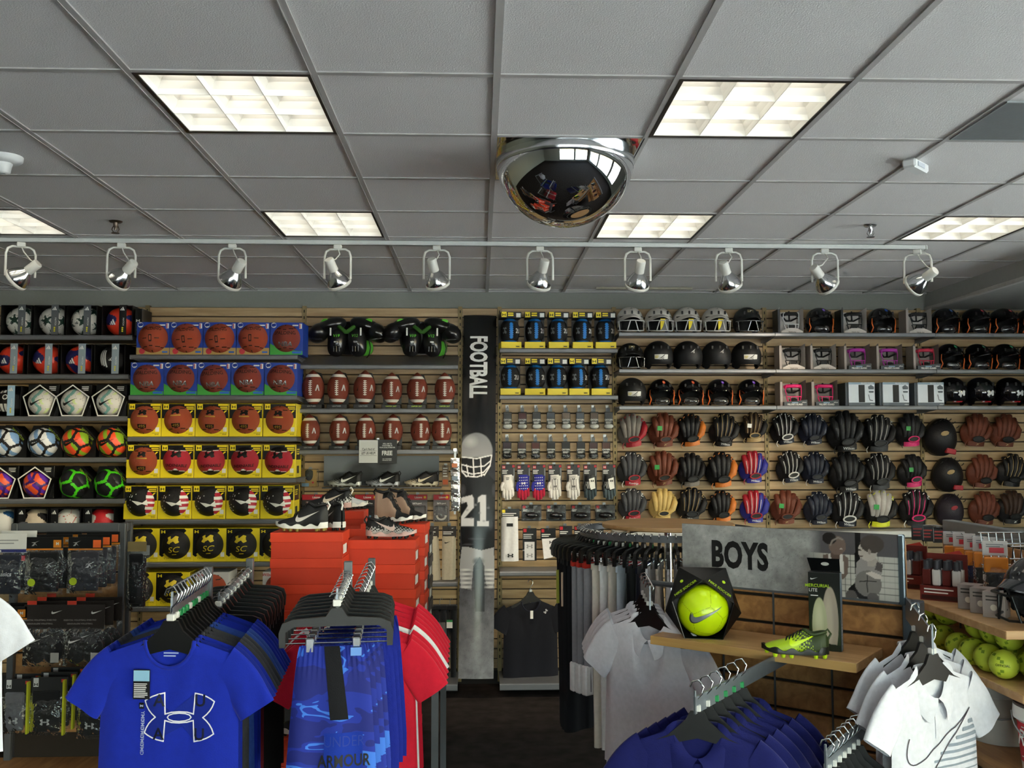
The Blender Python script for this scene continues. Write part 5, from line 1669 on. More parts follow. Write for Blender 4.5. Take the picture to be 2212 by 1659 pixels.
# ------------------------------------------------------------------ small youth footballs in yellow boxes
YM = 7.12
for r, (lip, word) in enumerate(((752, 'upper'), (853, 'lower'))):
 z = at(1205, lip, YM).z
 shelf(at(1079, 800, YM).x, at(1335, 800, YM).x, z, YM, 'metal shelf under the %s row of black and blue footballs' % word)
 xs = ((1104.6, 1155.8, 1207.6, 1259.5, 1309.5), (1102.8, 1155.8, 1204.6, 1251.3, 1299.5))[r]
 for k, px in enumerate(xs):
  t = thing('football_box', 'black and blue football in yellow open box, %s in the %s row' % (nth(k, 5), word), 'boxed football', (at(px, 800, YM + 0.02).x, YM + 0.02, z), (0, 0, (0.12, -0.02, 0.0, -0.04, -0.05)[k] if r == 0 else (0, -0.1, 0.03, 0.1, 0.05)[k]), 'boxed footballs in the %s row' % word)
  if r == 0 and not k:
   hw = 0.079
   mb = MB().box(-hw, hw, 0, 0.004, 0, 0.05).box(-hw, -hw + 0.003, 0, 0.15, 0, 0.05).box(hw - 0.003, hw, 0, 0.15, 0, 0.05).box(-hw, hw, 0, 0.15, 0, 0.003)
   _yb = mb.mesh('open_box')
   _yk = MB().box(-hw, hw, 0.146, 0.15, 0, 0.27).mesh('back_card')
   _yt = MB().box(-hw, hw, -0.002, 0.15, 0.235, 0.282, bev=0.002).mesh('lid_band')
   p = Print().poly(rect2(-hw + 0.004, -0.036, 0.240, 0.281), 0).poly(ARCS, 1, 0.03, -0.057, 0.258).lines(-0.026, 0.03, 0.276, 2, 0.016, 0.011, 0, seed=2).poly(rect2(0.038, 0.072, 0.240, 0.272), 2).lines(0.041, 0.07, 0.268, 3, 0.008, 0.004, 1, jit=0.05)
   _ya = p.mesh(base=0.0025)
   t_ = np.linspace(-1, 1, 30)
   prof = [(0.004 + 0.07 * (1 - abs(a) ** 2.6) ** 0.6, a * 0.105) for a in t_]
   slot = [1 if abs((t_[i] + t_[i + 1]) / 2) > 0.74 else 0 for i in range(29)]
   _yf = MB().lathe(prof, 32, slot).mesh('small_football', smooth=True)
   def yfn(turn):
    def fn(q, h):
     a = np.clip(np.abs(q[:, 1] / 0.105), 0, 0.98)
     rr = 0.004 + 0.07 * (1 - a ** 2.6) ** 0.6
     th = q[:, 0] / 0.07 + turn
     return np.stack([(rr + h) * np.sin(th), -(rr + h) * np.cos(th), q[:, 1]], -1)
    return fn
  box_ = ob('open_box', _yb, YEL, t)
  ob('back_card', _yk, BLACK, t)
  ob('front_panel_mark', Print().poly(rect2(0.03, 0.07, 0.008, 0.009), 0).poly(rect2(0.03, 0.07, 0.02, 0.021), 0).lines(0.036, 0.064, 0.018, 1, 0.01, 0.006, 0).mesh(), K, box_)
  ob('lid_band', _yt, BLACK, t)
  ob('lid_print', _ya, [YEL, K, WHITE], t)
  b = ob('small_football', _yf, [BLK_B, mat('#1f6fb8', rough=0.4, vary=0.05)], t, (0, 0.068, 0.138))
  turn = RNG.uniform(-0.12, 0.28) if r else (0, 0.15, 0.05, 0.2, 0.1)[k]
  lp = Print().poly(rect2(-0.010, 0.010, -0.062, 0.062), 0, lift=0.001)
  for j in range(7):
   lp.poly(rect2(-0.015, 0.015, -0.054 + j * 0.0165, -0.047 + j * 0.0165), 0, lift=0.002)
  ob('laces', lp.mesh(yfn(turn), 0.01), mat('#1f78c4', rough=0.45, vary=0.05), b)
  mp = Print().poly(ARCS, 1, 0.052, -0.052, 0.0, rot=PI / 2).text('2U', 0.036, 0, 0.056, -0.018, rot=-PI / 2 * 0, bold=0.02, condense=0.75)
  ob('football_print', mp.mesh(yfn(turn), 0.01), [WHITE, mat('#8a8f92', rough=0.3, metal=0.5)], b)
# ------------------------------------------------------------------ mouthguards, gloves, chin cups
yg = WALL_Y - 0.12
mg_w, mg_k = mat('#e3e2dc', rough=0.25, vary=0.02), mat('#1a1a1c', rough=0.25, vary=0.05)
_mgcard = Print().text('OXYGEN', 0.0125, 0, 0, -0.088, bold=0.03, condense=0.85).lines(-0.022, 0.022, -0.098, 2, 0.009, 0.004, 0).mesh(base=0.0135)
_mgbody = MB().box(-0.033, 0.033, -0.012, 0, -0.115, -0.02, bev=0.003).mesh('card_box')
_mgtop = MB().box(-0.012, 0.012, -0.004, 0.0, -0.03, 0.012).mesh('hang_tab')
_mgs = MB().ball(1, (0, -0.016, -0.132), 20, 10, sc=(0.036, 0.022, 0.022)).mesh('guard', smooth=True)
_mgh = MB().ball(1, (0, -0.033, -0.13), 12, 6, sc=(0.008, 0.003, 0.005)).mesh('breather_hole', smooth=True)
_mgbl = MB().box(-0.037, 0.037, -0.038, 0.001, -0.156, -0.112, bev=0.008).mesh('blister')
_mgpic = MB().box(-0.028, 0.028, -0.0135, -0.012, -0.075, -0.03).mesh('picture_patch')
for r in range(2):
 xs = (1096, 1128.7, 1158.8, 1189.6, 1222.7, 1252.8, 1283, 1314.6) if r == 0 else (1095.5, 1127, 1157, 1190, 1222, 1254.3, 1281.5, 1308.6)
 for k, px in enumerate(xs):
  z = at(px, 881 if r == 0 else 945, yg).z
  x = at(px, 900, yg).x
  w = ('white', 'black')[r]
  t = thing('mouthguard_pack', 'black card pack with %s mouthguard, %s of eight' % (w, nth(k, 8)), 'package', (x, yg, z - 0.012), (0, 0, RNG.uniform(-0.12, 0.12)), '%s mouthguard packs on pegs' % w)
  ob('card_box', _mgbody, BLACK, t)
  ob('hang_tab', _mgtop, card('#6b7074'), t)
  ob('card_print', _mgcard, WHITE, t)
  ob('picture_patch', _mgpic, card(('#2b2e33', '#4a2428', '#26282c', '#39404a', '#6a5a4c', '#3c434c', '#54463e', '#2c2d31')[k] if r == 0 else ('#3a2a33', '#3f2226', '#5a2a22', '#1c1c1e', '#1e1f22', '#202226', '#3c1f22', '#4a2a22')[k]), t)
  g = ob('guard', _mgs, (mg_w, mg_k)[r], t)
  ob('breather_hole', _mgh, K, g)
  ob('blister', _mgbl, CLEAR, t)
  peg(x, z, yg - 0.02)
_GL = {}
def glove_mesh(key, paint=None):
 """A limp glove hanging fingers down, about 0.2 tall: palm, four fingers, thumb as one skin."""
 if key in _GL:
  return _GL[key]
 mb = MB()
 def seg(pts, rs, fl=0.55, m=0, n=10):
  mb.tube(pts, rs, n, m, flat=fl)
 seg([(0, 0, 0.0), (0, 0, -0.03), (0.001, 0, -0.07), (0.001, -0.002, -0.105), (0, 0, -0.118)], [0.032, 0.031, 0.04, 0.041, 0.03], 0.4, 0, 16)
 fx = [-0.030, -0.010, 0.011, 0.030]
 fl_ = [0.068, 0.082, 0.078, 0.056]
 for k in range(4):
  x = fx[k]
  seg([(x, -0.004, -0.10), (x * 1.08, -0.010, -0.10 - fl_[k] * 0.5), (x * 1.05 + 0.002, -0.004, -0.10 - fl_[k])], [0.0115, 0.0112, 0.007], 0.85, 1)
 seg([(-0.034, -0.006, -0.055), (-0.047, -0.014, -0.085), (-0.045, -0.02, -0.115)], [0.014, 0.012, 0.008], 0.85, 0)
 _GL[key] = mb.mesh('glove', smooth=True)
 return _GL[key]
def gfn(q, h):
 return np.stack([q[:, 0], -0.0185 - h - 0.0 * q[:, 0] + 4.0 * q[:, 0] ** 2, q[:, 1]], -1)
wg, blk = leather('#dad7d2', rough=0.45, vary=0.04), leather('#1b1c20', rough=0.4, vary=0.08)
GLS = [('all-white receiver gloves on card, leftmost of the glove row', (wg, wg), None), ('blue starred gloves with red fingers on card, left pair', (cloth('#2c2f8f'), cloth('#a81f3a')), 'star'),
  ('blue starred gloves with red fingers on card, right pair', (cloth('#2c2f8f'), cloth('#a81f3a')), 'star'), ('white gloves with thin black lines on card, left pair', (wg, wg), 'line'),
  ('white gloves with thin black lines on card, right pair', (wg, wg), 'line'), ('black gloves with white palm patch on card, left pair', (blk, cloth('#3c4a50')), 'palm'),
  ('black gloves with white palm patch on card, rightmost in the glove row', (blk, cloth('#4c5a60')), 'palm')]
for k, (px, (lab, ms, sty)) in enumerate(zip((1097.7, 1130.8, 1164, 1198.6, 1238.4, 1274.5, 1315.5), GLS)):
 y = WALL_Y - 0.13
 a = at(px, 1003, y)
 t = hang_card('glove_pair', lab, 'gloves', a.x, a.z, 0.105, 0.215, y, card('#2a2b30'), 'gloves on cards', Print().poly(rect2(-0.046, -0.022, -0.034, -0.010), 0).poly(ARCS, 1, 0.018, -0.034, -0.022).lines(-0.046, 0.0, -0.045, 3, 0.011, 0.005, 1).poly(rect2(0.032, 0.05, -0.024, -0.006), 0).poly(rect2(0.040, 0.051, -0.2, -0.03), 2), [REDH, WHITE, ink('#6f7276')])
 for s, (dx, dz, rr) in enumerate(((0.012, -0.085, 0.12), (-0.006, -0.08, -0.04))):
  g = ob('glove', glove_mesh('std'), [ms[0], ms[1]], t, (dx, -0.012 - 0.026 * s, dz), (0, rr, 0), scale=(1.08, 1, 1.05))
  if s == 1:
   p = Print()
   if sty == 'star':
    for i in range(5):
     for j in range(5):
      p.poly(disc2(0.0034, 6, -0.026 + 0.013 * i, -0.02 - 0.02 * j), 0)
    p.poly(ARCS, 0, 0.028, 0.0, -0.062)
   elif sty == 'line':
    for i in range(3):
     x = -0.02 + 0.02 * i
     p.poly(np.array([(x - 0.001, -0.03), (x + 0.002, -0.03), (x * 0.8 + 0.003, -0.11), (x * 0.8, -0.11)]), 0)
    p.poly(ARCS, 0, 0.024, 0.0, -0.085).poly(ARCS, 0, 0.02, 0.0, -0.03).poly(bez([(-0.03, -0.02), ((-0.01, -0.012), (0.01, -0.012), (0.03, -0.02)), ((0.01, -0.015), (-0.01, -0.015), (-0.03, -0.02))], 5), 0)
   elif sty == 'palm':
    p.poly(np.array([(-0.01, -0.03), (0.03, -0.02), (0.034, -0.1), (0.0, -0.11)]), 1).poly(ARCS, 0, 0.022, 0.014, -0.045, lift=0.002).poly([np.array([(-0.034 + 0.01 * i, -0.05), (-0.031 + 0.01 * i, -0.05), (-0.02 + 0.01 * i, -0.1), (-0.023 + 0.01 * i, -0.1)]) for i in range(3)], 1)
   else:
    p.lines(-0.012, 0.012, -0.02, 2, 0.012, 0.004, 0)
   m0 = WHITE if sty == 'star' else K
   pix(g, p, [m0, WHITE], g, 'glove_print', gfn)
for k, px in enumerate((1148, 1201, 1254.3, 1307)):
 y = WALL_Y - 0.1
 a = at(px, 1090, y)
 t = hang_card('chin_cup_pack', 'clear pack holding a shiny black chin cup, %s of four' % nth(k, 4), 'package', a.x, a.z, 0.155, 0.128, y, card('#4b4a4c'), 'chin cup packs', Print().poly(rect2(-0.068, -0.045, -0.03, -0.008), 0).lines(-0.066, -0.03, -0.038, 2, 0.008, 0.004, 1).poly(rect2(-0.03, 0.012, -0.03, -0.006), 2), [REDH, WHITE, ink('#1d1d1f')])
 cup = ob('chin_cup', MB().ball(1, (0, -0.022, -0.082), 24, 12, sc=(0.055, 0.03, 0.026)).mesh(smooth=True), mat('#101114', rough=0.08, vary=0.05, coat=0.6), t)
 for s in (-1, 1):
  ob('strap_wing', MB().box(s * 0.03, s * 0.066, -0.02, -0.01, -0.1, -0.062, bev=0.004).mesh(), mat('#1b1c1f', rough=0.3), t)
 ob('blister', MB().box(-0.076, 0.076, -0.012, -0.001, -0.124, -0.004, bev=0.004).mesh(), CLEAR, t)
yt = WALL_Y - 0.11
towel('hand_towel', 'long white towel with black emblem right of the banner', 1083, 1119, 1116, 1212, yt, cloth('#dcdcdc'), BLACK, 'arcs', 0.05, 0.06, 1)
t = hang_card('sleeve_pack', 'black card with white patch beside the long white towel', 'package', at(1144, 1140, yt).x, at(1144, 1141, yt).z, 0.108, 0.25, yt, BLACK, None, Print().poly(rect2(-0.04, 0.038, -0.245, -0.105), 0).poly(ARCS, 1, 0.05, 0.0, -0.14).poly(ARCS, 1, 0.05, 0.0, -0.21).poly(rect2(-0.048, -0.024, -0.03, -0.005), 2).lines(-0.048, 0.03, -0.045, 3, 0.014, 0.006, 0).poly(ARCS, 0, 0.016, -0.046, -0.17), [card('#c9cacb'), ink('#8b8c8e'), REDH])
t = hang_card('wristband_pack', 'white wristband hanging from black card near round rack', 'package', at(1184, 1140, yt).x, at(1184, 1141, yt).z, 0.118, 0.085, yt, BLACK, None, Print().poly(rect2(-0.052, -0.03, -0.032, -0.008), 0).lines(-0.05, 0.02, -0.045, 2, 0.014, 0.006, 1), [REDH, WHITE])
ob('wristband', MB().prism([(-0.05, -0.08), (0.062, -0.075), (0.07, -0.21), (-0.035, -0.235)], -0.03, -0.004).mesh(), cloth('#dedede'), t)
pix(t, Print().poly(ARCS, 0, 0.034, 0.022, -0.105).poly(ARCS, 0, 0.034, 0.024, -0.15), K, t, 'emblem', lambda q, h: np.stack([q[:, 0], np.full(len(q), -0.0306 - h), q[:, 1]], -1))
for k, px in enumerate((1222, 1254, 1290)):
 t = hang_card('sleeve_pack', 'dark card pack with red corner mark, %s above the round rack' % ('left', 'middle', 'right')[k], 'package', at(px, 1140, yt).x, at(px, 1136, yt).z, 0.1, 0.24, yt, card('#222327'), 'dark packs above the round rack', Print().poly(rect2(-0.045, -0.022, -0.03, -0.006), 0).lines(-0.045, 0.02, -0.042, 2, 0.013, 0.006, 1), [REDH, WHITE])
 ob('blister', MB().box(-0.044, 0.044, -0.03, -0.001, -0.235, -0.07, bev=0.006).mesh(), mat('#1a1b1d', rough=0.2), t)
z = at(1140, 1234, 7.08).z
shelf(at(1079, 1234, 7.08).x, at(1327, 1234, 7.08).x, z, 7.08, 'metal shelf between the white towel and the hanging black jersey')
# ================================================================== batting helmets, face guards and mitts on the right wall
YH = 7.06
H_LIP = [718, 797, 876]
hz = [at(1690, y, YH).z for y in H_LIP]
HX = [1337, 1676, 2023, 2370]
for r in range(3):
 for k in range(3):
  shelf(at(HX[k], 800, YH).x, at(HX[k + 1], 800, YH).x, hz[r], YH, '%s helmet shelf, %s section of metal shelving' % (('top', 'middle', 'lower')[r], ('left', 'middle', 'right')[k]), lip=0.032, m=painted('#84868a', metal=0.35, rough=0.35))
def helmet_meshes():
 rx, ry, rz = 0.101, 0.122, 0.106
 nu, nv = 64, 40
 th = np.linspace(0, 2 * PI, nu + 1)
 ph = np.linspace(0.0, PI * 0.80, nv + 1)
 out = {}
 T, Pp = np.meshgrid(th, ph, indexing='ij')
 D = np.stack([np.cos(T) * np.sin(Pp), np.sin(T) * np.sin(Pp), np.cos(Pp)], -1)
 C = (D[:-1, :-1] + D[1:, 1:]) / 2
 keep = ~((C[..., 1] < -0.22) & (C[..., 2] < 0.26) & (np.abs(C[..., 0]) < 0.84)) & ~((np.abs(C[..., 0]) < 0.6) & (C[..., 2] < -0.55))
 def shell(s, flip):
  V = D * np.array([rx, ry, rz]) * s
  V[..., 2] = np.where(V[..., 2] < -0.03, V[..., 2] * 1.12, V[..., 2])
  V[..., 0] *= np.where(V[..., 2] < 0, 1.0 + 0.25 * np.abs(V[..., 2]) * 3, 1.0)
  mb = MB()
  n2 = nv + 1
  Fs = [((i * n2 + j), ((i + 1) * n2 + j), ((i + 1) * n2 + j + 1), (i * n2 + j + 1)) for i in range(nu) for j in range(nv) if keep[i, j]]
  if flip:
   Fs = [f[::-1] for f in Fs]
  return mb.add(V.reshape(-1, 3), Fs, 0)
 out['shell'] = shell(1.0, True).mesh('shell', smooth=True)
 out['lining'] = shell(0.93, False).mesh('lining', smooth=True)
 g = np.zeros((15, 5, 3))
 for i, a in enumerate(np.linspace(-1, 1, 15)):
  for j, f in enumerate(np.linspace(0, 1, 5)):
   x = 0.088 * a * (1 - 0.12 * f)
   y0 = -0.118 * math.sqrt(max(0, 1 - (0.088 * a / 0.1) ** 2)) - 0.0
   g[i, j] = (x, y0 - f * 0.05 * (1 - a * a * 0.85), 0.036 - 0.022 * f - 0.022 * a * a)
 g2 = g.copy()
 g2[..., 2] -= 0.005
 out['visor'] = MB().grid(g, 0).grid(g2, 0, flip=True).grid(np.stack([g[:, -1], g2[:, -1]], 1), 0).mesh('visor', smooth=60)
 cage = MB()
 A = lambda x, y, z: (x, y, z)
 cage.tube([A(-0.098, -0.05, -0.01), A(-0.09, -0.11, -0.012), A(0, -0.15, -0.012), A(0.09, -0.11, -0.012), A(0.098, -0.05, -0.01)], 0.0042, 6)
 cage.tube([A(-0.095, -0.045, -0.075), A(-0.075, -0.11, -0.085), A(0, -0.14, -0.088), A(0.075, -0.11, -0.085), A(0.095, -0.045, -0.075)], 0.0042, 6)
 for x in (-0.03, 0.03):
  cage.tube([A(x * 0.6, -0.148, -0.012), A(x * 1.35, -0.138, -0.088)], 0.0038, 6)
 for s in (-1, 1):
  cage.tube([A(s * 0.093, -0.08, -0.011), A(s * 0.088, -0.085, -0.08)], 0.0042, 6)
 out['cage'] = cage.mesh('face_guard', smooth=True)
 out['vents'] = [MB().box(-0.007, 0.007, -0.003, 0.003, -0.012, 0.012, bev=0.002).xf(Matrix.Translation((x, math.copysign(0.098, 1) * 0 + 0.112 * sy * (1 - abs(x) * 2.2), 0.052))).mesh('vent') for x in (-0.05, 0.0, 0.05) for sy in (-1, 1)]
 trim = []
 for s in (-1, 1):
  trim.append(MB().tube([(s * 0.086, -0.055, 0.02), (s * 0.09, -0.055, -0.02), (s * 0.082, -0.062, -0.05), (s * 0.09, -0.04, -0.085)], 0.0045, 6).mesh('jaw_trim', smooth=True))
 out['trim'] = trim
 out['pad'] = [MB().box(-0.014, 0.014, -0.02, 0.02, -0.03, 0.03, bev=0.008).xf(Matrix.Translation((s * 0.078, -0.02, -0.045))).mesh('ear_pad') for s in (-1, 1)]
 out['ear'] = [MB().lathe([(0, 0.001), (0.013, 0.001), (0.016, -0.002)], 14, axis='x', c=(s * 0.1035, -0.012, -0.03)).mesh('ear_hole') for s in (-1, 1)]
 return out
HM = helmet_meshes()
def hel_fn(rx=0.101, ry=0.122, rz=0.106, lon=0.0, lat=0.0):
 def fn(q, h):
  a, b = q[:, 0] / 0.11 + lon, q[:, 1] / 0.105 + lat
  d = np.stack([np.sin(a) * np.cos(b), -np.cos(a) * np.cos(b), np.sin(b)], -1)
  return d * (np.array([rx, ry, rz]) + h)
 return fn
def helmet(label, px, r, shellm, style, group, rz=0.0, stick=None, sc=1.0, y=None, z=None, x=None):
 y = YH + 0.13 if y is None else y
 z = hz[r] + 0.002 if z is None else z
 sc *= 1.04
 t = thing('batting_helmet', label, 'helmet', (at(px, 760, y).x if x is None else x, y, z), (0, 0, rz), group, (sc, sc, sc * 1.0))
 dz = 0.0945
 ob('shell', HM['shell'], shellm, t, (0, 0, dz))
 ob('lining', HM['lining'], mat('#1a1a1b', rough=0.8, vary=0.1), t, (0, 0, dz))
 ob('visor', HM['visor'], shellm, t, (0, 0, dz))
 for m in HM['pad']:
  ob('ear_pad', m, mat('#121213', rough=0.9), t, (0, 0, dz))
 for m in HM['ear']:
  ob('ear_hole', m, K, t, (0, 0, dz))
 if 'v' in style:
  for m in HM['vents']:
   ob('vent', m, K, t, (0, 0, dz))
 if 'c' in style:
  ob('face_guard', HM['cage'], mat('#c9c9c6', rough=0.3, vary=0.02) if 'w' in style else metal('#9a9c9e', rough=0.25), t, (0, 0, dz))
 if 'o' in style:
  for m in HM['trim']:
   ob('jaw_trim', m, mat('#e0661e', rough=0.45), t, (0, 0, dz))
  ob('chin_bag', patch_shell(0.0, -0.06, 0.055, 0.03, 0.02, -0.07, 2).mesh(smooth=True), film_mat('#dfe3ea', 0.12, 0.1, 0.03), t, (0, 0, dz))
 if 'y' in style:
  ob('hang_tag', MB().box(-0.012, 0.05, -0.141, -0.139, -0.085, 0.0).mesh(), card('#6d6e6c'), t, (0, 0, dz))
  ob('tag_corner', Print().poly(np.array([(-0.012, 0.0), (0.025, 0.0), (0.005, -0.06), (-0.012, -0.085)]), 0).mesh(base=0.1415), YEL, t, (0, 0, dz))
 if stick:
  p, mm, fn = stick
  ob('sticker', p.mesh(fn, 0.012), mm, t, (0, 0, dz))
 return t
WSH = mat('#c6c1b8', rough=0.35, vary=0.03, coat=0.2)
MATB = mat('#17181a', rough=0.55, vary=0.06)
GLB = mat('#0c0c10', rough=0.12, vary=0.05, coat=0.7)
wing_front = (Print().poly(WINGE, 0, 0.05, 0, 0), [ink('#4a4a4c')], hel_fn(lat=0.95))
band = lambda: (Print().poly(rect2(-0.052, 0.052, -0.022, 0.018), 0).poly(WINGE, 1, 0.055, 0.005, 0.0, lift=0.002).lines(-0.048, -0.02, 0.008, 2, 0.01, 0.005, 2), [card('#dcdcd6'), K, card('#d8c44a')], hel_fn(lon=PI, lat=-0.15))
wing_back = lambda: (Print().poly(WINGE, 0, 0.042, 0.015, 0.03).poly(rect2(-0.048, -0.026, -0.06, -0.03), 1).poly(rect2(-0.02, 0.05, -0.062, -0.036), 2), [ink('#d8d8d4'), card('#d8c44a'), card('#62646a')], hel_fn(lon=PI, lat=-0.05))
dot = lambda c, s: (Print().poly(disc2(0.017, 18), 0).text(s, 0.011, 1, 0, -0.0055, bold=0.03), [ink(c), WHITE], hel_fn(lon=0.12, lat=0.82))
arcs_b = (Print().poly(ARCS, 0, 0.062, 0.03, 0.0).poly(rect2(-0.035, 0.06, -0.068, -0.05), 1).poly(ARCS, 0, 0.02, -0.02, -0.058, lift=0.002), [ink('#d5d5d5'), ink('#a01f28')], hel_fn(lon=PI, lat=-0.1))
glyph = (Print().lines(-0.035, 0.035, 0.012, 2, 0.016, 0.008, 0).poly(disc2(0.008, 10), 1), [ink('#b9a77a'), WHITE], hel_fn(lat=0.68))
G1, G2, G3 = 'helmets on the top helmet shelf', 'helmets on the middle helmet shelf', 'helmets on the lower helmet shelf'
for k, px in enumerate((1361, 1423, 1483, 1545.7)):
 helmet('white batting helmet with wire face guard, %s of four%s' % (nth(k, 4), '' if k else ', without tag'), px, 0, WSH, 'cwv' + ('y' if k else ''), G1, 0.0, wing_front)
helmet('black batting helmet with steel face guard right of the four white ones', 1614.4, 0, MATB, 'cv', G1, 0.05, glyph)
for px, c, s, w in ((1770, '#5a2ab0', 'XS', 'purple'), (1904, '#2a62c0', 'S', 'blue')):
 helmet('glossy dark helmet with %s dot between boxed white face guards' % w, px, 0, GLB, 'ov', G1, 0.0, dot(c, s))
for k, (px, c, s, w) in enumerate(((2041, '#2a62c0', 'S', 'blue dot, left of two red-dotted ones'), (2107.7, '#c22a35', 'M', 'red dot, left one of two'), (2168, '#c22a35', 'M', 'red dot, right one of two'), (2228, '#c22a35', 'M', 'dot, cut by the right photo edge'))):
 helmet('glossy dark helmet on top shelf with %s' % w, px, 0, GLB, 'ov', G1, 0.08, dot(c, s))
helmet('black helmet with steel face guard, leftmost on the middle helmet shelf', 1361, 1, MATB, 'cv', G2, 0.0, glyph)
for k, (px, st) in enumerate(((1421.6, band), (1485, wing_back), (1546.6, wing_back), (1611.4, band))):
 helmet('matte black helmet from behind with %s, middle shelf, %s' % (('white label band', 'yellow and grey tag', 'yellow and grey tag', 'white label band')[k], ('left one', 'left one', 'right one', 'right one')[k]), px, 1, MATB, 'v', G2, PI, st(), 1.08)
for k, px in enumerate((2049, 2109, 2168, 2228)):
 helmet('glossy dark helmet with green dot on the middle shelf, %s' % nth(k, 4), px, 1, GLB, 'ov', G2, 0.05, dot('#1f7a4a', 'L'))
helmet('matte black helmet from behind with white band, leftmost on the lower shelf', 1364, 2, MATB, 'v', G3, PI, band(), 1.05)
for k, (px, c, s, w) in enumerate(((1426, '#e0522a', 'JR', 'left orange dot'), (1488, '#e0522a', 'JR', 'right orange dot'), (1551, '#5a2ab0', 'XS', 'left purple dot'), (1617.4, '#5a2ab0', 'XS', 'right purple dot'))):
 helmet('glossy dark helmet with %s on the lower helmet shelf' % w, px, 2, GLB, 'ov', G3, 0.0, dot(c, s))
for k, px in enumerate((2052, 2113, 2175.5, 2238)):
 helmet('glossy black helmet from behind with white emblem and red strip, %s of four' % nth(k, 4), px, 2, GLB, 'v', G3, PI - 0.1, arcs_b, 1.08)
# ---- face guards in boxes
def tubeset(lst, r, name):
 mb = MB()
 for p in lst:
  mb.tube(p, r, 6)
 return mb.mesh(name, smooth=True)
_gbars = [[(-0.062, -0.075, 0.12), (-0.055, -0.09, 0.075), (0.055, -0.09, 0.075), (0.062, -0.075, 0.12)], [(-0.058, -0.08, 0.075), (-0.045, -0.09, 0.03), (-0.02, -0.095, 0.018), (0.02, -0.095, 0.018), (0.045, -0.09, 0.03), (0.058, -0.08, 0.075)],
   [(-0.028, -0.092, 0.074), (-0.032, -0.096, 0.022)], [(0.028, -0.092, 0.074), (0.032, -0.096, 0.022)], [(-0.062, -0.075, 0.12), (-0.058, -0.08, 0.165), (0.058, -0.08, 0.165), (0.062, -0.075, 0.12)]]
_gcage = tubeset(_gbars, 0.0042, 'cage')
_gpad = MB().tube([(-0.062, -0.05, 0.15), (-0.04, -0.078, 0.158), (0.04, -0.078, 0.158), (0.062, -0.05, 0.15)], 0.014, 8).mesh('forehead_pad', smooth=True)
_gchin = MB().ball(1, (0, -0.07, 0.05), 16, 8, sc=(0.032, 0.015, 0.016)).mesh('chin_pad', smooth=True)
_gstrap = tubeset([[(-0.055, -0.06, 0.13), (-0.02, -0.02, 0.11), (0.02, -0.02, 0.11), (0.055, -0.06, 0.13)], [(0, -0.03, 0.185), (0.004, -0.025, 0.11)]], 0.007, 'strap')
_gbox = MB().box(-0.078, 0.078, 0.03, 0.034, 0, 0.185).box(-0.078, 0.078, -0.1, 0.03, 0, 0.004)
_gbox.add([(-0.078, 0.03, 0), (-0.078, 0.03, 0.185), (-0.096, -0.1, 0.21), (-0.096, -0.1, 0)], [(0, 1, 2, 3), (3, 2, 1, 0)]).add([(0.078, 0.03, 0), (0.078, 0.03, 0.185), (0.09, -0.1, 0.205), (0.09, -0.1, 0)], [(0, 1, 2, 3), (3, 2, 1, 0)])
_gbox = _gbox.mesh('carton')
_gbase = MB().prism([(-0.09, 0), (0.09, 0), (0.09, 0.05), (-0.09, 0.032)], -0.125, -0.1).mesh('carton_base')
_gside = MB().box(-0.112, -0.092, -0.1, 0.03, 0.0, 0.19, bev=0.002).mesh('carton_side')
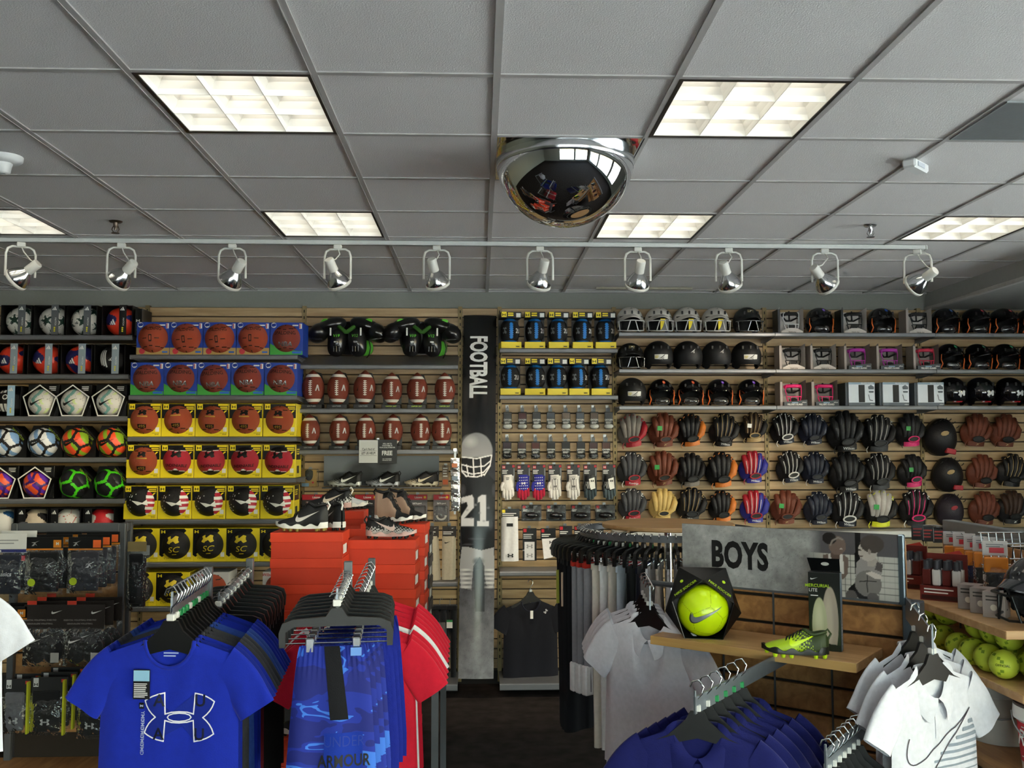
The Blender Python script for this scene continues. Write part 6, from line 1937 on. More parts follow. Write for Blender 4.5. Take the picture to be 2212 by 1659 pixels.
def guard_box(label, px, r, kind, colour, rz=0.0):
 y = YH + 0.15
 t = thing('face_guard_box', label, 'boxed face guard', (at(px, 760, y).x, y, hz[r] - 0.004), (0, 0, rz), 'boxed face guards on the helmet shelves')
 if kind == 'closed':
  ob('carton', MB().box(-0.1, 0.105, -0.12, 0.06, 0, 0.185, bev=0.002).mesh(), card('#e2e8ee'), t)
  p = Print().poly(rect2(-0.1, 0.105, 0.0, 0.028), 1).poly(rect2(-0.022, 0.026, 0.03, 0.165), 0).poly(rect2(-0.1, 0.105, 0.168, 0.184), 2).text('FIELDERS GUARD', 0.011, 3, 0.045, 0.171, condense=0.8)
  for P in ([(0.052, 0.15), (0.075, 0.165), (0.098, 0.15), (0.098, 0.13), (0.056, 0.13)], [(0.056, 0.118), (0.096, 0.118), (0.094, 0.104), (0.06, 0.104)], [(0.052, 0.09), (0.062, 0.045), (0.085, 0.04), (0.09, 0.046), (0.066, 0.05), (0.058, 0.09)]):
   p.poly(np.array(P), 1)
  p.text('wilson', 0.009, 3, 0.082, 0.01, bold=0.02)
  ob('carton_print', p.mesh(base=0.1205), [K, card('#5c646c'), card('#8fa4b6'), WHITE], t)
  ob('carton_side', MB().box(-0.122, -0.101, -0.11, 0.06, 0, 0.182, bev=0.002).mesh(), card('#4a5056'), t)
  return
 inner = card('#dbd4ce') if kind != 'dark' else card('#a59a94')
 ob('carton', _gbox, inner, t)
 ob('carton_side', _gside, card('#a39891') if kind != 'black' else card('#23262a'), t)
 m = (mat('#d9d9d6', rough=0.3) if colour == 'white' else mat(colour, rough=0.3, vary=0.05))
 ob('cage', _gcage, m, t)
 ob('forehead_pad', _gpad, m if colour[0] == '#' and kind == 'dark' else BLK_B, t)
 ob('chin_pad', _gchin, BLK_B, t)
 ob('strap', _gstrap, BLK_B, t)
 if kind == 'dark':
  b = ob('carton_base', _gbase, card('#3c4248'), t)
  ob('base_lettering', Print().text("FIELDER'S GUARD", 0.0125, 0, -0.005, 0.008, bold=0.03, condense=0.85).text('wilson', 0.009, 1, 0.065, 0.026).lines(-0.03, 0.02, 0.03, 1, 0.01, 0.006, 2).mesh(base=0.1255), [WHITE, WHITE, ink('#8fb0c8')], b)
 else:
  ob('base_lettering', Print().text('TRIFLEX', 0.012, 0, 0, 0.006, bold=0.03).mesh(base=0.1006), ink('#5a554f'), t)
  ob('carton_base', MB().prism([(-0.086, 0), (0.086, 0), (0.086, 0.02), (0.03, 0.045), (-0.03, 0.045), (-0.086, 0.02)], -0.1, -0.097).mesh(), card('#cfc6be'), t)
  ob('base_hole', Print().poly(disc2(0.02, 20) * [1.6, 0.7], 0, 1, 0.0, 0.062).mesh(lambda q, h: np.stack([q[:, 0], np.full(len(q), -0.084), q[:, 1]], -1)), K, t)
guard_box('white-caged face guard in open box, leftmost on the top helmet shelf', 1703, 0, 'black', 'white')
guard_box('black face guard in open white box, between two dotted helmets, top shelf', 1838, 0, 'black', '#141416')
guard_box('black face guard in open grey box, rightmost on the top helmet shelf', 1977, 0, 'white', '#141416')
guard_box('black face guard in open white box, left one on middle shelf', 1705, 1, 'white', '#141416')
guard_box('black face guard in open white box, right one on middle shelf', 1771, 1, 'white', '#141416')
for px, r, c, l in ((1843, 1, '#a82a9a', 'left purple face guard in grey box, middle helmet shelf'), (1912, 1, '#a8309c', 'right purple face guard in grey box, middle helmet shelf'), (1990, 1, '#c42a48', 'dark red face guard in grey box, middle helmet shelf'),
     (1705, 2, '#e0246a', 'left bright pink face guard in grey box, lower helmet shelf'), (1772, 2, '#e0246a', 'right bright pink face guard in grey box, lower helmet shelf')):
 guard_box(l, px, r, 'dark', c)
for k, px in enumerate((1845, 1917.5, 1991.5)):
 guard_box('closed pale blue face guard carton with dark window, %s of three' % ('leftmost', 'middle', 'rightmost')[k], px, 2, 'closed', None)
# ---- mitts
def mitt_meshes():
 o = {}
 def dome(x, z, fx, fz):
  u, v = x / fx, z / fz
  return math.sqrt(max(0.0, 1 - min(1, u * u + v * v)))
 n, m = 12, 30
 A = np.zeros((n, m, 3))
 for i in range(n):
  f = (i + 0.001) / (n - 1)
  for j in range(m):
   a = 2 * PI * j / m
   x = 0.094 * math.cos(a) * (1 + 0.06 * math.sin(a))
   z = 0.098 * math.sin(a) - 0.02
   A[i, j] = (x * f, -0.062 * (1 - f ** 2.4) + 0.02, z * f + 0.0)
 B = A[-1:].copy()
 B[..., 1] += 0.05
 B[..., 0] *= 0.8
 o['palm'] = MB().grid(np.concatenate([A, B, B * [0.1, 1, 0.1]]), 0, cv=True, flip=True).mesh('palm', smooth=True)
 tips = [(-0.062, 0.088, -0.030), (-0.024, 0.122, -0.012), (0.016, 0.126, 0.006), (0.052, 0.108, 0.02)]
 base = [(-0.04, -0.045), (-0.014, -0.05), (0.012, -0.05), (0.036, -0.045)]
 o['finger'] = []
 o['seam'] = []
 for (tx, tz, _), (bx, bz) in zip(tips, base):
  P = [(bx, -0.028, bz), (bx + (tx - bx) * 0.35, -0.044, bz + (tz - bz) * 0.35), (bx + (tx - bx) * 0.7, -0.036, bz + (tz - bz) * 0.7), (tx, -0.008, tz), (tx * 1.02, 0.018, tz + 0.003)]
  o['finger'].append(MB().tube(P, [0.012, 0.0185, 0.0225, 0.0205, 0.010], 10).mesh('finger', smooth=True))
  o['seam'].append([(p[0], p[1] - (0.012, 0.0188, 0.0226, 0.02, 0.01)[i], p[2]) for i, p in enumerate(P[:4])])
 P = [(0.05, -0.02, -0.06), (0.082, -0.026, -0.02), (0.096, -0.012, 0.035), (0.092, 0.014, 0.075)]
 o['thumb'] = MB().tube(P, [0.016, 0.024, 0.023, 0.012], 10).mesh('thumb', smooth=True)
 o['web'] = MB().prism([(0.045, 0.02), (0.09, 0.03), (0.092, 0.085), (0.06, 0.11), (0.045, 0.09)], 0.0, 0.012).mesh('web')
 w = MB()
 for k in range(4):
  z = 0.03 + 0.02 * k
  w.tube([(0.05, -0.002, z), (0.07, -0.006, z + 0.012), (0.09, -0.002, z + 0.004)], 0.003, 5)
 o['weblace'] = w.mesh('web_lace', smooth=True)
 # opening and strap at the wrist
 E = [(0.018 + 0.038 * math.cos(a), -0.062 - 0.004 * math.cos(a) * 0, -0.062 + 0.021 * math.sin(a) + 0.006 * math.cos(a)) for a in np.linspace(0, 2 * PI, 20, endpoint=False)]
 o['open'] = MB().add([(x, y + 0.013, z) for x, y, z in E], [tuple(range(19, -1, -1))]).mesh('wrist_opening')
 o['rim'] = MB().tube([(x, y + 0.011, z) for x, y, z in E], 0.0052, 6, closed=True).mesh('opening_rim', smooth=True)
 g = np.zeros((10, 4, 3))
 for i, u in enumerate(np.linspace(-1, 1, 10)):
  for j, v in enumerate((0, 0.33, 0.66, 1)):
   g[i, j] = (0.018 + 0.052 * u, -0.05 + 0.025 * u * u, -0.082 - 0.036 * v + 0.008 * u + 0.004 * u * u)
 g2 = g.copy()
 g2[..., 1] += 0.022
 o['strap'] = MB().grid(g, 0).grid(g2, 0, flip=True).grid(np.stack([g[:, 0], g2[:, 0]], 1), 0, flip=True).grid(np.stack([g[:, -1], g2[:, -1]], 1), 0).mesh('strap', smooth=50)
 o['piping'] = [MB().tube(s, 0.0024, 5).mesh('piping', smooth=True) for s in o['seam']]
 lp = MB()
 for k in range(6):
  x, z = -0.075 + 0.028 * k, 0.075 + 0.05 * math.sin((k + 0.5) / 6 * PI)
  lp.tube([(x, -0.02, z - 0.012), (x + 0.006, -0.034, z), (x + 0.014, -0.018, z + 0.006)], 0.0028, 5)
 o['lace'] = lp.mesh('lace', smooth=True)
 o['cord'] = MB().tube([(-0.05, -0.02, -0.09), (-0.062, -0.03, -0.115), (-0.055, -0.03, -0.135)], 0.0028, 5).mesh('loose_lace', smooth=True)
 # round catcher-style body
 C = np.zeros((n, m, 3))
 for i in range(n):
  f = (i + 0.001) / (n - 1)
  for j in range(m):
   a = 2 * PI * j / m
   C[i, j] = (f * 0.1 * math.cos(a) * (1 - 0.12 * math.sin(a)), -0.085 * (1 - f ** 2.6) + 0.02, f * 0.128 * math.sin(a))
 B = C[-1:].copy()
 B[..., 1] += 0.05
 o['round'] = MB().grid(np.concatenate([C, B, B * [0.1, 1, 0.1]]), 0, cv=True, flip=True).mesh('round_body', smooth=True)
 return o
MT = mitt_meshes()
LBK, LBR, LTN = leather('#17171a', rough=0.48), leather('#6a3522', rough=0.55, vary=0.25), leather('#c9ab66', rough=0.5)
LGR, LRD, LBL, LOR = leather('#77716a', rough=0.55), leather('#a01f2c', rough=0.45), leather('#2c2f8a', rough=0.45), leather('#c9722a', rough=0.45)
LDG, LGD = leather('#3a3c40', rough=0.5), leather('#a88c5c', rough=0.4)
LW, LPK, LYL, LSV = leather('#dcdad6', rough=0.45, vary=0.04), leather('#d8246e', rough=0.4), leather('#d8dc2a', rough=0.4), leather('#b5b0aa', rough=0.35)
LNV = leather('#1b2030', rough=0.45)
#        palm, fingers, strap, rim, piping, laces, emblem-text, emblem colour
MK = {
 'redgrey': ((LGR, LGR, LRD, LRD, None, LRD), None), 'brown': ((LBR, LBR, LBR, LBR, None, LBR), 'M'), 'blackor': ((LBK, LBK, LOR, LBK, None, LOR), None),
 'blackgold': ((LBK, LBK, LBK, LBK, LGD, LGD), 'Wilson'), 'browntag': ((LBK, leather('#3a2a1e'), LGD, LGD, LGD, LGD), 'tag'), 'blackwhite': ((LBK, LBK, LNV, LW, LW, LW), 'Wilson'),
 'black': ((LBK, LBK, LBK, LBK, None, LBK), 'Wilson'), 'navy': ((LNV, LNV, LNV, LNV, None, LSV), 'Wilson'), 'greyline': ((LBK, LBK, LDG, LDG, LSV, LSV), None),
 'pink': ((LBK, LBK, LPK, LPK, None, LBK), 'green'), 'dgred': ((LDG, LDG, LRD, LRD, None, LW), 'R'), 'blackgrey': ((LBK, LBK, LGR, LBK, None, LDG), None),
 'rwb': ((LBL, LRD, LBL, LRD, LW, LRD), 'Wilson'), 'tan': ((LTN, LTN, LTN, LTN, None, LTN), None), 'silver': ((LBK, LSV, LYL, LBK, None, LYL), 'green'), 'pinkline': ((LBK, LBK, LBK, LPK, LPK, LW), None),
 'brown2': ((LBR, LBR, LBR, LBK, None, LBR), 'M'), 'darkred': ((leather('#26202a'),) * 4 + (None, LBK), None), 'brownblk': ((LBK, leather('#3a2418'), LBK, LBK, None, LBK), 'Mw'), 'blackred': ((LBK, LBK, LRD, LBK, None, LBK), 'R'), 'goldline': ((LBK, LBK, LBK, LBK, LGD, LGD), None)}
NMK = {'redgrey': 'red and grey mitt', 'brown': 'brown leather mitt', 'blackor': 'black mitt with orange strap', 'blackgold': 'black mitt with gold piping', 'browntag': 'dark brown mitt with paper tag', 'blackwhite': 'black mitt with white piping', 'black': 'large plain black mitt', 'navy': 'dark navy mitt', 'greyline': 'black mitt with grey piping', 'pink': 'black mitt with pink strap', 'dgred': 'dark grey and red mitt', 'blackgrey': 'black mitt with grey strap', 'rwb': 'red, white and blue mitt', 'tan': 'tan leather mitt', 'silver': 'black and silver mitt with yellow lacing', 'pinkline': 'black mitt with pink piping', 'brown2': 'brown leather mitt', 'darkred': 'dark round mitt', 'brownblk': 'black and brown mitt', 'blackred': 'round black mitt with red badge', 'goldline': 'black mitt with gold piping'}
ROWS = [
 [('redgrey', 1364, 932, 1.0, 0, 0), ('brown', 1432, 931, 1.03, .06, 0), ('blackor', 1491, 931, .98, 0, 0), ('blackgold', 1563, 931, 1.0, .12, 0), ('browntag', 1627, 925, .9, .1, 0), ('blackwhite', 1694, 928, .95, -.05, 0), ('navy', 1755, 929, .96, 0, 0), ('black', 1824, 934, 1.22, 0, 0), ('greyline', 1897, 938, 1.12, .1, 0), ('pink', 1966, 931, 1.0, .05, 0), ('blackred', 2041, 944, 1.15, .2, 1), ('brown2', 2110, 931, 1.0, .2, 0), ('brown2', 2173, 932, 1.0, .2, 0)],
 [('dgred', 1363, 1015, 1.0, .05, 0), ('brown', 1430, 1014, 1.03, 0, 0), ('blackgrey', 1491, 1017, 1.0, .05, 0), ('blackor', 1557, 1017, 1.05, 0, 0), ('rwb', 1626, 1011, .96, .05, 0), ('blackwhite', 1706, 1010, .95, -.05, 0), ('navy', 1760, 1013, .96, .04, 0), ('black', 1828, 1022, 1.2, 0, 0), ('greyline', 1898, 1021, 1.1, 0, 0), ('pink', 1971, 1019, .98, 0, 0), ('blackred', 2056, 1026, 1.05, .1, 1), ('brown2', 2123, 1020, 1.0, .15, 0), ('goldline', 2187, 1018, 1.0, .2, 0)],
 [('dgred', 1364, 1092, .95, .05, 0), ('tan', 1430, 1092, .95, .1, 0), ('blackgold', 1492, 1092, 1.0, .15, 0), ('blackor', 1559, 1096, .92, 0, 0), ('rwb', 1629, 1097, .96, .05, 0), ('brown', 1697, 1098, 1.0, .1, 0), ('navy', 1767, 1100, .98, .04, 0), ('blackwhite', 1829, 1101, 1.1, .1, 0), ('silver', 1901, 1101, 1.1, .1, 0), ('pinkline', 1978, 1099, 1.1, .1, 0), ('darkred', 2061, 1103, 1.0, .15, 1), ('brown2', 2128, 1100, 1.0, .15, 0), ('brownblk', 2187, 1098, 1.0, .1, 0)]]
GREEN_TAG = card('#2f9a44')
for r, row in enumerate(ROWS):
 word = ('top', 'middle', 'lower')[r]
 for k, (kind, px, py, sc, rot, rnd) in enumerate(row):
  y = WALL_Y - (0.115 if sc < 1.05 else 0.135)
  q = at(px, py, y - 0.03)
  t = thing('baseball_mitt', '%s hanging %s in the %s mitt row' % (NMK[kind], nth(k, 13), word), 'mitt', (q.x, y, q.z), (0, rot, RNG.uniform(-0.12, 0.12)), 'mitts in the %s row' % word, (sc * 1.12, sc, sc * 1.02))
  (pm, fm, sm, rm, pipe, lm), em = MK[kind]
  if rnd:
   ob('palm', MT['round'], pm, t)
   ob('badge', Print().poly(disc2(0.02, 8) * [1.4, 0.8], 0, 1, -0.02, 0.02, rot=0.5).mesh(lambda q_, h: np.stack([q_[:, 0], np.full(len(q_), -0.064 - h), q_[:, 1]], -1)), LGD if r < 2 else LRD, t)
   ob('strap', MB().box(0.015, 0.075, -0.052, -0.02, -0.105, -0.07, bev=0.004).mesh(), sm, t)
   ob('lace', MT['lace'], lm, t)
   continue
  ob('palm', MT['palm'], pm, t)
  for f in range(4):
   fg = ob('finger', MT['finger'][f], fm if kind != 'rwb' or f < 3 else LBL, t)
   if pipe is not None:
    ob('piping', MT['piping'][f], pipe, fg)
  ob('thumb', MT['thumb'], pm if kind not in ('blackor', 'redgrey') else (LOR if kind == 'blackor' else LRD), t)
  ob('web', MT['web'], pm if kind != 'silver' else LSV, t)
  ob('web_lace', MT['weblace'], lm, t)
  ob('wrist_opening', MT['open'], K, t)
  ob('opening_rim', MT['rim'], rm, t)
  st = ob('strap', MT['strap'], sm, t)
  ob('lace', MT['lace'], lm, t)
  ob('loose_lace', MT['cord'], lm, t)
  if em in ('Wilson', 'R', 'M', 'Mw'):
   p = Print()
   if em == 'Wilson':
    p.text('Wilson', 0.016, 0, 0.02, -0.108, bold=0.02, shear=0.2)
   elif em == 'R':
    p.text('Rawlings', 0.014, 0, 0.018, -0.108, bold=0.01, shear=0.2)
   else:
    p.poly(BIRD, 0, 0.035, 0.02, -0.1)
   ob('strap_emblem', p.mesh(lambda q_, h: np.stack([q_[:, 0], -0.0512 - h + 0.025 * ((q_[:, 0] - 0.018) / 0.052) ** 2, q_[:, 1]], -1)), ink('#d6d6d4') if em != 'M' else LGD, st)
  if em in ('green', 'tag') or (kind == 'brown' and r != 9):
   ob('paper_tag', MB().box(-0.05, -0.018, -0.073, -0.071, 0.0, 0.034).mesh(), GREEN_TAG if em != 'tag' else WHITE, t)
  peg(q.x, q.z + 0.09 * sc, y + 0.03)
z = at(1690, 1148, 7.08).z
wm = painted('#b9bab6', rough=0.5)
for a, b, w in ((1332, 1649, 'left'), (1652, 1982, 'middle'), (1986, 2330, 'right')):
 shelf(at(a, 1148, 7.08).x, at(b, 1148, 7.08).x, z, 7.08, 'pale metal shelf below the %s third of the mitts' % w, lip=0.05, m=wm)
# ================================================================== floor fixtures
FR = painted('#63666a', metal=0.3, rough=0.4)
WOODP = wood_mat('#9c6c40', '#c08e58', (9, 1.2, 9), 0.45, 'shelf_wood')
WOODT = wood_mat('#b98d5c', '#cfa676', (1.0, 9, 9), 0.4, 'light_wood')
def at_plane(px, py, P, N):
 d = FWD + RIGHT * ((px - 1106) / F_PX) - UP * ((py - 829.5) / F_PX)
 return EYE + d * ((P - EYE).dot(N) / d.dot(N))
def slat_panel(parent, x0, x1, y, z0, z1, pitch=0.1, m=WOODP):
 """Wooden slats with double grooves, one object per slat, facing -y."""
 me = MB().prism([(-0.014, 0.006), (-0.016, 0.009), (-0.016, pitch - 0.009), (-0.014, pitch - 0.006), (0, pitch - 0.006), (0, 0.006)], -(x1 - x0) / 2, (x1 - x0) / 2, 0, 'yz').mesh('slat')
 ob('backing', MB().box(x0, x1, y, y + 0.01, z0, z1).mesh(), mat('#2c231b', rough=0.8), parent)
 z = z1 - pitch
 while z > z0 - 0.01:
  ob('slat', me, m, parent, ((x0 + x1) / 2, y, z))
  z -= pitch
# ---- left display tower with packaged knee pads
YT = 4.85
tl, trr = at(24, 1130, YT), at(271, 1130, YT)
tw = trr.x - tl.x
tz = trr.z
t = thing('display_tower', 'grey framed wooden display tower of packaged pads at left', 'display stand', ((tl.x + trr.x) / 2, YT, 0))
h = tw / 2
t_tower = t
for sx in (-1, 1):
 for yy in (0, 0.08):
  ob('upright', MB().box(sx * h - 0.032 * (sx > 0), sx * h + 0.032 * (sx < 0), yy, yy + 0.03, 0, tz, bev=0.003).mesh(), FR, t)
ob('top_rail', MB().box(-h + 0.032, h - 0.032, 0, 0.03, tz - 0.045, tz, bev=0.003).mesh(), FR, t)
ob('side_rail', MB().box(h - 0.028, h, 0.03, 0.08, tz - 0.045, tz, bev=0.003).mesh(), FR, t)
slat_panel(t, -h + 0.03, h - 0.03, 0.05, 0.28, tz - 0.05, 0.2)
dk = ob('deck', MB().box(-h - 0.12, h - 0.02, -0.30, 0.05, 0.262, 0.28, bev=0.002).mesh(), WOODP, t)
ob('deck_front', MB().box(-h - 0.12, h - 0.02, -0.305, -0.295, 0.0, 0.26).mesh(), FR, t)
FILM2 = film_mat('#eef0f2', 0.03, 0.1, 0.02, crease=0.9)
def bag(name, label, cat, x, ytop, w, h, y, parts, group, head=0.06, headm=BLACK, artm=None, art=None, rz=0.0, film=True):
 """A hanging pack: header card, contents and a clear crinkled bag."""
 t = thing(name, label, cat, (x, y, ytop), (0, 0, rz), group)
 ob('header_card', MB().box(-w / 2, w / 2, -0.004, 0.0, -head, 0.0, bev=0.001).mesh(), headm, t)
 for nm, me, m in parts:
  ob(nm, me, m, t)
 if art:
  ob('header_print', art.mesh(base=0.0045), artm, t)
 if film:
  n, mm = 11, 11
  g = np.zeros((n, mm, 3))
  rr = random.Random(int(abs(x) * 999 + abs(ytop) * 77))
  for i in range(n):
   for j in range(mm):
    u, v = i / (n - 1) * 2 - 1, j / (mm - 1)
    g[i, j] = (u * w / 2 * 1.03, -0.034 * (1 - u ** 4) * math.sin(min(1, v * 1.6) * PI / 2) * (1 - 0.5 * v ** 6) - 0.005 * rr.random(), -head * 0.9 - (h - head * 0.9) * v)
  ob('clear_bag', MB().grid(g, 0).mesh(smooth=True), FILM2, t)
 return t
pad = lambda x, z, rx, rz, b=0.022: MB().ball(1, (x, -0.008, z), 18, 10, sc=(rx, b, rz)).mesh(smooth=True)
slab = lambda x0, x1, z0, z1, d=0.018: MB().box(x0, x1, -d, -0.002, z0, z1, bev=0.006).mesh()
DK = cloth('#1c1c1f')
LORA = ink('#c87a1e')
yk = YT - 0.26
stacks = [('orange-lined black pad pack', 98, 1160, 0.172, 0.27, 3, 'A'), ('orange-lined grey pad pack', 186, 1160, 0.162, 0.265, 3, 'A2'), ('white-headed dark pad pack', 20, 1152, 0.17, 0.30, 2, 'W'),
   ('tick-marked brown-headed pad pack', 98, 1306, 0.19, 0.285, 3, 'N'), ('tick-marked brown-headed pad pack right', 184, 1306, 0.19, 0.285, 3, 'N'), ('orange-tabbed pad pack behind the white shirt', 30, 1310, 0.13, 0.2, 2, 'A'),
   ('yellow-edged black pad pack', 108, 1462, 0.172, 0.265, 3, 'U'), ('grey clear pad pack beside the white shirt', 40, 1466, 0.13, 0.25, 2, 'G'), ('low black pad pack half behind the blue shirt', 204, 1468, 0.15, 0.27, 2, 'U2')]
for nm, px, py, w, h_, n, sty in stacks:
 for k in range(n):
  y = yk + 0.075 * k
  q = at(px, py, yk)
  x = q.x + 0.012 * k
  z = q.z + 0.006 * k
  L_ = nm + (', front of its peg' if k == 0 else ', %s from the front on its peg' % ORD[k])
  front = k == 0
  if sty in ('A', 'A2'):
   p = Print().poly(rect2(-w / 2, w / 2, -0.062, -0.054), 0).poly(rect2(w / 2 - 0.045, w / 2 - 0.008, -0.05, -0.014), 0 if sty == 'A' else 3).text('M', 0.014, 1, w / 2 - 0.026, -0.038).poly(BIRD, 2, 0.04, -w / 4, -0.03).text('VOLLEYBALL', 0.012, 1, 0, -0.082, bold=0.02).lines(-0.03, 0.03, -0.09, 1, 0.01, 0.006, 2)
   pts = [('pad', slab(-w / 2 + 0.018, w / 2 - 0.014, -h_ + 0.012, -0.07), DK if sty == 'A' else cloth('#3a3a42'))]
   if front:
    pts.append(('size_dot', Print().poly(disc2(0.018, 20), 0, 1, -w / 4, -h_ + 0.06).mesh(base=0.036), ink('#b9d02a')))
    pts.append(('emblem', Print().poly(BIRD, 0, 0.045, w / 4 - 0.01, -0.13).mesh(base=0.020), ink('#b9b9bb')))
   bag('knee_pad_pack', L_, 'package', x, z, w, h_, y, pts, 'pad packs on the display tower', 0.06, BLACK, [LORA, WHITE, ink('#9a9a9a'), ink('#e0642a')], p)
  elif sty == 'W':
   p = Print().poly(rect2(-w / 2, w / 2, -0.09, -0.075), 0).text('asics', 0.014, 1, -0.05, -0.088).lines(-0.06, 0.05, -0.03, 2, 0.014, 0.006, 2).poly(bez([(w / 2 - 0.075, -0.105), (w / 2 - 0.005, -0.105), (w / 2 - 0.005, -0.13), (w / 2 - 0.075, -0.13)]), 3).text('Two Size', 0.01, 1, w / 2 - 0.04, -0.122, bold=0.01)
   bag('knee_pad_pack', L_, 'package', x, z, w, h_, y, [('pad', slab(-w / 2 + 0.015, w / 2 - 0.02, -h_ + 0.015, -0.1), cloth('#2a2d38')), ('emblem', Print().text('asics', 0.02, 0, 0.0, -0.2, bold=0.02, shear=0.2).mesh(base=0.02), ink('#c9c9cc'))], 'pad packs on the display tower', 0.092, card('#d9d8d6'), [ink('#2a2f6a'), WHITE, ink('#9a9a9c'), ink('#b8323a')], p)
  elif sty == 'N':
   p = Print().poly(TICK, 0, 0.052, w / 4 + 0.01, -0.035).text('ESSENTIAL VOLLEYBALL KNEE PAD', 0.007, 1, -0.02, -0.075, bold=0.02).text('GENOUILLERE VOLLEYBALL', 0.007, 1, -0.02, -0.092, bold=0.02)
   pts = [('pad', pad(-0.035, -h_ + 0.075, 0.055, 0.065), DK), ('pad', pad(0.045, -h_ + 0.075, 0.05, 0.065), DK), ('emblem', Print().poly(TICK, 0, 0.06, -0.03, -h_ + 0.12).mesh(base=0.033), ink('#d8d8d8'))]
   if front:
    pts.append(('barcode_label', MB().box(w / 2 - 0.05, w / 2 - 0.012, -0.032, -0.03, -h_ + 0.02, -h_ + 0.065).mesh(), card('#a9a8a4')))
   t_ = bag('knee_pad_pack', L_, 'package', x, z, w, h_, y, pts, 'pad packs on the display tower', 0.115, card('#2b2320'), [WHITE, ink('#9d9894')], p)
   ob('size_tab', MB().box(-w / 2 + 0.012, -w / 2 + 0.055, -0.003, 0, 0.0, 0.018).mesh(), ink('#d8402a'), t_)
  else:
   ym = {'U': YEL, 'U2': BLACK, 'G': YEL}[sty]
   p = Print().poly(rect2(-w / 2 + 0.012, -w / 2 + 0.036, -0.045, -0.004), 0).poly(ARCS, 1, 0.02, -w / 2 + 0.024, -0.034).text('VOLLEYBALL KNEE PAD', 0.007, 0, -0.02, -0.09, bold=0.02).poly(rect2(w / 2 - 0.03, w / 2 - 0.005, -0.025, -0.01), 2)
   pts = [('pad', slab(-w / 2 + 0.012, w / 2 - 0.03, -h_ + 0.012, -0.06), DK if sty != 'G' else cloth('#6a6a70')), ('emblem', Print().poly(ARCS, 0, 0.045, -0.01, -h_ + 0.06).mesh(base=0.02), ink('#c9c9c9')),
     ('yellow_edge' if ym is YEL else 'bag_edge', MB().box(w / 2 - 0.014, w / 2 - 0.004, -0.03, -0.005, -h_, -0.01, bev=0.002).mesh(), card('#b8bc28') if ym is YEL else BLACK)]
   bag('knee_pad_pack', L_, 'package', x, z, w, h_, y, pts, 'pad packs on the display tower', 0.075, card('#2a2a2c'), [ink('#cfcfcf'), K, ink('#c23a2a')], p)
# packs hung on the tower's right side
for k in range(2):
 y = YT + 0.02 + 0.045 * k
 q = at(271, 1170 + 8 * k, y)
 bag('clear_pack', 'crinkled clear pack hung on the right side of the tower, %s one' % ('front', 'rear')[k], 'package', trr.x + 0.055, q.z, 0.095, 0.33, y, [('pad', slab(-0.035, 0.035, -0.31, -0.06, 0.02), DK)], 'clear packs at the tower side', 0.05, card('#8d7a52') if not k else card('#9a9a98'))
ob('peg_hook', MB().tube([(h, 0.03, q.z - 0.01), (h + 0.055, 0.03, q.z - 0.01), (h + 0.055, 0.09, q.z - 0.01)], 0.003, 5).mesh(), chrome_soft, t_tower)
# ---- shoe boxes: two front columns, two rear ones, on a low double table
OBX = card('#d63c1a', rough=0.55, vary=0.05)
OBXD = card('#c83617', rough=0.55, vary=0.05)
_bl, _bd, _bh = 0.318, 0.20, 0.112
def box_meshes(l, d, h_):
 body = MB().box(-l / 2 + 0.004, l / 2 - 0.004, -d / 2 + 0.004, d / 2 - 0.004, 0, h_ - 0.004).mesh('box_body')
 lid = MB().box(-l / 2, l / 2, -d / 2, d / 2, h_ - 0.042, h_, bev=0.0015).mesh('box_lid')
 lab = MB().box(l / 2 - 0.004, l / 2 - 0.0025, -0.06, 0.03, 0.015, 0.055).mesh('size_label')
 hole = MB().lathe([(0, 0.0008), (0.011, 0.0008)], 14, axis='x', c=(l / 2 - 0.004, 0.05, 0.035)).mesh('finger_hole')
 return body, lid, lab, hole
_bm1 = box_meshes(_bl, _bd, _bh)
def shoe_box(x, y, z, label, rz=0.0, dark=False, group='orange shoe boxes in stacks'):
 t = thing('shoe_box', label, 'shoe box', (x, y, z), (0, 0, rz), group)
 m = OBXD if not dark else card('#26262a')
 ob('box_body', _bm1[0], m, t)
 ob('lid', _bm1[1], OBX if not dark else card('#2c2c30'), t)
 ob('size_label', _bm1[2], WHITE, t)
 ob('finger_hole', _bm1[3], K, t)
 return t
HT = ['top', 'second from top', 'third from top', 'fourth from top', 'fifth from top', 'sixth from top', 'lowest']
YL1, YR1 = 4.18, 4.40
ca, cb = at(664, 1150, YL1), at(827, 1166, YR1)
cols = [('left front column', ca.x, YL1 + 0.1, ca.z, 5), ('right front column', cb.x, YR1 + 0.1, cb.z, 5), ('rear left column', at(725, 1102, 4.95).x, 4.98, at(748, 1102, 4.95).z, 6), ('rear middle column', at(752, 1140, 4.7).x, 4.74, at(770, 1140, 4.7).z, 5), ('rear right column', at(838, 1132, 4.7).x + 0.03, 4.74, at(850, 1130, 4.7).z, 5)]
tabz = ca.z - 5 * (_bh + 0.001)
for nm, x, y, ztop, n in cols:
 for k in range(n):
  z = ztop - (k + 1) * (_bh + 0.001)
  if z < tabz:
   continue
  shoe_box(x + RNG.uniform(-0.006, 0.006) + (0.008 if k == 2 else 0), y, z, 'orange shoe box, %s in the %s of the tall stack' % (HT[k], nm), RNG.uniform(-0.02, 0.02) - (0.05 if 'right' in nm else 0))
cols_d = [at(901, 1160, 4.9)]
for k in range(5):
 shoe_box(at(868, 1200, 5.0).x, 4.96, cb.z - 0.02 - (k + 1) * (_bh + 0.001), 'black shoe box, %s in the dark column behind the right stack' % HT[k], -0.03, True, 'black shoe boxes behind the stack')
t = thing('shoe_table', 'two-level grey display table under the orange shoe boxes', 'display table', ((ca.x + cb.x) / 2, 4.6, 0))
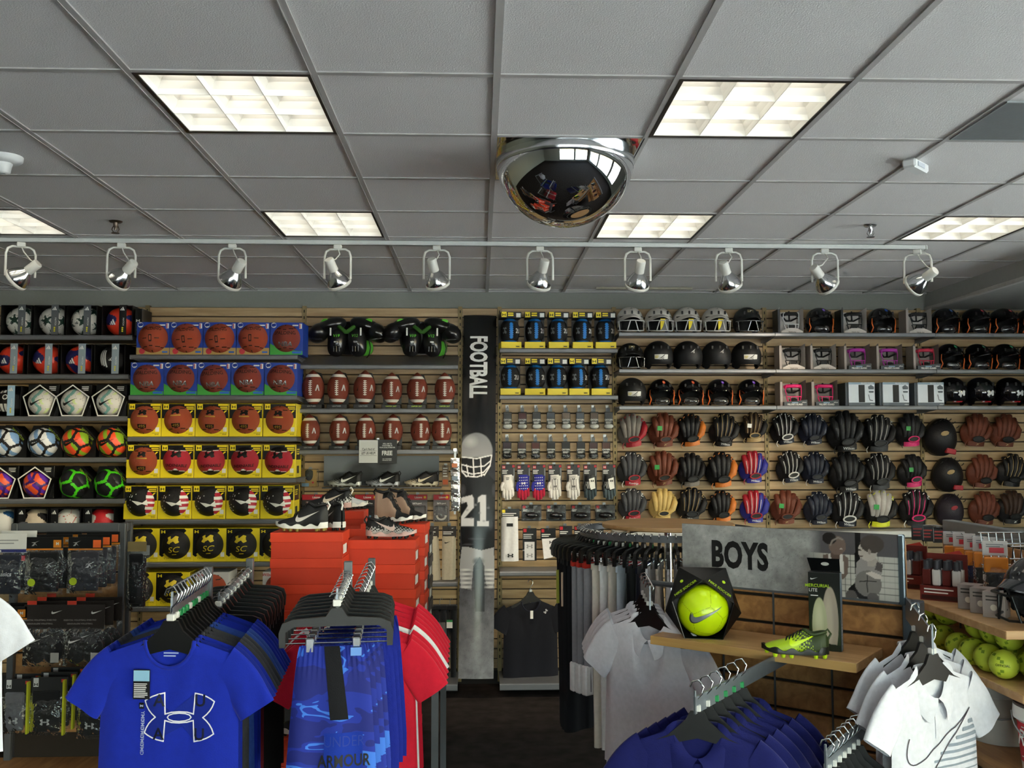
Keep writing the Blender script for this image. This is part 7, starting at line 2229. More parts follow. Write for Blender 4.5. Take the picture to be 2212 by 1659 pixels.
ob('table_top', MB().box(-0.42, 0.42, -0.46, 0.52, tabz - 0.03, tabz - 0.001, bev=0.003).mesh(), FR, t)
for sx in (-0.41, 0.41):
 for sy in (-0.44, 0.5):
  ob('leg', MB().box(sx - 0.015, sx + 0.015, sy - 0.015, sy + 0.015, 0, tabz - 0.03).mesh(), FR, t)
for c, (nm, x, y) in enumerate((('left', ca.x, YL1 + 0.1), ('right', cb.x + 0.02, YR1 + 0.06))):
 for k in range(5):
  shoe_box(x, y, 0.002 + k * (_bh + 0.001), 'orange shoe box under the table, %s in the %s floor stack' % (HT[4 - k] if k else 'lowest', nm), RNG.uniform(-0.02, 0.02), group='orange shoe boxes under the table')
zf = 0.002 + 5 * (_bh + 0.001)
shoe('black cleat with white sole standing on boxes under the table', (ca.x - 0.01, YL1 + 0.06, zf), PI - 0.2, [NB, NB], 0.26, 0.02, 'plain', None, WHITE)
shoe('second black cleat under the table behind the blue shorts', (cb.x, YR1 + 0.06, zf), PI, [NB, NB], 0.26, 0.02, 'plain', None, WHITE)
CRK = mat('#b9b7b4', rough=0.35, metal=0.3, vary=0.2)
shoe('black cleat with white tick on the left box stack, toe to the left', (at(652, 1146, YL1 + 0.06).x, YL1 + 0.06, ca.z), PI - 0.1, [NB, NB], 0.238, 0.03, 'plain', 'shoes on the box stacks', mat('#cfc9c4', rough=0.4), heelm=WHITE, studm=mat('#8a7a3a', rough=0.5))
shoe('black cleat turned away beside the left front one on the box stack', (at(716, 1140, YL1 + 0.14).x, YL1 + 0.15, ca.z), 2.1, [NB, NB], 0.238, 0.03, 'plain', 'shoes on the box stacks', mat('#cfc9c4', rough=0.4), heelm=WHITE)
shoe('black and silver crackle cleat on the rear left box stack', (at(710, 1098, 4.95).x, 4.95, cols[2][3]), PI - 0.15, [NB, CRK], 0.245, 0.015, 'heelcrackle', 'shoes on the box stacks', mat('#d8ccba', rough=0.4), heelm=WHITE, solem=mat('#c9a49c', rough=0.4))
shoe('silver white cleat peeking out behind the crackle cleat', (at(768, 1097, 5.02).x - 0.03, 5.03, cols[2][3]), 0.5, [mat('#c9ccd0', rough=0.35, vary=0.1), CRK], 0.2, 0.0, 'plain', 'shoes on the box stacks', None)
TANM = mat('#a98c78', rough=0.6, vary=0.06)
for k, (px, dy) in enumerate(((846, 0.27), (876, 0.37))):
 shoe('tan and black high-top cleat on the right stack, %s one' % ('front', 'rear')[k], (at(px, 1125, YR1 + dy).x + 0.01, YR1 + dy, cols[4][3]), -0.40, [NB, TANM], 0.212, 0.095, 'tan', 'shoes on the box stacks', None, lace=K)
shoe('black and red-silver cleat on the right box stack, toe to the right', (at(845, 1160, YR1 + 0.04).x, YR1 + 0.045, cb.z), -0.05, [NB, CRK], 0.24, 0.0, 'crackle', 'shoes on the box stacks', mat('#d8c0b8', rough=0.4), solem=mat('#c9a49c', rough=0.4), studm=NB)
# ---- round garment rack with wooden disc
RX, RY = at(1443, 1165, 4.9).x, 4.9
RZ = at(1443, 1166, 4.9 - 0.455).z
t = thing('round_rack', 'round chrome garment rack with a wooden disc on top', 'garment rack', (RX, RY, 0))
ring = MB()
A_ = np.linspace(0, 2 * PI, 64, endpoint=False)
prof = [(0.453, RZ - 0.016), (0.459, RZ - 0.016), (0.459, RZ + 0.018), (0.453, RZ + 0.018)]
ob('ring', MB().lathe(prof + prof[:1], 64).mesh(smooth=30), FR, t)
dz_ = at(1443, 1131, RY).z
ob('disc', MB().lathe([(0, dz_ - 0.018), (0.338, dz_ - 0.018), (0.342, dz_ - 0.014), (0.342, dz_), (0.338, dz_ + 0.003), (0, dz_ + 0.003)], 64).mesh(smooth=30), WOODT, t)
ob('post', MB().tube([(0, 0, 0.06), (0, 0, dz_ - 0.018)], 0.02, 12).mesh(smooth=True), chrome_soft, t)
for k in range(4):
 a = PI / 4 + k * PI / 2
 ob('spoke', MB().tube([(0, 0, RZ + 0.03), (0.45 * math.cos(a), 0.45 * math.sin(a), RZ + 0.014)], 0.008, 6).mesh(), chrome_soft, t)
 ob('leg', MB().tube([(0, 0, 0.08), (0.4 * math.cos(a), 0.4 * math.sin(a), 0.02)], 0.012, 8).mesh(), FR, t)
 ob('disc_support', MB().tube([(0.2 * math.cos(a), 0.2 * math.sin(a), RZ + 0.02), (0.2 * math.cos(a), 0.2 * math.sin(a), dz_ - 0.016)], 0.008, 8).mesh(), K, t)
# ---- angled gondola with the lettered sign
dR, dL = 3.30, 3.83
SR, SL = at(1942, 1228, dR), at(1477, 1186, dL)
fx = Vector((SR.x - SL.x, SR.y - SL.y, 0))
GW = fx.length
fx.normalize()
fy = Vector((-fx.y, fx.x, 0))
GRZ = math.atan2(fx.y, fx.x)
GO = Vector(((SR.x + SL.x) / 2, (SR.y + SL.y) / 2, 0))
GM = Matrix.Translation(GO) @ Matrix.Rotation(GRZ, 4, 'Z')
GMi = GM.inverted()
g = thing('gondola', 'angled wooden slat gondola with grey uprights below the lettered sign', 'display stand', tuple(GO), (0, 0, GRZ))
gh = GW / 2
gtop = at(1945, 1155, dR).z
zb0 = at(1945, 1300, dR).z
for sx in (-1, 1):
 ob('upright', MB().box(sx * gh - 0.03 + (0.03 if sx > 0 else -0.0) - 0.0, sx * gh + 0.03 + (0.03 if sx > 0 else 0), 0.02, 0.09, 0.0, zb0, bev=0.004).mesh(), metal('#5c6874', rough=0.3, metal=0.7), g)
slat_panel(g, -gh + 0.02, gh - 0.0, 0.06, 0.12, gtop - 0.16, 0.105)
ob('base_plinth', MB().box(-gh - 0.02, gh + 0.04, 0.0, 0.5, 0.0, 0.12, bev=0.003).mesh(), FR, g)
ob('rear_panel', MB().box(-gh, gh, 0.08, 0.1, 0.1, gtop - 0.03).mesh(), WOODP, g)
for x in (-0.27, -0.06, 0.16):
 ob('vertical_bar', MB().box(x - 0.003, x + 0.003, 0.036, 0.042, 0.12, gtop - 0.2).mesh(), FR, g)
# sign
zb, zt_ = at(1945, 1300, dR).z, at(1945, 1155, dR).z
s = thing('lettered_sign', 'grey mottled sign with black lettering and a photo of two children', 'sign', tuple(GO + Vector((0, 0, zb)) - fy * 0.012), (0, 0, GRZ))
sw, shh = GW, zt_ - zb
ob('board', MB().box(-sw / 2, sw / 2, 0.001, 0.012, 0, shh, bev=0.001).mesh(), card('#5d4a3c'), s)
pc = Pic(sw, shh, 300, 84, '#9c9c9a')
pc.mottle(0.5, 0.05, 9, dark=0.3).mottle(0.25, 0.012, 4)
V_ = lambda cx, cy: ((at_plane(cx, cy, GO, fy) - GO).dot(fx) + sw / 2, at_plane(cx, cy, GO, fy).z - zb)
Z = lambda *a: [V_(1740 + x / 8.295, 1130 + y / 8.295) for x, y in a]
x0 = Z((900, 500))[0][0]
xl = Z((60, 400))[0][0]
m = pc.X > xl
k = np.clip((pc.X - xl) / 0.05, 0, 1)[..., None]
band_ = np.where(pc.Z[..., None] > shh * 0.66, np.array(lin('#565356')), np.array(lin('#b5b2aa')))
pc.C = pc.C * (1 - k) + band_ * k
zz = np.linspace(0, shh * 0.66, 8)
for q in zz[1:-1]:
 pc.line([(xl + 0.02, q), (sw, q)], 0.0016, '#2c2a2c', 0.8)
for q in np.linspace(xl + 0.02, sw - 0.01, 16):
 pc.line([(q, 0), (q, shh * 0.66)], 0.0014, '#2c2a2c', 0.7)
pc.poly(Z((905, 100), (1000, 100), (990, 900), (900, 900)), '#141214')
# girl on the left
pc.poly(Z((330, 560), (450, 545), (700, 560), (790, 620), (780, 900), (700, 1000), (330, 900)), '#6a5a52')
pc.poly(Z((420, 560), (470, 540), (480, 640), (550, 675), (620, 640), (640, 530), (690, 560), (710, 900), (430, 900)), '#cfcac4')
pc.poly(Z((460, 520), (640, 520), (630, 640), (550, 675), (480, 640)), '#5e4e46')
o = V_(1740 + 585 / 8.295, 1130 + 395 / 8.295)
pc.oval(o[0], o[1], 0.032, 0.035, '#75625a').oval(o[0] - 0.028, o[1] + 0.024, 0.026, 0.022, '#221c1b')
pc.line(Z((465, 390), (500, 310), (600, 255), (680, 290)), 0.004, '#8d857e')
pc.oval(o[0] + 0.014, o[1] - 0.012, 0.006, 0.003, '#b5aca4')
# boy on the right
pc.poly(Z((930, 700), (1000, 630), (1130, 620), (1330, 680), (1400, 740), (1390, 900), (1300, 1000), (1000, 1000), (910, 960)), '#8f8986')
pc.poly(Z((1130, 620), (1240, 590), (1330, 680), (1240, 780), (1130, 760)), '#a49a92')
o = V_(1740 + 1190 / 8.295, 1130 + 440 / 8.295)
pc.oval(o[0] - 0.012, o[1] - 0.012, 0.034, 0.036, '#b0a69e').oval(o[0] + 0.004, o[1] + 0.014, 0.042, 0.032, '#4a423e')
pc.oval(o[0] - 0.040, o[1] - 0.010, 0.006, 0.003, '#3a322e').oval(o[0] - 0.036, o[1] - 0.032, 0.008, 0.0025, '#6a5a54').oval(o[0] - 0.006, o[1] - 0.014, 0.006, 0.009, '#8f847c')
pc.poly(Z((1300, 680), (1400, 740), (1390, 880), (1260, 830)), '#56504f')
pc.poly(Z((780, 1180), (960, 1000), (1290, 1200), (1290, 1360), (1000, 1360)), '#1b191b')
o = V_(1740 + 1140 / 8.295, 1130 + 1080 / 8.295)
pc.oval(o[0], o[1], 0.047, 0.047, '#75706c')
pc.line(Z((990, 1040), (1140, 1030), (1285, 1040)), 0.0022, '#191819').line(Z((1130, 930), (1120, 1080), (1130, 1230)), 0.002, '#191819')
pc.poly(Z((1080, 890), (1200, 860), (1380, 930), (1390, 990), (1280, 1000), (1150, 930)), '#c0b6ae')
pc.oval(*Z((840, 1290))[0], 0.02, 0.02, '#5a5654').oval(*Z((1230, 1330))[0], 0.02, 0.018, '#5a5654')
ob('printed_picture', pc.mesh(), vcol_mat(0.35), s, (-sw / 2, 0.0, 0))
b0, b1 = V_(1541, 1222), V_(1663, 1228)
p = Print()
V, _f = text2d('BOYS', 0.06, 1, 1.05)
hh = V_(1541, 1171)[1] - V_(1541, 1225)[1]
cw = (b1[0] - b0[0]) / (V[:, 0].max() - V[:, 0].min())
p.text('BOYS', hh, 0, (b0[0] + b1[0]) / 2 - sw / 2, b0[1] + 0.003, bold=0.06, condense=cw / hh, space=1.05)
pix(s, p, ink('#121113'), s, 'lettering', base=0.0012)
ob('sign_channel', MB().box(-sw / 2, sw / 2, -0.002, 0.014, -0.008, 0.0).mesh(), FR, s)
ob('side_bracket', MB().box(sw / 2, sw / 2 + 0.022, -0.004, 0.02, -0.01, shh + 0.002, bev=0.004).mesh(), metal('#8fa0ae', rough=0.2, metal=0.9), s)
# wooden shelf on the gondola
c_br = at_plane(1908, 1402, GO, fy)
zs = c_br.z
c_fr, c_fl = at_z(1843, 1434, zs), at_z(1408, 1372, zs)
lfr, lfl, lbr = GMi @ c_fr, GMi @ c_fl, GMi @ c_br
sh = thing('display_shelf', 'light wood display shelf on the angled gondola below the lettered sign', 'shelf', tuple(GM @ Vector((0, 0, zs))), (0, 0, GRZ))
fyl = min(lfr.y, lfl.y) * 0.5 + max(lfr.y, lfl.y) * 0.5
xa, xb = lfl.x, (lfr.x + lbr.x) / 2
ob('board', MB().box(xa, xb, fyl, 0.017, -0.032, 0.0, bev=0.0015).mesh(), WOODT, sh)
ob('edge_band', MB().box(xa, xb, fyl - 0.0012, fyl, -0.031, -0.001).mesh(), wood_mat('#c49858', '#d4ab6c', (1.0, 9, 9), 0.4, 'edge_wood'), sh)
for x in (xa + 0.1, xb - 0.18):
 ob('bracket', MB().prism([(0.03, -0.033), (fyl + 0.05, -0.033), (fyl + 0.05, -0.045), (0.03, -0.10)], x, x + 0.004, 0, 'yz').mesh(), FR, sh)
# boxed bright ball
q = at_z(1524, 1384, zs)
bscale = 1.0
t = thing('soccer_ball_box', 'bright yellow soccer ball in black pentagon box on the wooden shelf', 'boxed soccer ball', (q.x, q.y + 0.03, zs + 0.001), (0, 0, -0.22))
rf, rb, dpt = 0.120, 0.152, 0.10
zc = rf * math.cos(PI / 5)
Fp = [Vector((x, 0.0, z)) for x, z in pent(rf)]
Bp = [Vector((x, dpt, max(z + 0.032, -zc))) for x, z in pent(rb, PI / 5)]
mb = MB()
tris = [(Fp[k], Fp[(k + 1) % 5], Bp[k]) for k in range(5)] + [(Bp[k], Fp[(k + 1) % 5], Bp[(k + 1) % 5]) for k in range(5)]
for n_, tri in enumerate(tris):
 if n_ not in (0, 4):
  mb.add([tuple(v) for v in tri], [(0, 1, 2), (2, 1, 0)])
mb.add([tuple(v) for v in Bp], [(0, 1, 2, 3, 4)])
ob('tray', mb.mesh(), card('#17171a', rough=0.3), t, (0, 0, zc))
flap = card('#2a2a2a', rough=0.28)
for n_ in (0, 4):
 A0, B0, C0 = tris[n_]
 f = ob('flap', MB().add([tuple(v) for v in (A0, B0, C0)], [(0, 1, 2), (2, 1, 0)]).mesh(), flap, t, (0, 0, zc))
 ax = (B0 - A0).normalized()
 up_ = ((C0 - A0) - ax * (C0 - A0).dot(ax)).normalized()
 nn = ax.cross(up_)
 if nn.y > 0:
  nn = -nn
 mid = (A0 + B0) / 2 + up_ * 0.012
 def fmap(q_, h_, mid=mid, ax=ax, up_=up_, nn=nn):
  return np.array([tuple(mid + ax * float(x_) + up_ * float(z_) + nn * (h_ + 0.0006)) for x_, z_ in q_])
 ob('flap_lettering', Print().text('NIKE SOCCER', 0.0115, 0, 0, 0.0, bold=0.01).poly(disc2(0.007, 14), 0, 1, 0.0, 0.045).mesh(fmap), ink('#b9e21a'), f)
rim = MB()
for k in range(5):
 rim.tube([Fp[k], Fp[(k + 1) % 5]], 0.0022, 5)
ob('rim', rim.mesh(), card('#1a1a1c', rough=0.3), t, (0, 0, zc))
NEON = mat('#d4f50a', rough=0.3, vary=0.02, coat=0.3)
RB = 0.0965
def big_panel(d):
 s_ = d @ _ico.T
 o_ = np.sort(s_, -1)
 return np.where(o_[..., -1] - o_[..., -2] < 0.011, 1, 0)
ball = ob('ball', ball_mesh('neon', RB, big_panel, 220, 110), [NEON, mat('#a9c40a', rough=0.4, vary=0)], t, (0, 0.045, zc + 0.002), (0.2, 0.1, 0.35))
ob('ball_print', Print().poly(TICK, 1, 0.128, 0.014, -0.006, rot=0.12).poly(TICK * 1.0, 0, 0.142, 0.014, -0.006, rot=0.12, sz=0.15).mesh(on_sphere(RB), 0.008), [ink('#33373a'), mat('#8f9598', rough=0.35, metal=0.4)], t, (0, 0.045, zc + 0.002))
# cleat
LIME = mat('#a9c81e', rough=0.45, vary=0.06)
q = at_z(1722, 1422, zs)
shoe('lime green and black cleat with yellow tick on the wooden shelf', (q.x, q.y + 0.02, zs), PI - 0.28, [mat('#3c4a26', rough=0.5, vary=0.1), LIME], 0.222, 0.0, 'lime', None, mat('#d4f50a', rough=0.35, vary=0), lace=K, solem=mat('#1a1c14', rough=0.4), studm=mat('#c2e01a', rough=0.35))
# shin guard box
q = at_z(1790, 1410, zs)
t = thing('shin_guard_box', 'tall black box with shin guard picture behind the lime cleat', 'box', (q.x, q.y + 0.03, zs + 0.001), (0, 0, -0.48))
bw_, bd_, bhh = 0.108, 0.048, 0.272
ob('carton', MB().box(-bw_ / 2, bw_ / 2, 0, bd_, 0, bhh, bev=0.001).mesh(), card('#15171a', rough=0.3), t)
ob('side_face', MB().box(bw_ / 2, bw_ / 2 + 0.0012, 0.001, bd_ - 0.001, 0.001, bhh - 0.001).mesh(), card('#5c6a7a', rough=0.3), t)
pc2 = Pic(bw_ - 0.002, bhh - 0.002, 60, 140, '#0f120f')
pc2.ramp(0, '#2b3a1c', bhh * 0.75, '#10160f')
pc2.oval(0.072, 0.10, 0.028, 0.125, '#9a8f80', 1, 0.05).oval(0.066, 0.10, 0.02, 0.11, '#b5aa98', 0.7, 0.5).oval(0.036, 0.085, 0.026, 0.10, '#a9ab86', 1, 0.05).oval(0.034, 0.09, 0.018, 0.085, '#c9caa8', 0.7, 0.6)
pc2.poly([(0.0, 0), (0.106, 0), (0.106, 0.02), (0, 0.03)], '#1a2212')
ob('printed_picture', pc2.mesh(), vcol_mat(0.3), t, (-bw_ / 2 + 0.001, -0.0008, 0.001))
p = Print().poly(TICK, 0, 0.026, -0.033, bhh - 0.022).text('MERCURIAL', 0.0115, 1, -0.022, bhh - 0.052, bold=0.01).text('LITE', 0.0115, 0, -0.037, bhh - 0.068, bold=0.01).lines(-0.046, -0.02, bhh - 0.08, 1, 0.01, 0.003, 0)
pix(t, p, [ink('#d9d9d6'), ink('#9fc41a')], t, 'lettering', base=0.0016)
ob('hang_tab', MB().add([(-bw_ / 2 + 0.004, bd_, bhh), (bw_ / 2 - 0.004, bd_, bhh), (bw_ / 2 - 0.004, bd_ - 0.012, bhh + 0.046), (-bw_ / 2 - 0.008, bd_ - 0.012, bhh + 0.046)], [(0, 1, 2, 3), (3, 2, 1, 0)]).mesh(), card('#101214', rough=0.3), t)
ob('tab_hole', Print().poly(disc2(0.014, 16) * [1, 0.45], 0).mesh(lambda q_, h_: np.stack([q_[:, 0], np.full(len(q_), bd_ - 0.0095), bhh + 0.026 + q_[:, 1]], -1)), card('#a9a9a4'), t)
ob('side_lettering', Print().text('DRI-FIT', 0.017, 0, 0, 0, rot=PI / 2, bold=0.01).mesh(lambda q_, h_: np.stack([np.full(len(q_), bw_ / 2 + 0.002), bd_ / 2 + q_[:, 0], 0.06 + q_[:, 1]], -1)), WHITE, t)
# ---- right fixture: wooden shelves in a grey frame, seen from its end
PXR = 2.16
r_t = thing('shelf_fixture', 'grey framed wooden shelf fixture of baseball goods at the right edge', 'display stand', (PXR, 3.0, 0))
rt = at(2050, 1118, 4.36).z
ob('frame_rail', MB().box(-0.05, 0.0, -0.3, 1.24, rt - 0.05, rt, bev=0.003).mesh(), painted('#8b8e90', metal=0.4), r_t)
ob('upright', MB().box(-0.05, 0.0, 1.19, 1.24, 0, rt - 0.05, bev=0.003).mesh(), FR, r_t)
ob('upright', MB().box(-0.05, 0.0, -0.3, -0.25, 0, rt - 0.05, bev=0.003).mesh(), FR, r_t)
pn = bpy.data.objects.new('slat_panel', None)
COL.objects.link(pn)
pn.parent = r_t
pn.rotation_euler = (0, 0, -PI / 2)
pn.location = (-0.06, 0.55, 0)
slat_panel(pn, -0.64, 0.8, 0.0, 0.1, rt - 0.06, 0.105)
for y in (0.16, 0.62, 1.05):
 ob('vertical_bar', MB().box(-0.082, -0.076, y - 0.003, y + 0.003, 0.1, rt - 0.08).mesh(), FR, r_t)
z1, z2, z3 = 1.238, 1.045, 0.80
for z, xf, ya, nm in ((z1, 1.69, 0.0, 'upper_shelf'), (z2, 1.715, -0.04, 'lower_shelf'), (z3, 1.66, -0.1, 'bottom_shelf')):
 ob(nm, MB().box(xf - PXR, -0.06, ya, 1.3, z - 0.028, z, bev=0.002).mesh(), WOODT if z != z3 else WOODP, r_t)
# goods on the upper shelf
for k, px in enumerate((1992, 2040)):
 y = (3.95, 3.62)[k]
 q = at_z(px, (1262, 1292)[k], z1)
 x = 1.86
 t = thing('bottle_tray', 'red and black tray of dark-capped bottles on the upper right shelf, %s one' % ('rear', 'front')[k], 'display tray', (1.80, y, z1 + 0.001), (0, 0, -0.7))
 ob('tray', MB().box(-0.075, 0.075, -0.05, 0.06, 0, 0.055).box(-0.075, 0.075, 0.055, 0.06, 0.055, 0.17).mesh(), card('#6d221b'), t)
 ob('tray_print', Print().poly(rect2(-0.07, 0.07, 0.004, 0.02), 1).lines(-0.06, 0.05, 0.045, 2, 0.012, 0.005, 0).mesh(lambda q_, h_: np.stack([q_[:, 0], np.full(len(q_), -0.05 - h_), q_[:, 1]], -1)), [WHITE, card('#3a1512')], t)
 for j in range(4):
  for i in range(2):
   b = thing('glove_oil_bottle', 'dark-capped bottle in the %s tray, %s, %s row' % (('rear', 'front')[k], nth(j, 4), ('front', 'back')[i]), 'bottle', tuple(Matrix.Translation((1.80, y, z1 + 0.057)) @ Matrix.Rotation(-0.7, 4, 'Z') @ Vector((-0.054 + 0.036 * j, -0.025 + 0.045 * i, 0))), (0, 0, -0.7), 'bottles in the trays')
   ob('bottle_body', MB().box(-0.015, 0.015, -0.015, 0.015, 0, 0.062, bev=0.004).mesh(), card('#d4d0cc') if (j + k) % 2 == 0 else card('#5d1d18'), b)
   ob('cap', MB().lathe([(0, 0.095), (0.012, 0.094), (0.013, 0.064), (0.016, 0.06)], 12).mesh(smooth=40), mat('#33343a', rough=0.4), b)
 ob('red_card', MB().prism([(-0.02, 0.0), (0.06, 0.0), (0.075, 0.04), (0.045, 0.075), (-0.01, 0.06)], 0.062, 0.066).mesh(), card('#b0382c'), t, (0, 0, 0.11))
for k, px in enumerate((2068, 2086, 2104)):
 y = 3.42 - 0.085 * k
 t = thing('small_box', 'small pale clear-sided box on the upper right shelf, %s of three' % ('rear', 'middle', 'front')[k], 'box', (1.80, y, z1 + 0.001), (0, 0, -0.75))
 ob('carton', MB().box(-0.036, 0.036, -0.035, 0.035, 0, 0.088, bev=0.001).mesh(), card('#8f8480'), t)
 ob('front_print', Print().poly(disc2(0.011, 14), 0, 1, 0, 0.035).lines(-0.025, 0.025, 0.075, 2, 0.012, 0.005, 1).mesh(lambda q_, h_: np.stack([q_[:, 0], np.full(len(q_), -0.035 - h_), q_[:, 1]], -1)), [card('#c9bfb0'), ink('#3a3634')], t)
helmet('glossy black helmet with black cage on the upper right shelf', 0, 0, GLB, 'c', None, -1.25, None, 1.05, 3.14, z1 + 0.008, 1.90)
for c in bpy.data.objects['batting_helmet.%03d' % (sum(o.name.startswith('batting_helmet') for o in bpy.data.objects) - 1)].children:
 if c.name.startswith('face_guard'):
  c.material_slots[0].material = mat('#17181a', rough=0.3)
# lower shelf: tied clear bags of softballs and a boxed toy figure carton
SOFT = mat('#ccdc44', rough=0.55, vary=0.06)
_sb = MB().ball(0.048, nu=24, nv=14, paint=lambda d: np.where(np.abs(np.abs(d[..., 0]) - 0.55 - 0.3 * d[..., 2] ** 2) < 0.045, 1, 0)).mesh('softball', smooth=True)
spots = []
for i in range(4):
 for j in range(2):
  spots.append((1.775 + 0.098 * j, 3.17 + 0.1 * i, 0))
for i in range(3):
 spots.append((1.825, 3.22 + 0.1 * i, 1))
for i in range(4):
 spots.append((1.79 + 0.02 * i, 3.62 + 0.11 * i, 0))
spots += [(1.84, 3.68, 1), (1.85, 3.80, 1)]
_cnt = {}
for k, (x, y, l) in enumerate(spots):
 kk = (l, x < 1.82)
 _cnt[kk] = _cnt.get(kk, 0) + 1
 b = ob('softball', _sb, [SOFT, ink('#7d9a20')], None, (x, y, z2 + 0.0495 + 0.083 * l), (k * 1.3, k * 0.7, k))
 tag(b, 'optic yellow ball on lower right shelf, %s, %s from the front' % (('bottom layer', 'top layer')[l] + (', left' if x < 1.82 else ', right'), ORD[_cnt[kk] - 1]), 'ball', 'yellow softballs on the lower shelf')
 ob('ball_stamp', Print().text('OFFICIAL', 0.008, 0, bold=0.02).mesh(on_sphere(0.0482), 0.01), ink('#3a4a1a'), b, rot=(-k * 0.2, 0, -0.6 - k * 1.0))
t = thing('training_aid_box', 'black and grey printed carton on the lower right shelf by the yellow balls', 'box', (1.86, 2.99, z2 + 0.001), (0, 0, -0.55))
ob('carton', MB().box(-0.08, 0.1, -0.0, 0.14, 0, 0.155, bev=0.001).mesh(), card('#17181c'), t)
pc3 = Pic(0.178, 0.153, 60, 50, '#55505a')
pc3.ramp(0, '#6d6468', 0.153, '#2c2a30').poly([(0.02, 0.02), (0.05, 0.02), (0.055, 0.1), (0.03, 0.12), (0.018, 0.09)], '#8d8590').poly([(0.07, 0.05), (0.12, 0.05), (0.12, 0.115), (0.07, 0.115)], '#141418').oval(0.037, 0.115, 0.012, 0.014, '#a08a80').poly([(0.08, 0.0), (0.17, 0.0), (0.17, 0.03), (0.08, 0.03)], '#7a7278')
ob('printed_picture', pc3.mesh(), vcol_mat(0.4), t, (-0.079, -0.001, 0.001))
ob('lettering', Print().text('EASTON', 0.016, 0, 0.0, 0.132, bold=0.02).poly(WINGE, 0, 0.02, -0.062, 0.138).mesh(base=0.0018), WHITE, t)
# buckets on the bottom shelf
def bucket(label, x, y, wrap, letter, r=0.115, h_=0.205):
 t = thing('ball_bucket', label, 'bucket', (x, y, z3 + 0.001), (0, 0, -0.55))
 ob('pail', MB().lathe([(0, 0.0), (r * 0.86, 0.0), (r, h_), (r + 0.006, h_), (r + 0.008, h_ - 0.04), (r + 0.002, h_ - 0.045)], 40).mesh(smooth=40), mat('#cfcac4', rough=0.4, vary=0.04), t)
 ob('lid', MB().lathe([(0, h_ - 0.02), (r * 0.82, h_ - 0.02), (r * 0.86, h_ + 0.008), (r + 0.004, h_ + 0.006), (r + 0.006, h_)], 40).mesh(smooth=40), mat('#3a2a26', rough=0.6) if wrap else mat('#4a4442', rough=0.6), t)
 if wrap:
  a0, a1 = -PI * 0.95, 0.25
  G = np.zeros((30, 2, 3))
  for i, a in enumerate(np.linspace(a0, a1, 30)):
   for j, z in enumerate((0.03, 0.155)):
    rr = r * 0.86 + (r * 0.14) * z / h_ + 0.0012
    G[i, j] = (rr * math.cos(a), rr * math.sin(a), z)
  w = ob('wrap_label', MB().grid(G, 0).mesh(smooth=True), card(wrap), t)
  p = Print().text(letter, 0.05, 0, -0.02, 0.085, bold=0.01, shear=0.3).poly(rect2(-0.12, 0.12, 0.05, 0.053), 0).poly(rect2(-0.12, 0.12, 0.14, 0.143), 0)
  ob('lettering', p.mesh(lambda q_, h__: np.stack([(r * 0.95 + 0.003) * np.sin(q_[:, 0] / r), -(r * 0.95 + 0.003) * np.cos(q_[:, 0] / r), q_[:, 1]], -1), 0.02), WHITE, w)
 ob('bail_handle', MB().tube([((r + 0.01) * math.cos(a), (r + 0.01) * math.sin(a), h_ - 0.03 - 0.08 * abs(math.sin(a))) for a in np.linspace(PI, 2 * PI, 16)], 0.003, 6).mesh(smooth=True), metal('#8d9092'), t)
bucket('white ball bucket with red lettered wrap at the right edge', 1.83, 2.98, '#c0202c', 'Rawlings')
bucket('plain white ball bucket behind the white polo shirts', 1.84, 3.33, None, '')
# packs with orange headers on hooks from the fixture panel
for k, (px, py) in enumerate(((2060, 1148), (2082, 1152), (2106, 1158), (2126, 1160), (2148, 1168))):
 y = 3.98 - 0.13 * k
 q = at(px, py, y)
 t = bag('sock_pack', 'clear pack with orange band hanging at right, %s of five' % nth(k, 5), 'package', q.x, q.z, 0.085, 0.21, y, [('contents', slab(-0.036, 0.036, -0.2, -0.115, 0.022), (DK, DK, cloth('#1c2a55'), DK, cloth('#2c2c30'))[k]), ('orange_band', MB().box(-0.04, 0.04, -0.026, -0.004, -0.115, -0.06, bev=0.003).mesh(), card('#e0872a'))], 'orange-banded packs at right', 0.055, card('#b9b2b0'), [ink('#b8303c'), ink('#6a6a6c')], Print().poly(rect2(-0.02, 0.03, -0.045, -0.025), 0).lines(-0.03, 0.03, -0.012, 2, 0.008, 0.003, 1), -0.35)
 ob('peg_hook', MB().tube([(-0.06, y - 3.0, q.z - 0.01), (q.x - PXR + 0.0, y - 3.0, q.z - 0.012), (q.x - PXR - 0.012, y - 3.0, q.z)], 0.003, 5).mesh(), chrome_soft, r_t)
for k, (px, py) in enumerate(((1984, 1134), (2006, 1137), (2030, 1140))):
 q = at(px, py, 4.3)
 ob('peg_hook', MB().tube([(-0.04, 1.23, q.z - 0.004), (-0.04, 1.318, q.z - 0.004), (q.x - PXR, 1.318, q.z - 0.004)], 0.003, 5).mesh(), chrome_soft, r_t)
 t = thing('dark_card_pack', 'dark card pack hanging above the bottle trays, %s of three' % nth(k, 3), 'package', (q.x, 4.315, q.z), (0, 0, -0.2), 'dark card packs at right')
 ob('card', MB().box(-0.026, 0.026, -0.01, 0, -0.07, 0, bev=0.002).mesh(), card('#26262a'), t)
 ob('card_print', Print().lines(-0.02, 0.02, -0.015, 3, 0.015, 0.007, 0).mesh(base=0.0105), ink('#9a3a3a'), t)
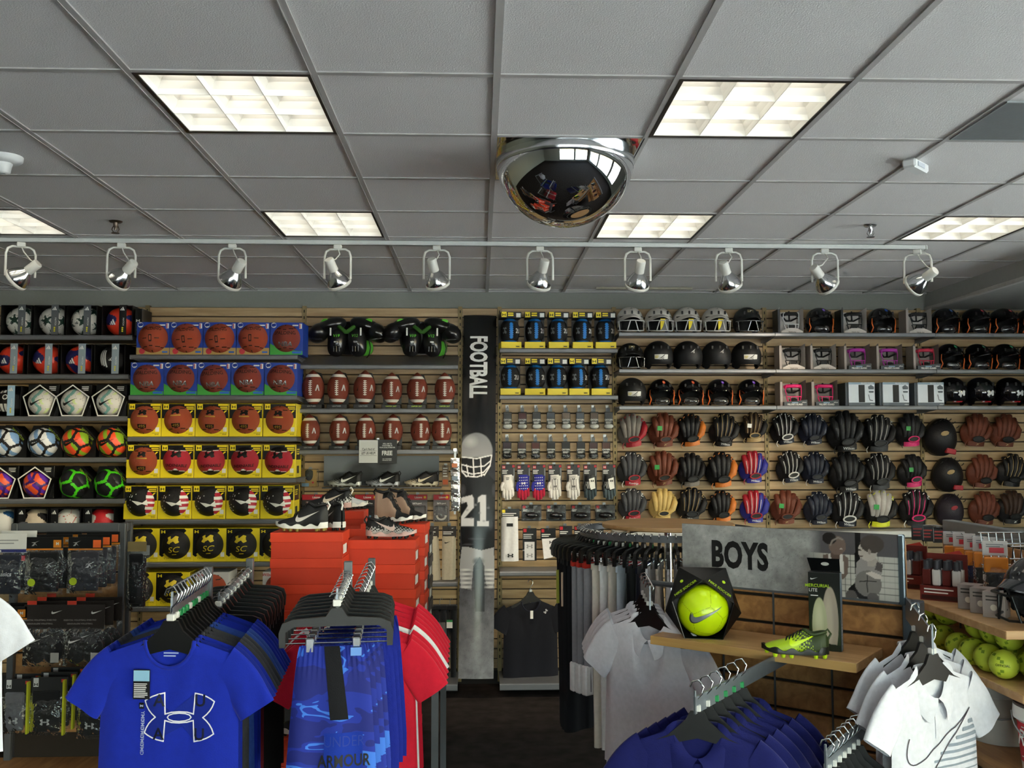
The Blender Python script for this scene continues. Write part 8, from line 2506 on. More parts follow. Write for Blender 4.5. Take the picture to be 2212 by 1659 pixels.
# wire basket
q = at(2185, 1192, 3.45)
t = thing('wire_basket', 'chrome wire basket hanging at right edge beside the orange packs', 'wire basket', (q.x + 0.02, 3.45, q.z - 0.06))
wires = []
for k in range(6):
 x = -0.07 + 0.03 * k
 ob('wire', MB().tube([(x, -0.1, 0.09), (x, -0.08, 0.0), (x, 0.1, 0.0), (x, 0.12, 0.12)], 0.0024, 5).mesh(), chrome_soft, t)
for y, z in ((-0.1, 0.09), (-0.09, 0.045), (0.1, 0.0), (0.12, 0.12)):
 ob('wire', MB().tube([(-0.08, y, z), (0.09, y, z)], 0.0028, 5).mesh(), chrome_soft, t)
ob('hook_arm', MB().tube([(0.09, 0.12, 0.12), (0.2, 0.14, 0.12)], 0.003, 5).mesh(), chrome_soft, t)
# low goods at the foot of the back wall, seen between the fixtures
zq = at(1960, 1208, 7.1).z
shelf(at(1880, 1208, 6.95).x, at(2080, 1208, 6.95).x, zq, 6.95, 'pale low wall shelf seen between the two right fixtures', m=wm)
for k, (px, w) in enumerate(((1962, 0.26), (2030, 0.2))):
 t = thing('white_carton', 'white carton with yellow print on the low wall shelf, %s one' % ('left', 'right')[k], 'box', (at(px, 1230, 7.0).x, 7.0, zq - 0.30), (0, 0, 0), 'white cartons near the foot of the wall')
 ob('carton', MB().box(-w / 2, w / 2, 0, 0.2, 0, 0.22, bev=0.002).mesh(), card('#e4e4e0'), t)
 ob('carton_print', Print().poly(rect2(-0.07, 0.07, 0.10, 0.15), 0).text('Wilson', 0.03, 1, -0.01, 0.112, bold=0.02, shear=0.2).poly(disc2(0.014, 14), 2, 1, 0.055, 0.125).mesh(), [ink('#2a2a2c'), ink('#e8b820'), WHITE], t)
shelf(at(1880, 1290, 6.95).x, at(2080, 1290, 6.95).x, zq - 0.302, 6.95, 'lowest pale wall shelf carrying white cartons between the right fixtures', m=wm)
for k in range(3):
 b = ob('softball', _sb, [SOFT, ink('#7d9a20')], None, (at(1955 + 16 * k, 1200, 7.0).x, 7.02, zq + 0.049))
 tag(b, 'yellow ball on the pale low wall shelf, %s of three' % ('leftmost', 'middle', 'rightmost')[k], 'ball', 'yellow balls on the low wall shelf')
 ob('ball_stamp', Print().text('OFFICIAL', 0.008, 0).mesh(on_sphere(0.0482), 0.01), K, b)
# ================================================================== garments on hangers
HB = mat('#0d0d0e', rough=0.4, vary=0.05)
WIRE = metal('#d6d8da', rough=0.15, metal=1.0)
_TF = {}
def tee_mesh(w=0.2, l=0.5, slope=0.33, t=0.013, sl=0.10, swid=0.056, nw=0.07, dipf=0.075, seed=1, angle=1.0):
 """T-shirt with its neck point at z=0, front towards -y; w is the half chest width."""
 rng = random.Random(seed)
 ph = [rng.uniform(0, 6) for _ in range(8)]
 nu, nv = 61, 36
 mb = MB()
 halves = []
 U_ = np.linspace(-1, 1, nu)
 def top(x0, side):
  x0 = abs(x0)
  if x0 < nw:
   return -(dipf if side < 0 else 0.012) * math.sqrt(max(0, 1 - (x0 / nw) ** 2))
  return -slope * (x0 - nw) - 0.5 * max(0, x0 - w * 0.9)
 for side in (-1, 1):
  g = np.zeros((nu, nv, 3))
  for i in range(nu):
   u = U_[i]
   x0 = u * w
   ztop = top(x0, side)
   for j in range(nv):
    v = (j / (nv - 1)) ** 1.25
    z = ztop + (-l - ztop) * v
    xx = x0 * (1 + 0.08 * v + 0.015 * math.sin(3 * v + ph[0]))
    b_ = 0.009 if abs(x0) < nw else 0.009 * min(1, v * 22)
    th = (b_ + (t - 0.009) * min(1, v * 3)) * (1 - abs(u) ** 6)
    e = 1 - abs(u) ** 4
    wr = 0.65 * (0.0045 * v * math.sin(9 * u + ph[1] + 1.2 * v) + 0.003 * math.sin(4 * u + 5 * v + ph[2]) * v + 0.005 * math.exp(-((v - 0.2) / 0.16) ** 2) * math.sin(8 * abs(u) + 9 * v + ph[3])) * e
    g[i, j] = (xx, side * th + wr, z)
  halves.append(g)
 mb.grid(halves[0], 0).grid(halves[1], 0, flip=True)
 for s in (-1, 1):
  S = np.array([w * 0.80, top(w * 0.80, 1) - swid * 0.72])
  n, m = 14, 22
  g = np.zeros((n, m, 3))
  for i in range(n):
   f = i / (n - 1)
   a0 = 0.55 + (angle - 0.55) * min(1, f * 1.6)
   if i:
    S = S + np.array([math.cos(a0), -math.sin(a0)]) * (sl + w * 0.30) / (n - 1)
   hw = swid * (1.05 - 0.06 * f)
   for j in range(m):
    th = 2 * PI * j / m
    c, sn = math.cos(th), math.sin(th)
    g[i, j] = (s * (S[0] + hw * c * math.sin(a0)), np.sign(sn) * abs(sn) ** 0.7 * (t * (0.62 + 0.45 * f)) + 0.003 * f * math.sin(5 * f + 4 * c + ph[4 + (s > 0)]), S[1] + hw * c * math.cos(a0))
  mb.grid(g, 0, cv=True, flip=s > 0)
 me = mb.mesh('shirt', smooth=True)
 def front(q, h):
  out = []
  for x, z in q:
   v = 0.4
   for _ in range(4):
    u = max(-1, min(1, x / (w * (1 + 0.08 * v + 0.015 * math.sin(3 * v + ph[0])))))
    zt = top(u * w, -1)
    v = max(0, min(1, (z - zt) / (-l - zt)))
   fi, fj = (u + 1) / 2 * (nu - 1), v ** 0.8 * (nv - 1)
   i, j = min(nu - 2, int(fi)), min(nv - 2, int(fj))
   a_, b_ = fi - i, fj - j
   G = halves[0][..., 1]
   y = G[i, j] * (1 - a_) * (1 - b_) + G[i + 1, j] * a_ * (1 - b_) + G[i, j + 1] * (1 - a_) * b_ + G[i + 1, j + 1] * a_ * b_
   out.append((x, y - h - 0.0012, z))
  return np.array(out)
 _TF[me.name] = front
 return me
def tf(t):
 """Print mapping onto the front of a garment's shirt mesh."""
 return next(_TF[c.data.name] for c in t.children if c.name.startswith('cloth_body'))
def neck_ring(nw=0.07, dipf=0.075, r=0.0065, t=0.008):
 P = []
 for a in np.linspace(0, PI, 13):
  P.append((nw * math.cos(a), -t, -dipf * math.sin(a)))
 for a in np.linspace(PI, 0, 9)[1:-1]:
  P.append((nw * math.cos(a), t, -0.012 * math.sin(a)))
 return MB().tube(P, r, 6, closed=True, flat=0.5).mesh('neck_rib', smooth=True)
def polo_collar(nw=0.07, col=0.05):
 L_ = []
 for s in (-1, 1):
  g = np.zeros((9, 4, 3))
  for i, a in enumerate(np.linspace(0, 1, 9)):
   x = s * nw * math.cos(a * PI / 2 * 0.98) if a < 1 else 0
   z = -0.10 * math.sin(a * PI / 2) ** 1.2
   y = 0.010 - 0.028 * a
   for j, f in enumerate((0, 0.3, 0.65, 1)):
    g[i, j] = (x * 0.86 + s * f * (0.045 - 0.01 * a), y - 0.008 * math.sin(f * PI) - 0.004 * f, z + 0.022 - f * (0.042 + 0.03 * a) + 0.012 * math.sin(f * PI))
  L_.append(MB().grid(g, 0).mesh('collar_leaf', smooth=True))
 g = np.array([[(nw * 0.86 * math.cos(a), 0.012 + 0.014 * math.sin(a) + 0.012 * f, 0.022 * (1 - abs(1 - 1.6 * f))) for f in (0, 0.35, 0.7, 1.0)] for a in np.linspace(0, PI, 12)])
 L_.append(MB().grid(g, 0).mesh('collar_back', smooth=True))
 return L_
_body = [(-0.155, -0.06), (-0.15, -0.05), (-0.09, -0.024), (-0.035, 0.022), (-0.02, 0.05), (0.02, 0.05), (0.035, 0.022), (0.09, -0.024), (0.15, -0.05), (0.155, -0.06), (0.145, -0.066), (0.09, -0.05), (0.0, -0.028), (-0.09, -0.05), (-0.145, -0.066)]
_hb = MB().prism(_body, -0.005, 0.005).mesh('hanger_body')
_hk = MB().tube([(0, 0, 0.04), (0, 0, 0.085), (0.014, 0, 0.10), (0.02, 0, 0.122), (0.006, 0, 0.142), (-0.014, 0, 0.136), (-0.02, 0, 0.12)], 0.0027, 6).mesh('hook', smooth=True)
_hm = MB().box(-0.011, 0.011, -0.009, 0.009, 0.05, 0.068, bev=0.002).mesh('size_marker')
_ph = MB().prism([(-0.155, -0.06), (-0.157, -0.02), (-0.148, 0.005), (-0.12, 0.016), (-0.03, 0.022), (-0.014, 0.045), (0.014, 0.045), (0.03, 0.022), (0.12, 0.016), (0.148, 0.005), (0.157, -0.02), (0.155, -0.06), (0.139, -0.06), (0.138, -0.018), (0.115, -0.004), (-0.115, -0.004), (-0.138, -0.018), (-0.139, -0.06)], -0.007, 0.007).mesh('hanger_body')
_pr_ = MB().tube([(-0.147, 0, -0.05), (0.147, 0, -0.05)], 0.0022, 6).mesh('clip_rod')
_pc = MB().box(-0.012, 0.012, -0.012, 0.012, -0.075, -0.035, bev=0.003).mesh('clip')
MW, MG = mat('#d9d9d4', rough=0.35, vary=0), mat('#1f8a4c', rough=0.35, vary=0)
def hanger(x, y, z, rz, label, group, pants=False, marker=MW, clips=(-0.075, 0.06), mk=0.0):
 t = thing('trouser_hanger' if pants else 'shirt_hanger', label, 'hanger', (x, y, z), (0, 0, rz), group)
 ob('hanger_body', _ph if pants else _hb, HB, t)
 ob('hook', _hk, WIRE, t, (0, 0, 0.022) if pants else None, None, None, (1, 1, 0.45) if pants else None)
 ob('size_marker', _hm, marker, t, (0, 0, mk))
 if pants:
  ob('clip_rod', _pr_, WIRE, t)
  for c in clips:
   ob('clip', _pc, WIRE, t, (c, 0, 0))
 return t
def garment(name, label, cat, me, m, x, y, z, rz, group, extra=()):
 t = thing(name, label, cat, (x, y, z), (0, 0, rz), group)
 ob('cloth_body', me, m, t)
 for nm, me_, mm in extra:
  ob(nm, me_, mm, t)
 return t
def rack_arm(label, p0, p1, name='garment_rack', post=True, hgt=0.05, th=0.006):
 """Flat bar from its post end p0 to its tip p1, with an upright post under p0."""
 d = p1 - p0
 t = thing(name, label, 'garment rack', (p0.x, p0.y, 0), (0, 0, math.atan2(d.y, d.x)))
 L_ = math.hypot(d.x, d.y)
 ob('arm', MB().prism([(0, p0.z - hgt), (0, p0.z), (L_, p1.z), (L_, p1.z - hgt)], -th / 2, th / 2).mesh(), metal('#7f868d', rough=0.35, metal=0.6), t)
 ob('tip_stud', MB().box(L_ - 0.008, L_, -th / 2, th / 2, p1.z, p1.z + 0.018, bev=0.001).mesh(), metal('#7f868d', rough=0.35, metal=0.6), t)
 if post:
  ob('post', MB().box(-0.014, 0.014, -0.014, 0.014, 0.02, p0.z + 0.03, bev=0.002).mesh(), FR, t)
  ob('foot', MB().box(-0.14, 0.16, -0.02, 0.02, 0, 0.02).box(-0.02, 0.02, -0.14, 0.14, 0, 0.02).mesh(), FR, t)
 return t
def on_front(dy):
 return lambda q, h: np.stack([q[:, 0], np.full(len(q), -dy - h), q[:, 1]], -1)
# ---- blue shirts, left four-way rack
p1 = Vector(at(371, 1292, 2.68))
p0 = Vector(at(450, 1243, 3.25))
rack_arm('left garment rack arm carrying the blue tee shirts', p0, p1)
TB = [tee_mesh(0.188, 0.56, 0.34, seed=s) for s in (1, 2, 3)]
NR = neck_ring()
BLU, BLD, GRB, HEA = cloth('#0c259e', rough=0.8), cloth('#0d2288'), cloth('#3c3c40', vary=0.12), cloth('#2c4a98', vary=0.15)
cols_ = [BLU, BLD, BLU, GRB, GRB, GRB, HEA, HEA, BLU, BLU, BLD, BLU]
nmc = ['bright royal blue', 'deep blue', 'royal blue', 'charcoal', 'charcoal', 'charcoal', 'heather blue', 'heather blue', 'royal blue', 'royal blue', 'deep blue', 'royal blue']
for k in range(12):
 f = 1 - k / 12.3
 x, y, z = p0.x + (p1.x - p0.x) * f, p0.y + (p1.y - p0.y) * f, p0.z + (p1.z - p0.z) * f
 zz = z - 0.112
 rz = -0.10 + RNG.uniform(-0.01, 0.01)
 hanger(x, y, zz, rz, 'black shirt hanger, %s from the front on the blue tee rack' % ORD[k], 'hangers of the blue tees', False, MW if k in (0, 1, 5, 8) else MG)
 ex = [('neck_rib', NR, cols_[k])]
 t = garment('tee_shirt', '%s tee shirt, %s on the left rack' % (nmc[k], 'front with large outlined emblem' if k == 0 else ORD[k] + ' from the front'), 'shirt', TB[k % 3], cols_[k], x, y, zz - 0.004, rz, 'tees on the left rack', ex)
 if k == 0:
  E_ = -0.205
  ob('emblem', Print().poly(ARCS, 0, 0.195, 0.035, E_, sz=0.2).stroke(ARCS, 0.0035, 1, True, 0.195, 0.035, E_, 0.2).stroke(ARCS_HOLE, 0.003, 1, True, 0.25, 0.035, E_)
   .text('A', 0.032, 2, -0.022, E_ + 0.030, bold=0.03).text('A', 0.032, 2, -0.022, E_ - 0.06, bold=0.03).text('U', 0.032, 2, 0.092, E_ + 0.030, bold=0.03).text('U', 0.032, 2, 0.092, E_ - 0.06, bold=0.03)
   .mesh(tf(t), 0.012), [cloth('#0c2388'), ink('#e4e4ee'), ink('#0c1230')], t)
  ob('swing_tag', MB().box(-0.092, -0.045, -0.0265, -0.025, -0.155, -0.075).mesh(), card('#15161a'), t)
  ob('tag_print', Print().poly(rect2(-0.091, -0.046, -0.106, -0.077), 0).lines(-0.089, -0.05, -0.112, 8, 0.005, 0.0028, 1, seed=3).mesh(on_front(0.0267)), [card('#8fbdd8'), ink('#c9c9c9')], t)
  st = Print().poly(rect2(-0.080, -0.066, -0.184, -0.168), 0).poly(ARCS, 1, 0.010, -0.073, -0.176)
  for i in range(5):
   st.text('YMD', 0.010, 1, -0.073, -0.205 - 0.022 * i, rot=-PI / 2)
  ob('size_strip', st.mesh(tf(t), 0.02), [K, ink('#9aa4c8')], t)
  ob('neck_print', Print().lines(-0.022, 0.022, -0.034, 2, 0.008, 0.004, 0).mesh(lambda q, h: np.stack([q[:, 0], np.full(len(q), 0.006), q[:, 1]], -1)), ink('#9fb0e0'), t)
# black trousers on the rear arm
p1 = Vector(at(472, 1290, 3.38))
p0 = Vector(at(540, 1222, 3.85))
rack_arm('second rack arm carrying the black trousers behind the blue tees', p0, p1)
def pants_mesh(w=0.17, l=0.85, t=0.03, seed=1, flare=0.15, edge=0.0):
 rng = random.Random(seed)
 ph = [rng.uniform(0, 6) for _ in range(4)]
 mb = MB()
 for side in (-1, 1):
  g = np.zeros((33, 30, 3))
  for i in range(33):
   u = i / 32 * 2 - 1
   for j in range(30):
    v = j / 29
    wv = w * (1 + flare * v)
    y = t * (1 + edge * max(0, u) ** 2) * (1 - abs(u) ** (5 if not edge else 10)) * (0.35 + 0.65 * min(1, v * 4)) + (0.3 * t) * math.sin(10 * u + ph[0] + v) * min(1, v * 3) * (1 - u ** 4) + (0.2 * t) * math.sin(4 * u + 7 * v + ph[1]) * (1 - u ** 4)
    y -= 0.4 * t * math.exp(-(u / 0.12) ** 2) * v
    g[i, j] = (u * wv, side * y, -l * v + 0.008 * math.sin(3 * u + ph[2]) * v)
  mb.grid(g, 0, flip=side > 0)
 mb.box(-w * 1.005, w * 1.005, -t * 0.5, t * 0.5, -0.03, 0.0, 0)
 return mb.mesh('trousers', smooth=60)
PM = [pants_mesh(0.15, 0.62, 0.014, s, 0.05) for s in (1, 2)]
for k in range(9):
 f = 1 - k / 9.2
 x, y, z = p0.x + (p1.x - p0.x) * f, p0.y + (p1.y - p0.y) * f, p0.z + (p1.z - p0.z) * f
 hanger(x, y, z - 0.082, 0.05, 'black clip hanger, %s from the front on the trouser rack' % ORD[k], 'hangers of the black trousers', True, MW)
 garment('track_trousers', 'black track trousers, %s from the front behind the blue tees' % ORD[k], 'trousers', PM[k % 2], cloth('#101013') if k != 1 else cloth('#5a1420'), x, y - 0.002, z - 0.14, 0.05, 'black trousers on the left rack')
# ---- camouflage shorts and red tees, middle rack
p1 = Vector(at(728, 1284, 2.66))
p0 = Vector(at(752, 1232, 3.2))
rack_arm('middle rack arm carrying the blue camouflage shorts', p0, p1, hgt=0.07)
def camo_mat():
 m = bpy.data.materials.new('blue_camouflage')
 m.use_nodes = True
 N, L_ = m.node_tree.nodes, m.node_tree.links
 b = N['Principled BSDF']
 b.inputs['Roughness'].default_value = 0.8
 tc, mp, nz, cr = N.new('ShaderNodeTexCoord'), N.new('ShaderNodeMapping'), N.new('ShaderNodeTexNoise'), N.new('ShaderNodeValToRGB')
 mp.inputs['Scale'].default_value = (9, 9, 21)
 mp.inputs['Rotation'].default_value = (0, 0.35, 0)
 nz.inputs['Scale'].default_value = 1.0
 nz.inputs['Detail'].default_value = 1.5
 nz.inputs['Distortion'].default_value = 0.8
 cr.color_ramp.interpolation = 'CONSTANT'
 e = cr.color_ramp.elements
 e[0].color, e[0].position = (*lin('#081870'), 1), 0.0
 e[1].color, e[1].position = (*lin('#0c2690'), 1), 0.46
 for c, p_ in (('#356fd0', 0.60), ('#0c2690', 0.67)):
  n_ = e.new(p_)
  n_.color = (*lin(c), 1)
 L_.new(tc.outputs['Object'], mp.inputs[0])
 L_.new(mp.outputs[0], nz.inputs['Vector'])
 L_.new(nz.outputs['Fac'], cr.inputs[0])
 L_.new(cr.outputs[0], b.inputs['Base Color'])
 return m
CAMO = camo_mat()
def shorts_mesh(seed, w0=0.09, w1=0.125, l=0.45):
 rng = random.Random(seed)
 ph = [rng.uniform(0, 6) for _ in range(3)]
 mb = MB()
 for side in (-1, 1):
  g = np.zeros((45, 26, 3))
  for i in range(45):
   u = i / 44 * 2 - 1
   for j in range(26):
    v = j / 25
    gat = 0.004 * math.sin(46 * u) * math.exp(-((v - 0.06) / 0.08) ** 2) + 0.003 * math.sin(60 * u) * (v < 0.07)
    y = 0.017 * (1 - abs(u) ** 5) * (0.6 + 0.4 * v) + gat + 0.006 * math.sin(7 * u + ph[0]) * v
    g[i, j] = (u * (w0 + (w1 - w0) * min(1, v * 1.2) ** 0.7), side * y, -l * v + 0.006 * math.sin(4 * u + ph[1]) * v)
  mb.grid(g, 0, flip=side > 0)
 return mb.mesh('shorts', smooth=True)
SHM = [shorts_mesh(s) for s in (1, 2, 3)]
for k in range(8):
 f = 1 - k / 8.2
 x, y, z = p0.x + (p1.x - p0.x) * f, p0.y + (p1.y - p0.y) * f, p0.z + (p1.z - p0.z) * f
 rz = 0.10 + RNG.uniform(-0.01, 0.01)
 hanger(x, y, z - 0.082, rz, 'black clip hanger, %s from the front above the shorts' % ORD[k], 'hangers of the blue shorts', True, MW, (-0.072, 0.055))
 t = garment('sport_shorts', 'blue camouflage shorts, %s' % ('front pair with black side panel' if k == 0 else '%s from the front' % ORD[k]), 'shorts', SHM[k % 3], CAMO if k < 4 else cloth('#0d1e80'), x - 0.01 + 0.012 * k, y - 0.003, z - 0.138, rz, 'shorts on the middle rack')
 if k == 0:
  r1_ = random.Random(1)
  s0 = r1_.uniform(0, 6)
  def shf(q, h):
   v = np.clip(-q[:, 1] / 0.45, 0, 1)
   u = np.clip(q[:, 0] / (0.09 + 0.035 * np.minimum(1, v * 1.2) ** 0.7), -1, 1)
   y = 0.017 * (1 - np.abs(u) ** 5) * (0.6 + 0.4 * v) + 0.006 * np.sin(7 * u + s0) * v + 0.005 * np.exp(-((v - 0.05) / 0.08) ** 2)
   return np.stack([q[:, 0], -y - h - 0.001, q[:, 1]], -1)
  ob('side_panel', Print().poly(np.array([(-0.022, 0.0), (0.020, 0.0), (0.046, -0.2), (-0.004, -0.2)]), 0).mesh(shf, 0.012), cloth('#101116'), t)
  ob('hem_block', Print().poly(rect2(-0.02, 0.085, -0.40, -0.235), 0).mesh(shf, 0.012), cloth('#103096'), t)
  ob('hem_lettering', Print().text('UNDER', 0.03, 1, 0.035, -0.272, bold=-0.015, condense=0.8).text('ARMOUR', 0.032, 0, 0.035, -0.325, bold=0.03, condense=0.75).mesh(shf, 0.012, base=0.0012), [K, ink('#16308f')], t)
  ob('waist_patch', MB().box(0.05, 0.08, -0.024, -0.022, -0.026, -0.004).mesh(), card('#5f8fd8'), t)
p1 = Vector(at(768, 1297, 3.3))
p0 = Vector(at(803, 1222, 3.85))
rack_arm('second rack arm carrying the red tee shirts behind the shorts', p0, p1, hgt=0.07)
TR = [tee_mesh(0.2, 0.66, 0.36, 0.013, 0.115, 0.062, seed=s) for s in (5, 6)]
RED, WHT = cloth('#c1122c', rough=0.8), cloth('#dcdcdf')
for k in range(9):
 f = 1 - k / 9.2
 x, y, z = p0.x + (p1.x - p0.x) * f, p0.y + (p1.y - p0.y) * f, p0.z + (p1.z - p0.z) * f
 hanger(x, y, z - 0.112, 0.12, 'black shirt hanger, %s from the front among the red tees' % ORD[k], 'hangers of the red tees', False, MG if k % 4 == 1 else MW)
 wv = k == 3
 garment('tee_shirt', '%s tee shirt, %s from the front behind the camouflage shorts' % ('white' if wv else 'red', ORD[k]), 'shirt', TR[k % 2], WHT if wv else RED, x, y, z - 0.116, 0.12 + RNG.uniform(-0.01, 0.01), 'tees behind the shorts', [('neck_rib', NR, WHT if wv else RED)])
# ---- white tee at the left edge
p1 = Vector(at(-158, 1176, 2.4))
p0 = Vector(at(-185, 1168, 2.9))
rack_arm('rack arm carrying the white tees, beyond the left edge', p0, p1)
TW = tee_mesh(0.185, 0.40, 0.34, sl=0.065, swid=0.05, seed=9)
for k in range(4):
 q = p1.lerp(p0, 0.04 + 0.11 * k)
 hanger(q.x, q.y, q.z - 0.112, 0.1, 'black shirt hanger of the white tees at left edge, %s from the front' % ORD[k], 'hangers of the white tees')
 t = garment('tee_shirt', 'white tee shirt cut by the left edge, %s from the front' % ORD[k], 'shirt', TW, cloth('#d5d8e2'), q.x, q.y, q.z - 0.116 - 0.012 * k, 0.1, 'white tees at the left edge', [('neck_rib', NR, cloth('#d5d8e2'))])
 if k == 0:
  ob('emblem', Print().poly(ARCS, 0, 0.15, 0.0, -0.13).mesh(tf(t), 0.015), ink('#a9adb5'), t)
# ---- round rack garments: thin panels hung radially
BKN, NVY = cloth('#141419'), cloth('#171b2c')
GREYP, WHP, CRM, LBLU = cloth('#8a888f'), cloth('#eeecee'), cloth('#ded4c8'), cloth('#c6cfdc')
RPM = {'long': pants_mesh(0.125, 0.86, 0.011, 4, -0.1, 1.3), 'mid': pants_mesh(0.13, 0.62, 0.011, 5, 0.0, 1.3), }
TENS = ['', 'teenth', 'twenty', 'thirty']
nthw = lambda k: ORD[k] if k < 16 else ('seventeenth', 'eighteenth', 'nineteenth', 'twentieth')[k - 16] if k < 20 else ('twenty-' if k < 29 else 'thirty-' if k > 29 else 'thirtieth') + ('' if k == 29 else ORD[k % 10])
SEQ = [('long', BKN, 'black trousers')] * 10 + [('mid', BKN, 'black shorts')] * 2 + [('mid', GREYP, 'grey baseball trousers')] * 3 + [('long', CRM, 'cream baseball trousers'), ('long', WHP, 'white baseball trousers'), ('long', CRM, 'cream baseball trousers'), ('long', LBLU, 'pale blue-grey trousers')] + [('long', BKN, 'black baseball trousers'), ('long', NVY, 'navy baseball trousers')] + [('long', WHP, 'white trousers'), ('long', CRM, 'cream trousers'), ('long', WHP, 'white trousers')] * 3 + [('long', GREYP, 'grey trousers')] * 6
for k, (st, m, nm) in enumerate(SEQ):
 a = math.radians(-212 + 4.8 * k)
 x, y = RX + 0.456 * math.cos(a), RY + 0.456 * math.sin(a)
 rz = a + RNG.uniform(-0.02, 0.02)
 hanger(x, y, RZ + 0.022 - 0.082, rz, 'black clip hanger on the round rack, %s clockwise from its rear left' % nthw(k), 'hangers on the round rack', True, MW if k % 3 else MG, mk=-0.032)
 t = garment('rack_trousers', '%s on the round rack, %s clockwise from its rear left' % (nm, nthw(k)), 'trousers', RPM[st], m, x, y, RZ - 0.12, rz, 'trousers on the round rack')
 if m is GREYP and k < 20:
  ob('red_waistband', MB().box(-0.132, 0.132, -0.012, 0.012, -0.028, 0.002, bev=0.003).mesh(), cloth('#b8281c'), t)
  ob('pale_hem', MB().box(-0.132, 0.136, -0.019, 0.019, -0.63, -0.49, bev=0.006).mesh(), WHP, t)
 if k in (8, 10):
  ob('paper_tag', MB().box(0.09, 0.135, -0.02, -0.013, -0.24, -0.07, bev=0.002).mesh(), card('#c9ad98') if k == 10 else card('#9a9a2a'), t)
# ---- black jersey on the back wall
q = at(1146, 1296, 7.2)
hanger(q.x, 7.21, q.z + 0.01, 0.25, 'black hanger of the dark jersey under the right wall shelf', None)
t = garment('jersey', 'black and navy football jersey hanging low on the back wall', 'shirt', tee_mesh(0.2, 0.64, 0.36, 0.02, 0.09, 0.08, seed=21), cloth('#0c0d16'), q.x, 7.2, q.z - 0.012, 0.15, None, [('neck_rib', NR, cloth('#101322'))])
ob('size_tag', MB().box(-0.012, 0.01, -0.05, -0.048, -0.12, -0.06).mesh(), WHITE, t)
ob('emblem', Print().poly(ARCS, 0, 0.035, 0.115, -0.075, rot=0.9).text('UA', 0.02, 0, 0.16, -0.6).mesh(tf(t), 0.02), ink('#b9b9bb'), t)
# ---- polos around the angled gondola
WPO = cloth('#dfdfe5', rough=0.8)
PC = polo_collar()
PO = [tee_mesh(0.185, 0.62, 0.36, 0.016, 0.11, 0.062, 0.07, 0.10, seed=s) for s in (31, 32, 33)]
def arm2(label, p0, p1, hgt=0.075):
 return rack_arm(label, p0, p1, 'display_rail', False, hgt)
def polo(label, x, y, z, rz, m, me, group, btn=None):
 return garment('polo_shirt', label, 'shirt', me, m, x, y, z, rz, group, [('collar_leaf', PC[0], m), ('collar_leaf', PC[1], m), ('collar_back', PC[2], m), ('placket', Print().poly(rect2(-0.012, 0.012, -0.2, -0.095), 0).mesh(_TF[me.name], 0.02), m)])
p0 = GM @ Vector((gh + 0.02, 0.0, 0.0))
p0.z = at(1945, 1290, 3.28).z
p1 = Vector(at(2014, 1362, 2.93))
arm2('notched display arm at the gondola right end carrying white polos', p0, p1)
for k in range(3):
 f = 0.97 - 0.3 * k
 q = p0.lerp(p1, f)
 rz = 0.44 - 0.03 * k
 hanger(q.x, q.y, q.z - 0.125, rz, 'black hanger of the white polo shirts, %s from the front' % ORD[k], 'hangers of the white polos')
 t = polo('white polo shirt at right, %s' % ('front one with striped tick print' if k == 0 else '%s from the front' % ORD[k]), q.x, q.y, q.z - 0.130, rz, WPO, PO[k], 'white polos on the gondola arm')
 if k == 0:
  p = Print()
  ol = TICK * 0.27 + np.array([0.02, -0.235])
  for i in range(13):
   z = -0.22 - 0.021 * i
   xl_ = max(-0.16, 0.175 - (0.030 + 0.026 * i))
   xl_ = max(-0.17, 0.14 - 0.033 * i) if i < 9 else -0.18
   if i == 8:
    p.poly(rect2(-0.06, 0.185, z - 0.006, z), 1)
    for j in range(6):
     p.poly(rect2(-0.165 + 0.017 * j, -0.158 + 0.017 * j + 0.001 * j, z - 0.006, z), 1)
   else:
    p.poly(rect2(xl_, 0.187, z - max(0.002, 0.013 - 0.0012 * i), z), 0)
  oo = bez([(0.15, -0.185), ((0.02, -0.27), (-0.06, -0.315), (-0.105, -0.325)), ((-0.145, -0.33), (-0.15, -0.29), (-0.13, -0.245))], 8)
  for a_, b_ in zip(oo[:-1], oo[1:]):
   v = np.array(b_) - a_
   n_ = np.array([-v[1], v[0]]) / (np.hypot(*v) + 1e-9) * 0.0018
   p.poly(np.array([a_ - n_, a_ + n_, b_ + n_, b_ - n_]), 1)
  oo = bez([(0.15, -0.185), ((0.06, -0.25), (-0.02, -0.37), (-0.09, -0.395)), ((-0.115, -0.4), (-0.13, -0.395), (-0.14, -0.385))], 8)
  for a_, b_ in zip(oo[:-1], oo[1:]):
   v = np.array(b_) - a_
   n_ = np.array([-v[1], v[0]]) / (np.hypot(*v) + 1e-9) * 0.0018
   p.poly(np.array([a_ - n_, a_ + n_, b_ + n_, b_ - n_]), 1)
  ob('striped_print', p.mesh(lambda q_, h_, f_=tf(t): f_(q_ + [0, 0.06], h_), 0.02), [cloth('#8d97a2'), ink('#3a3440')], t)
p1 = Vector(at(1404, 1276, 3.72))
p0 = p1 + Vector((0.02, 0.32, 0.02))
t = arm2('display arm at the gondola left end carrying pale polos', p0, p1)
d_ = GM @ Vector((-gh, 0.06, p0.z - 0.03)) - p0
t_a = -math.atan2((p1 - p0).y, (p1 - p0).x)
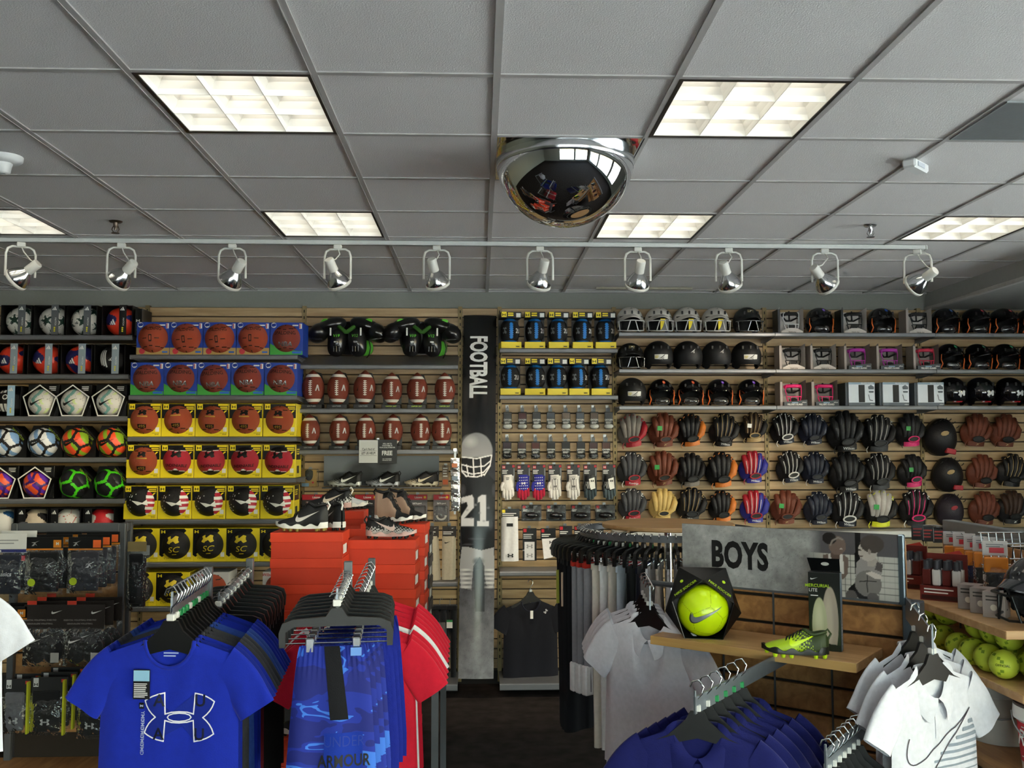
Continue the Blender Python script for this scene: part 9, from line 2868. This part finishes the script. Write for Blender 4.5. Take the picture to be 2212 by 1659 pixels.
d_.rotate(Euler((0, 0, t_a)))
ob('support_bar', MB().tube([(0, 0, p0.z - 0.03), (d_.x, d_.y, p0.z - 0.03)], 0.012, 8).mesh(), FR, t)
PP = [tee_mesh(0.195, 0.66, 0.38, 0.016, 0.13, 0.068, 0.07, 0.10, seed=41 + k) for k in (0, 1)]
for k in range(4):
 q = p1.lerp(p0, 0.05 + 0.2 * k)
 hanger(q.x, q.y, q.z - 0.112, -0.78, 'black hanger of the pale grey polos, %s from the front' % ORD[k], 'hangers of the pale polos')
 polo('pale grey-white polo shirt left of the gondola, %s from the front' % ORD[k], q.x, q.y, q.z - 0.116, -0.78, cloth('#dcd9e0'), PP[k % 2], 'pale polos left of the gondola')
RYL = cloth('#0e1458', rough=0.8)
p1 = Vector(at(1500, 1506, 2.82))
LB = 0.03 - (p1 - GO).dot(fy)
p0 = p1 + fy * LB
p0.z = p1.z + 0.02
arm2('display arm under the wooden shelf carrying royal blue polos', p0, p1, 0.05)
for k in range(6):
 q = p1.lerp(p0, (0.017 + 0.063 * k) / LB)
 rz = GRZ + 0.45
 hanger(q.x, q.y, q.z - 0.095, rz, 'black hanger of the royal blue polos, %s from the front' % ORD[k], 'hangers of the blue polos', False, MW if k < 2 else MG)
 t = polo('royal blue polo shirt under the wooden shelf, %s from the front' % ORD[k], q.x, q.y, q.z - 0.10, rz, RYL, PO[k % 3], 'royal blue polos under the shelf')
 if k == 0:
  ob('tick_emblem', Print().poly(TICK, 0, 0.12, -0.07, -0.165, rot=0.55).mesh(tf(t), 0.015), WHITE, t)
p1 = Vector(at(1782, 1622, 2.75))
LB = 0.03 - (p1 - GO).dot(fy)
p0 = p1 + fy * LB
p0.z = p1.z + 0.02
arm2('low display arm holding a row of bare chrome hooks', p0, p1, 0.06)
for k in range(7):
 q = p1.lerp(p0, (0.02 + 0.045 * k) / LB)
 hanger(q.x, q.y, q.z - 0.112, GRZ + 0.4, 'empty hanger on the low gondola arm, %s from the front' % ORD[k], 'empty hangers on the low arm')
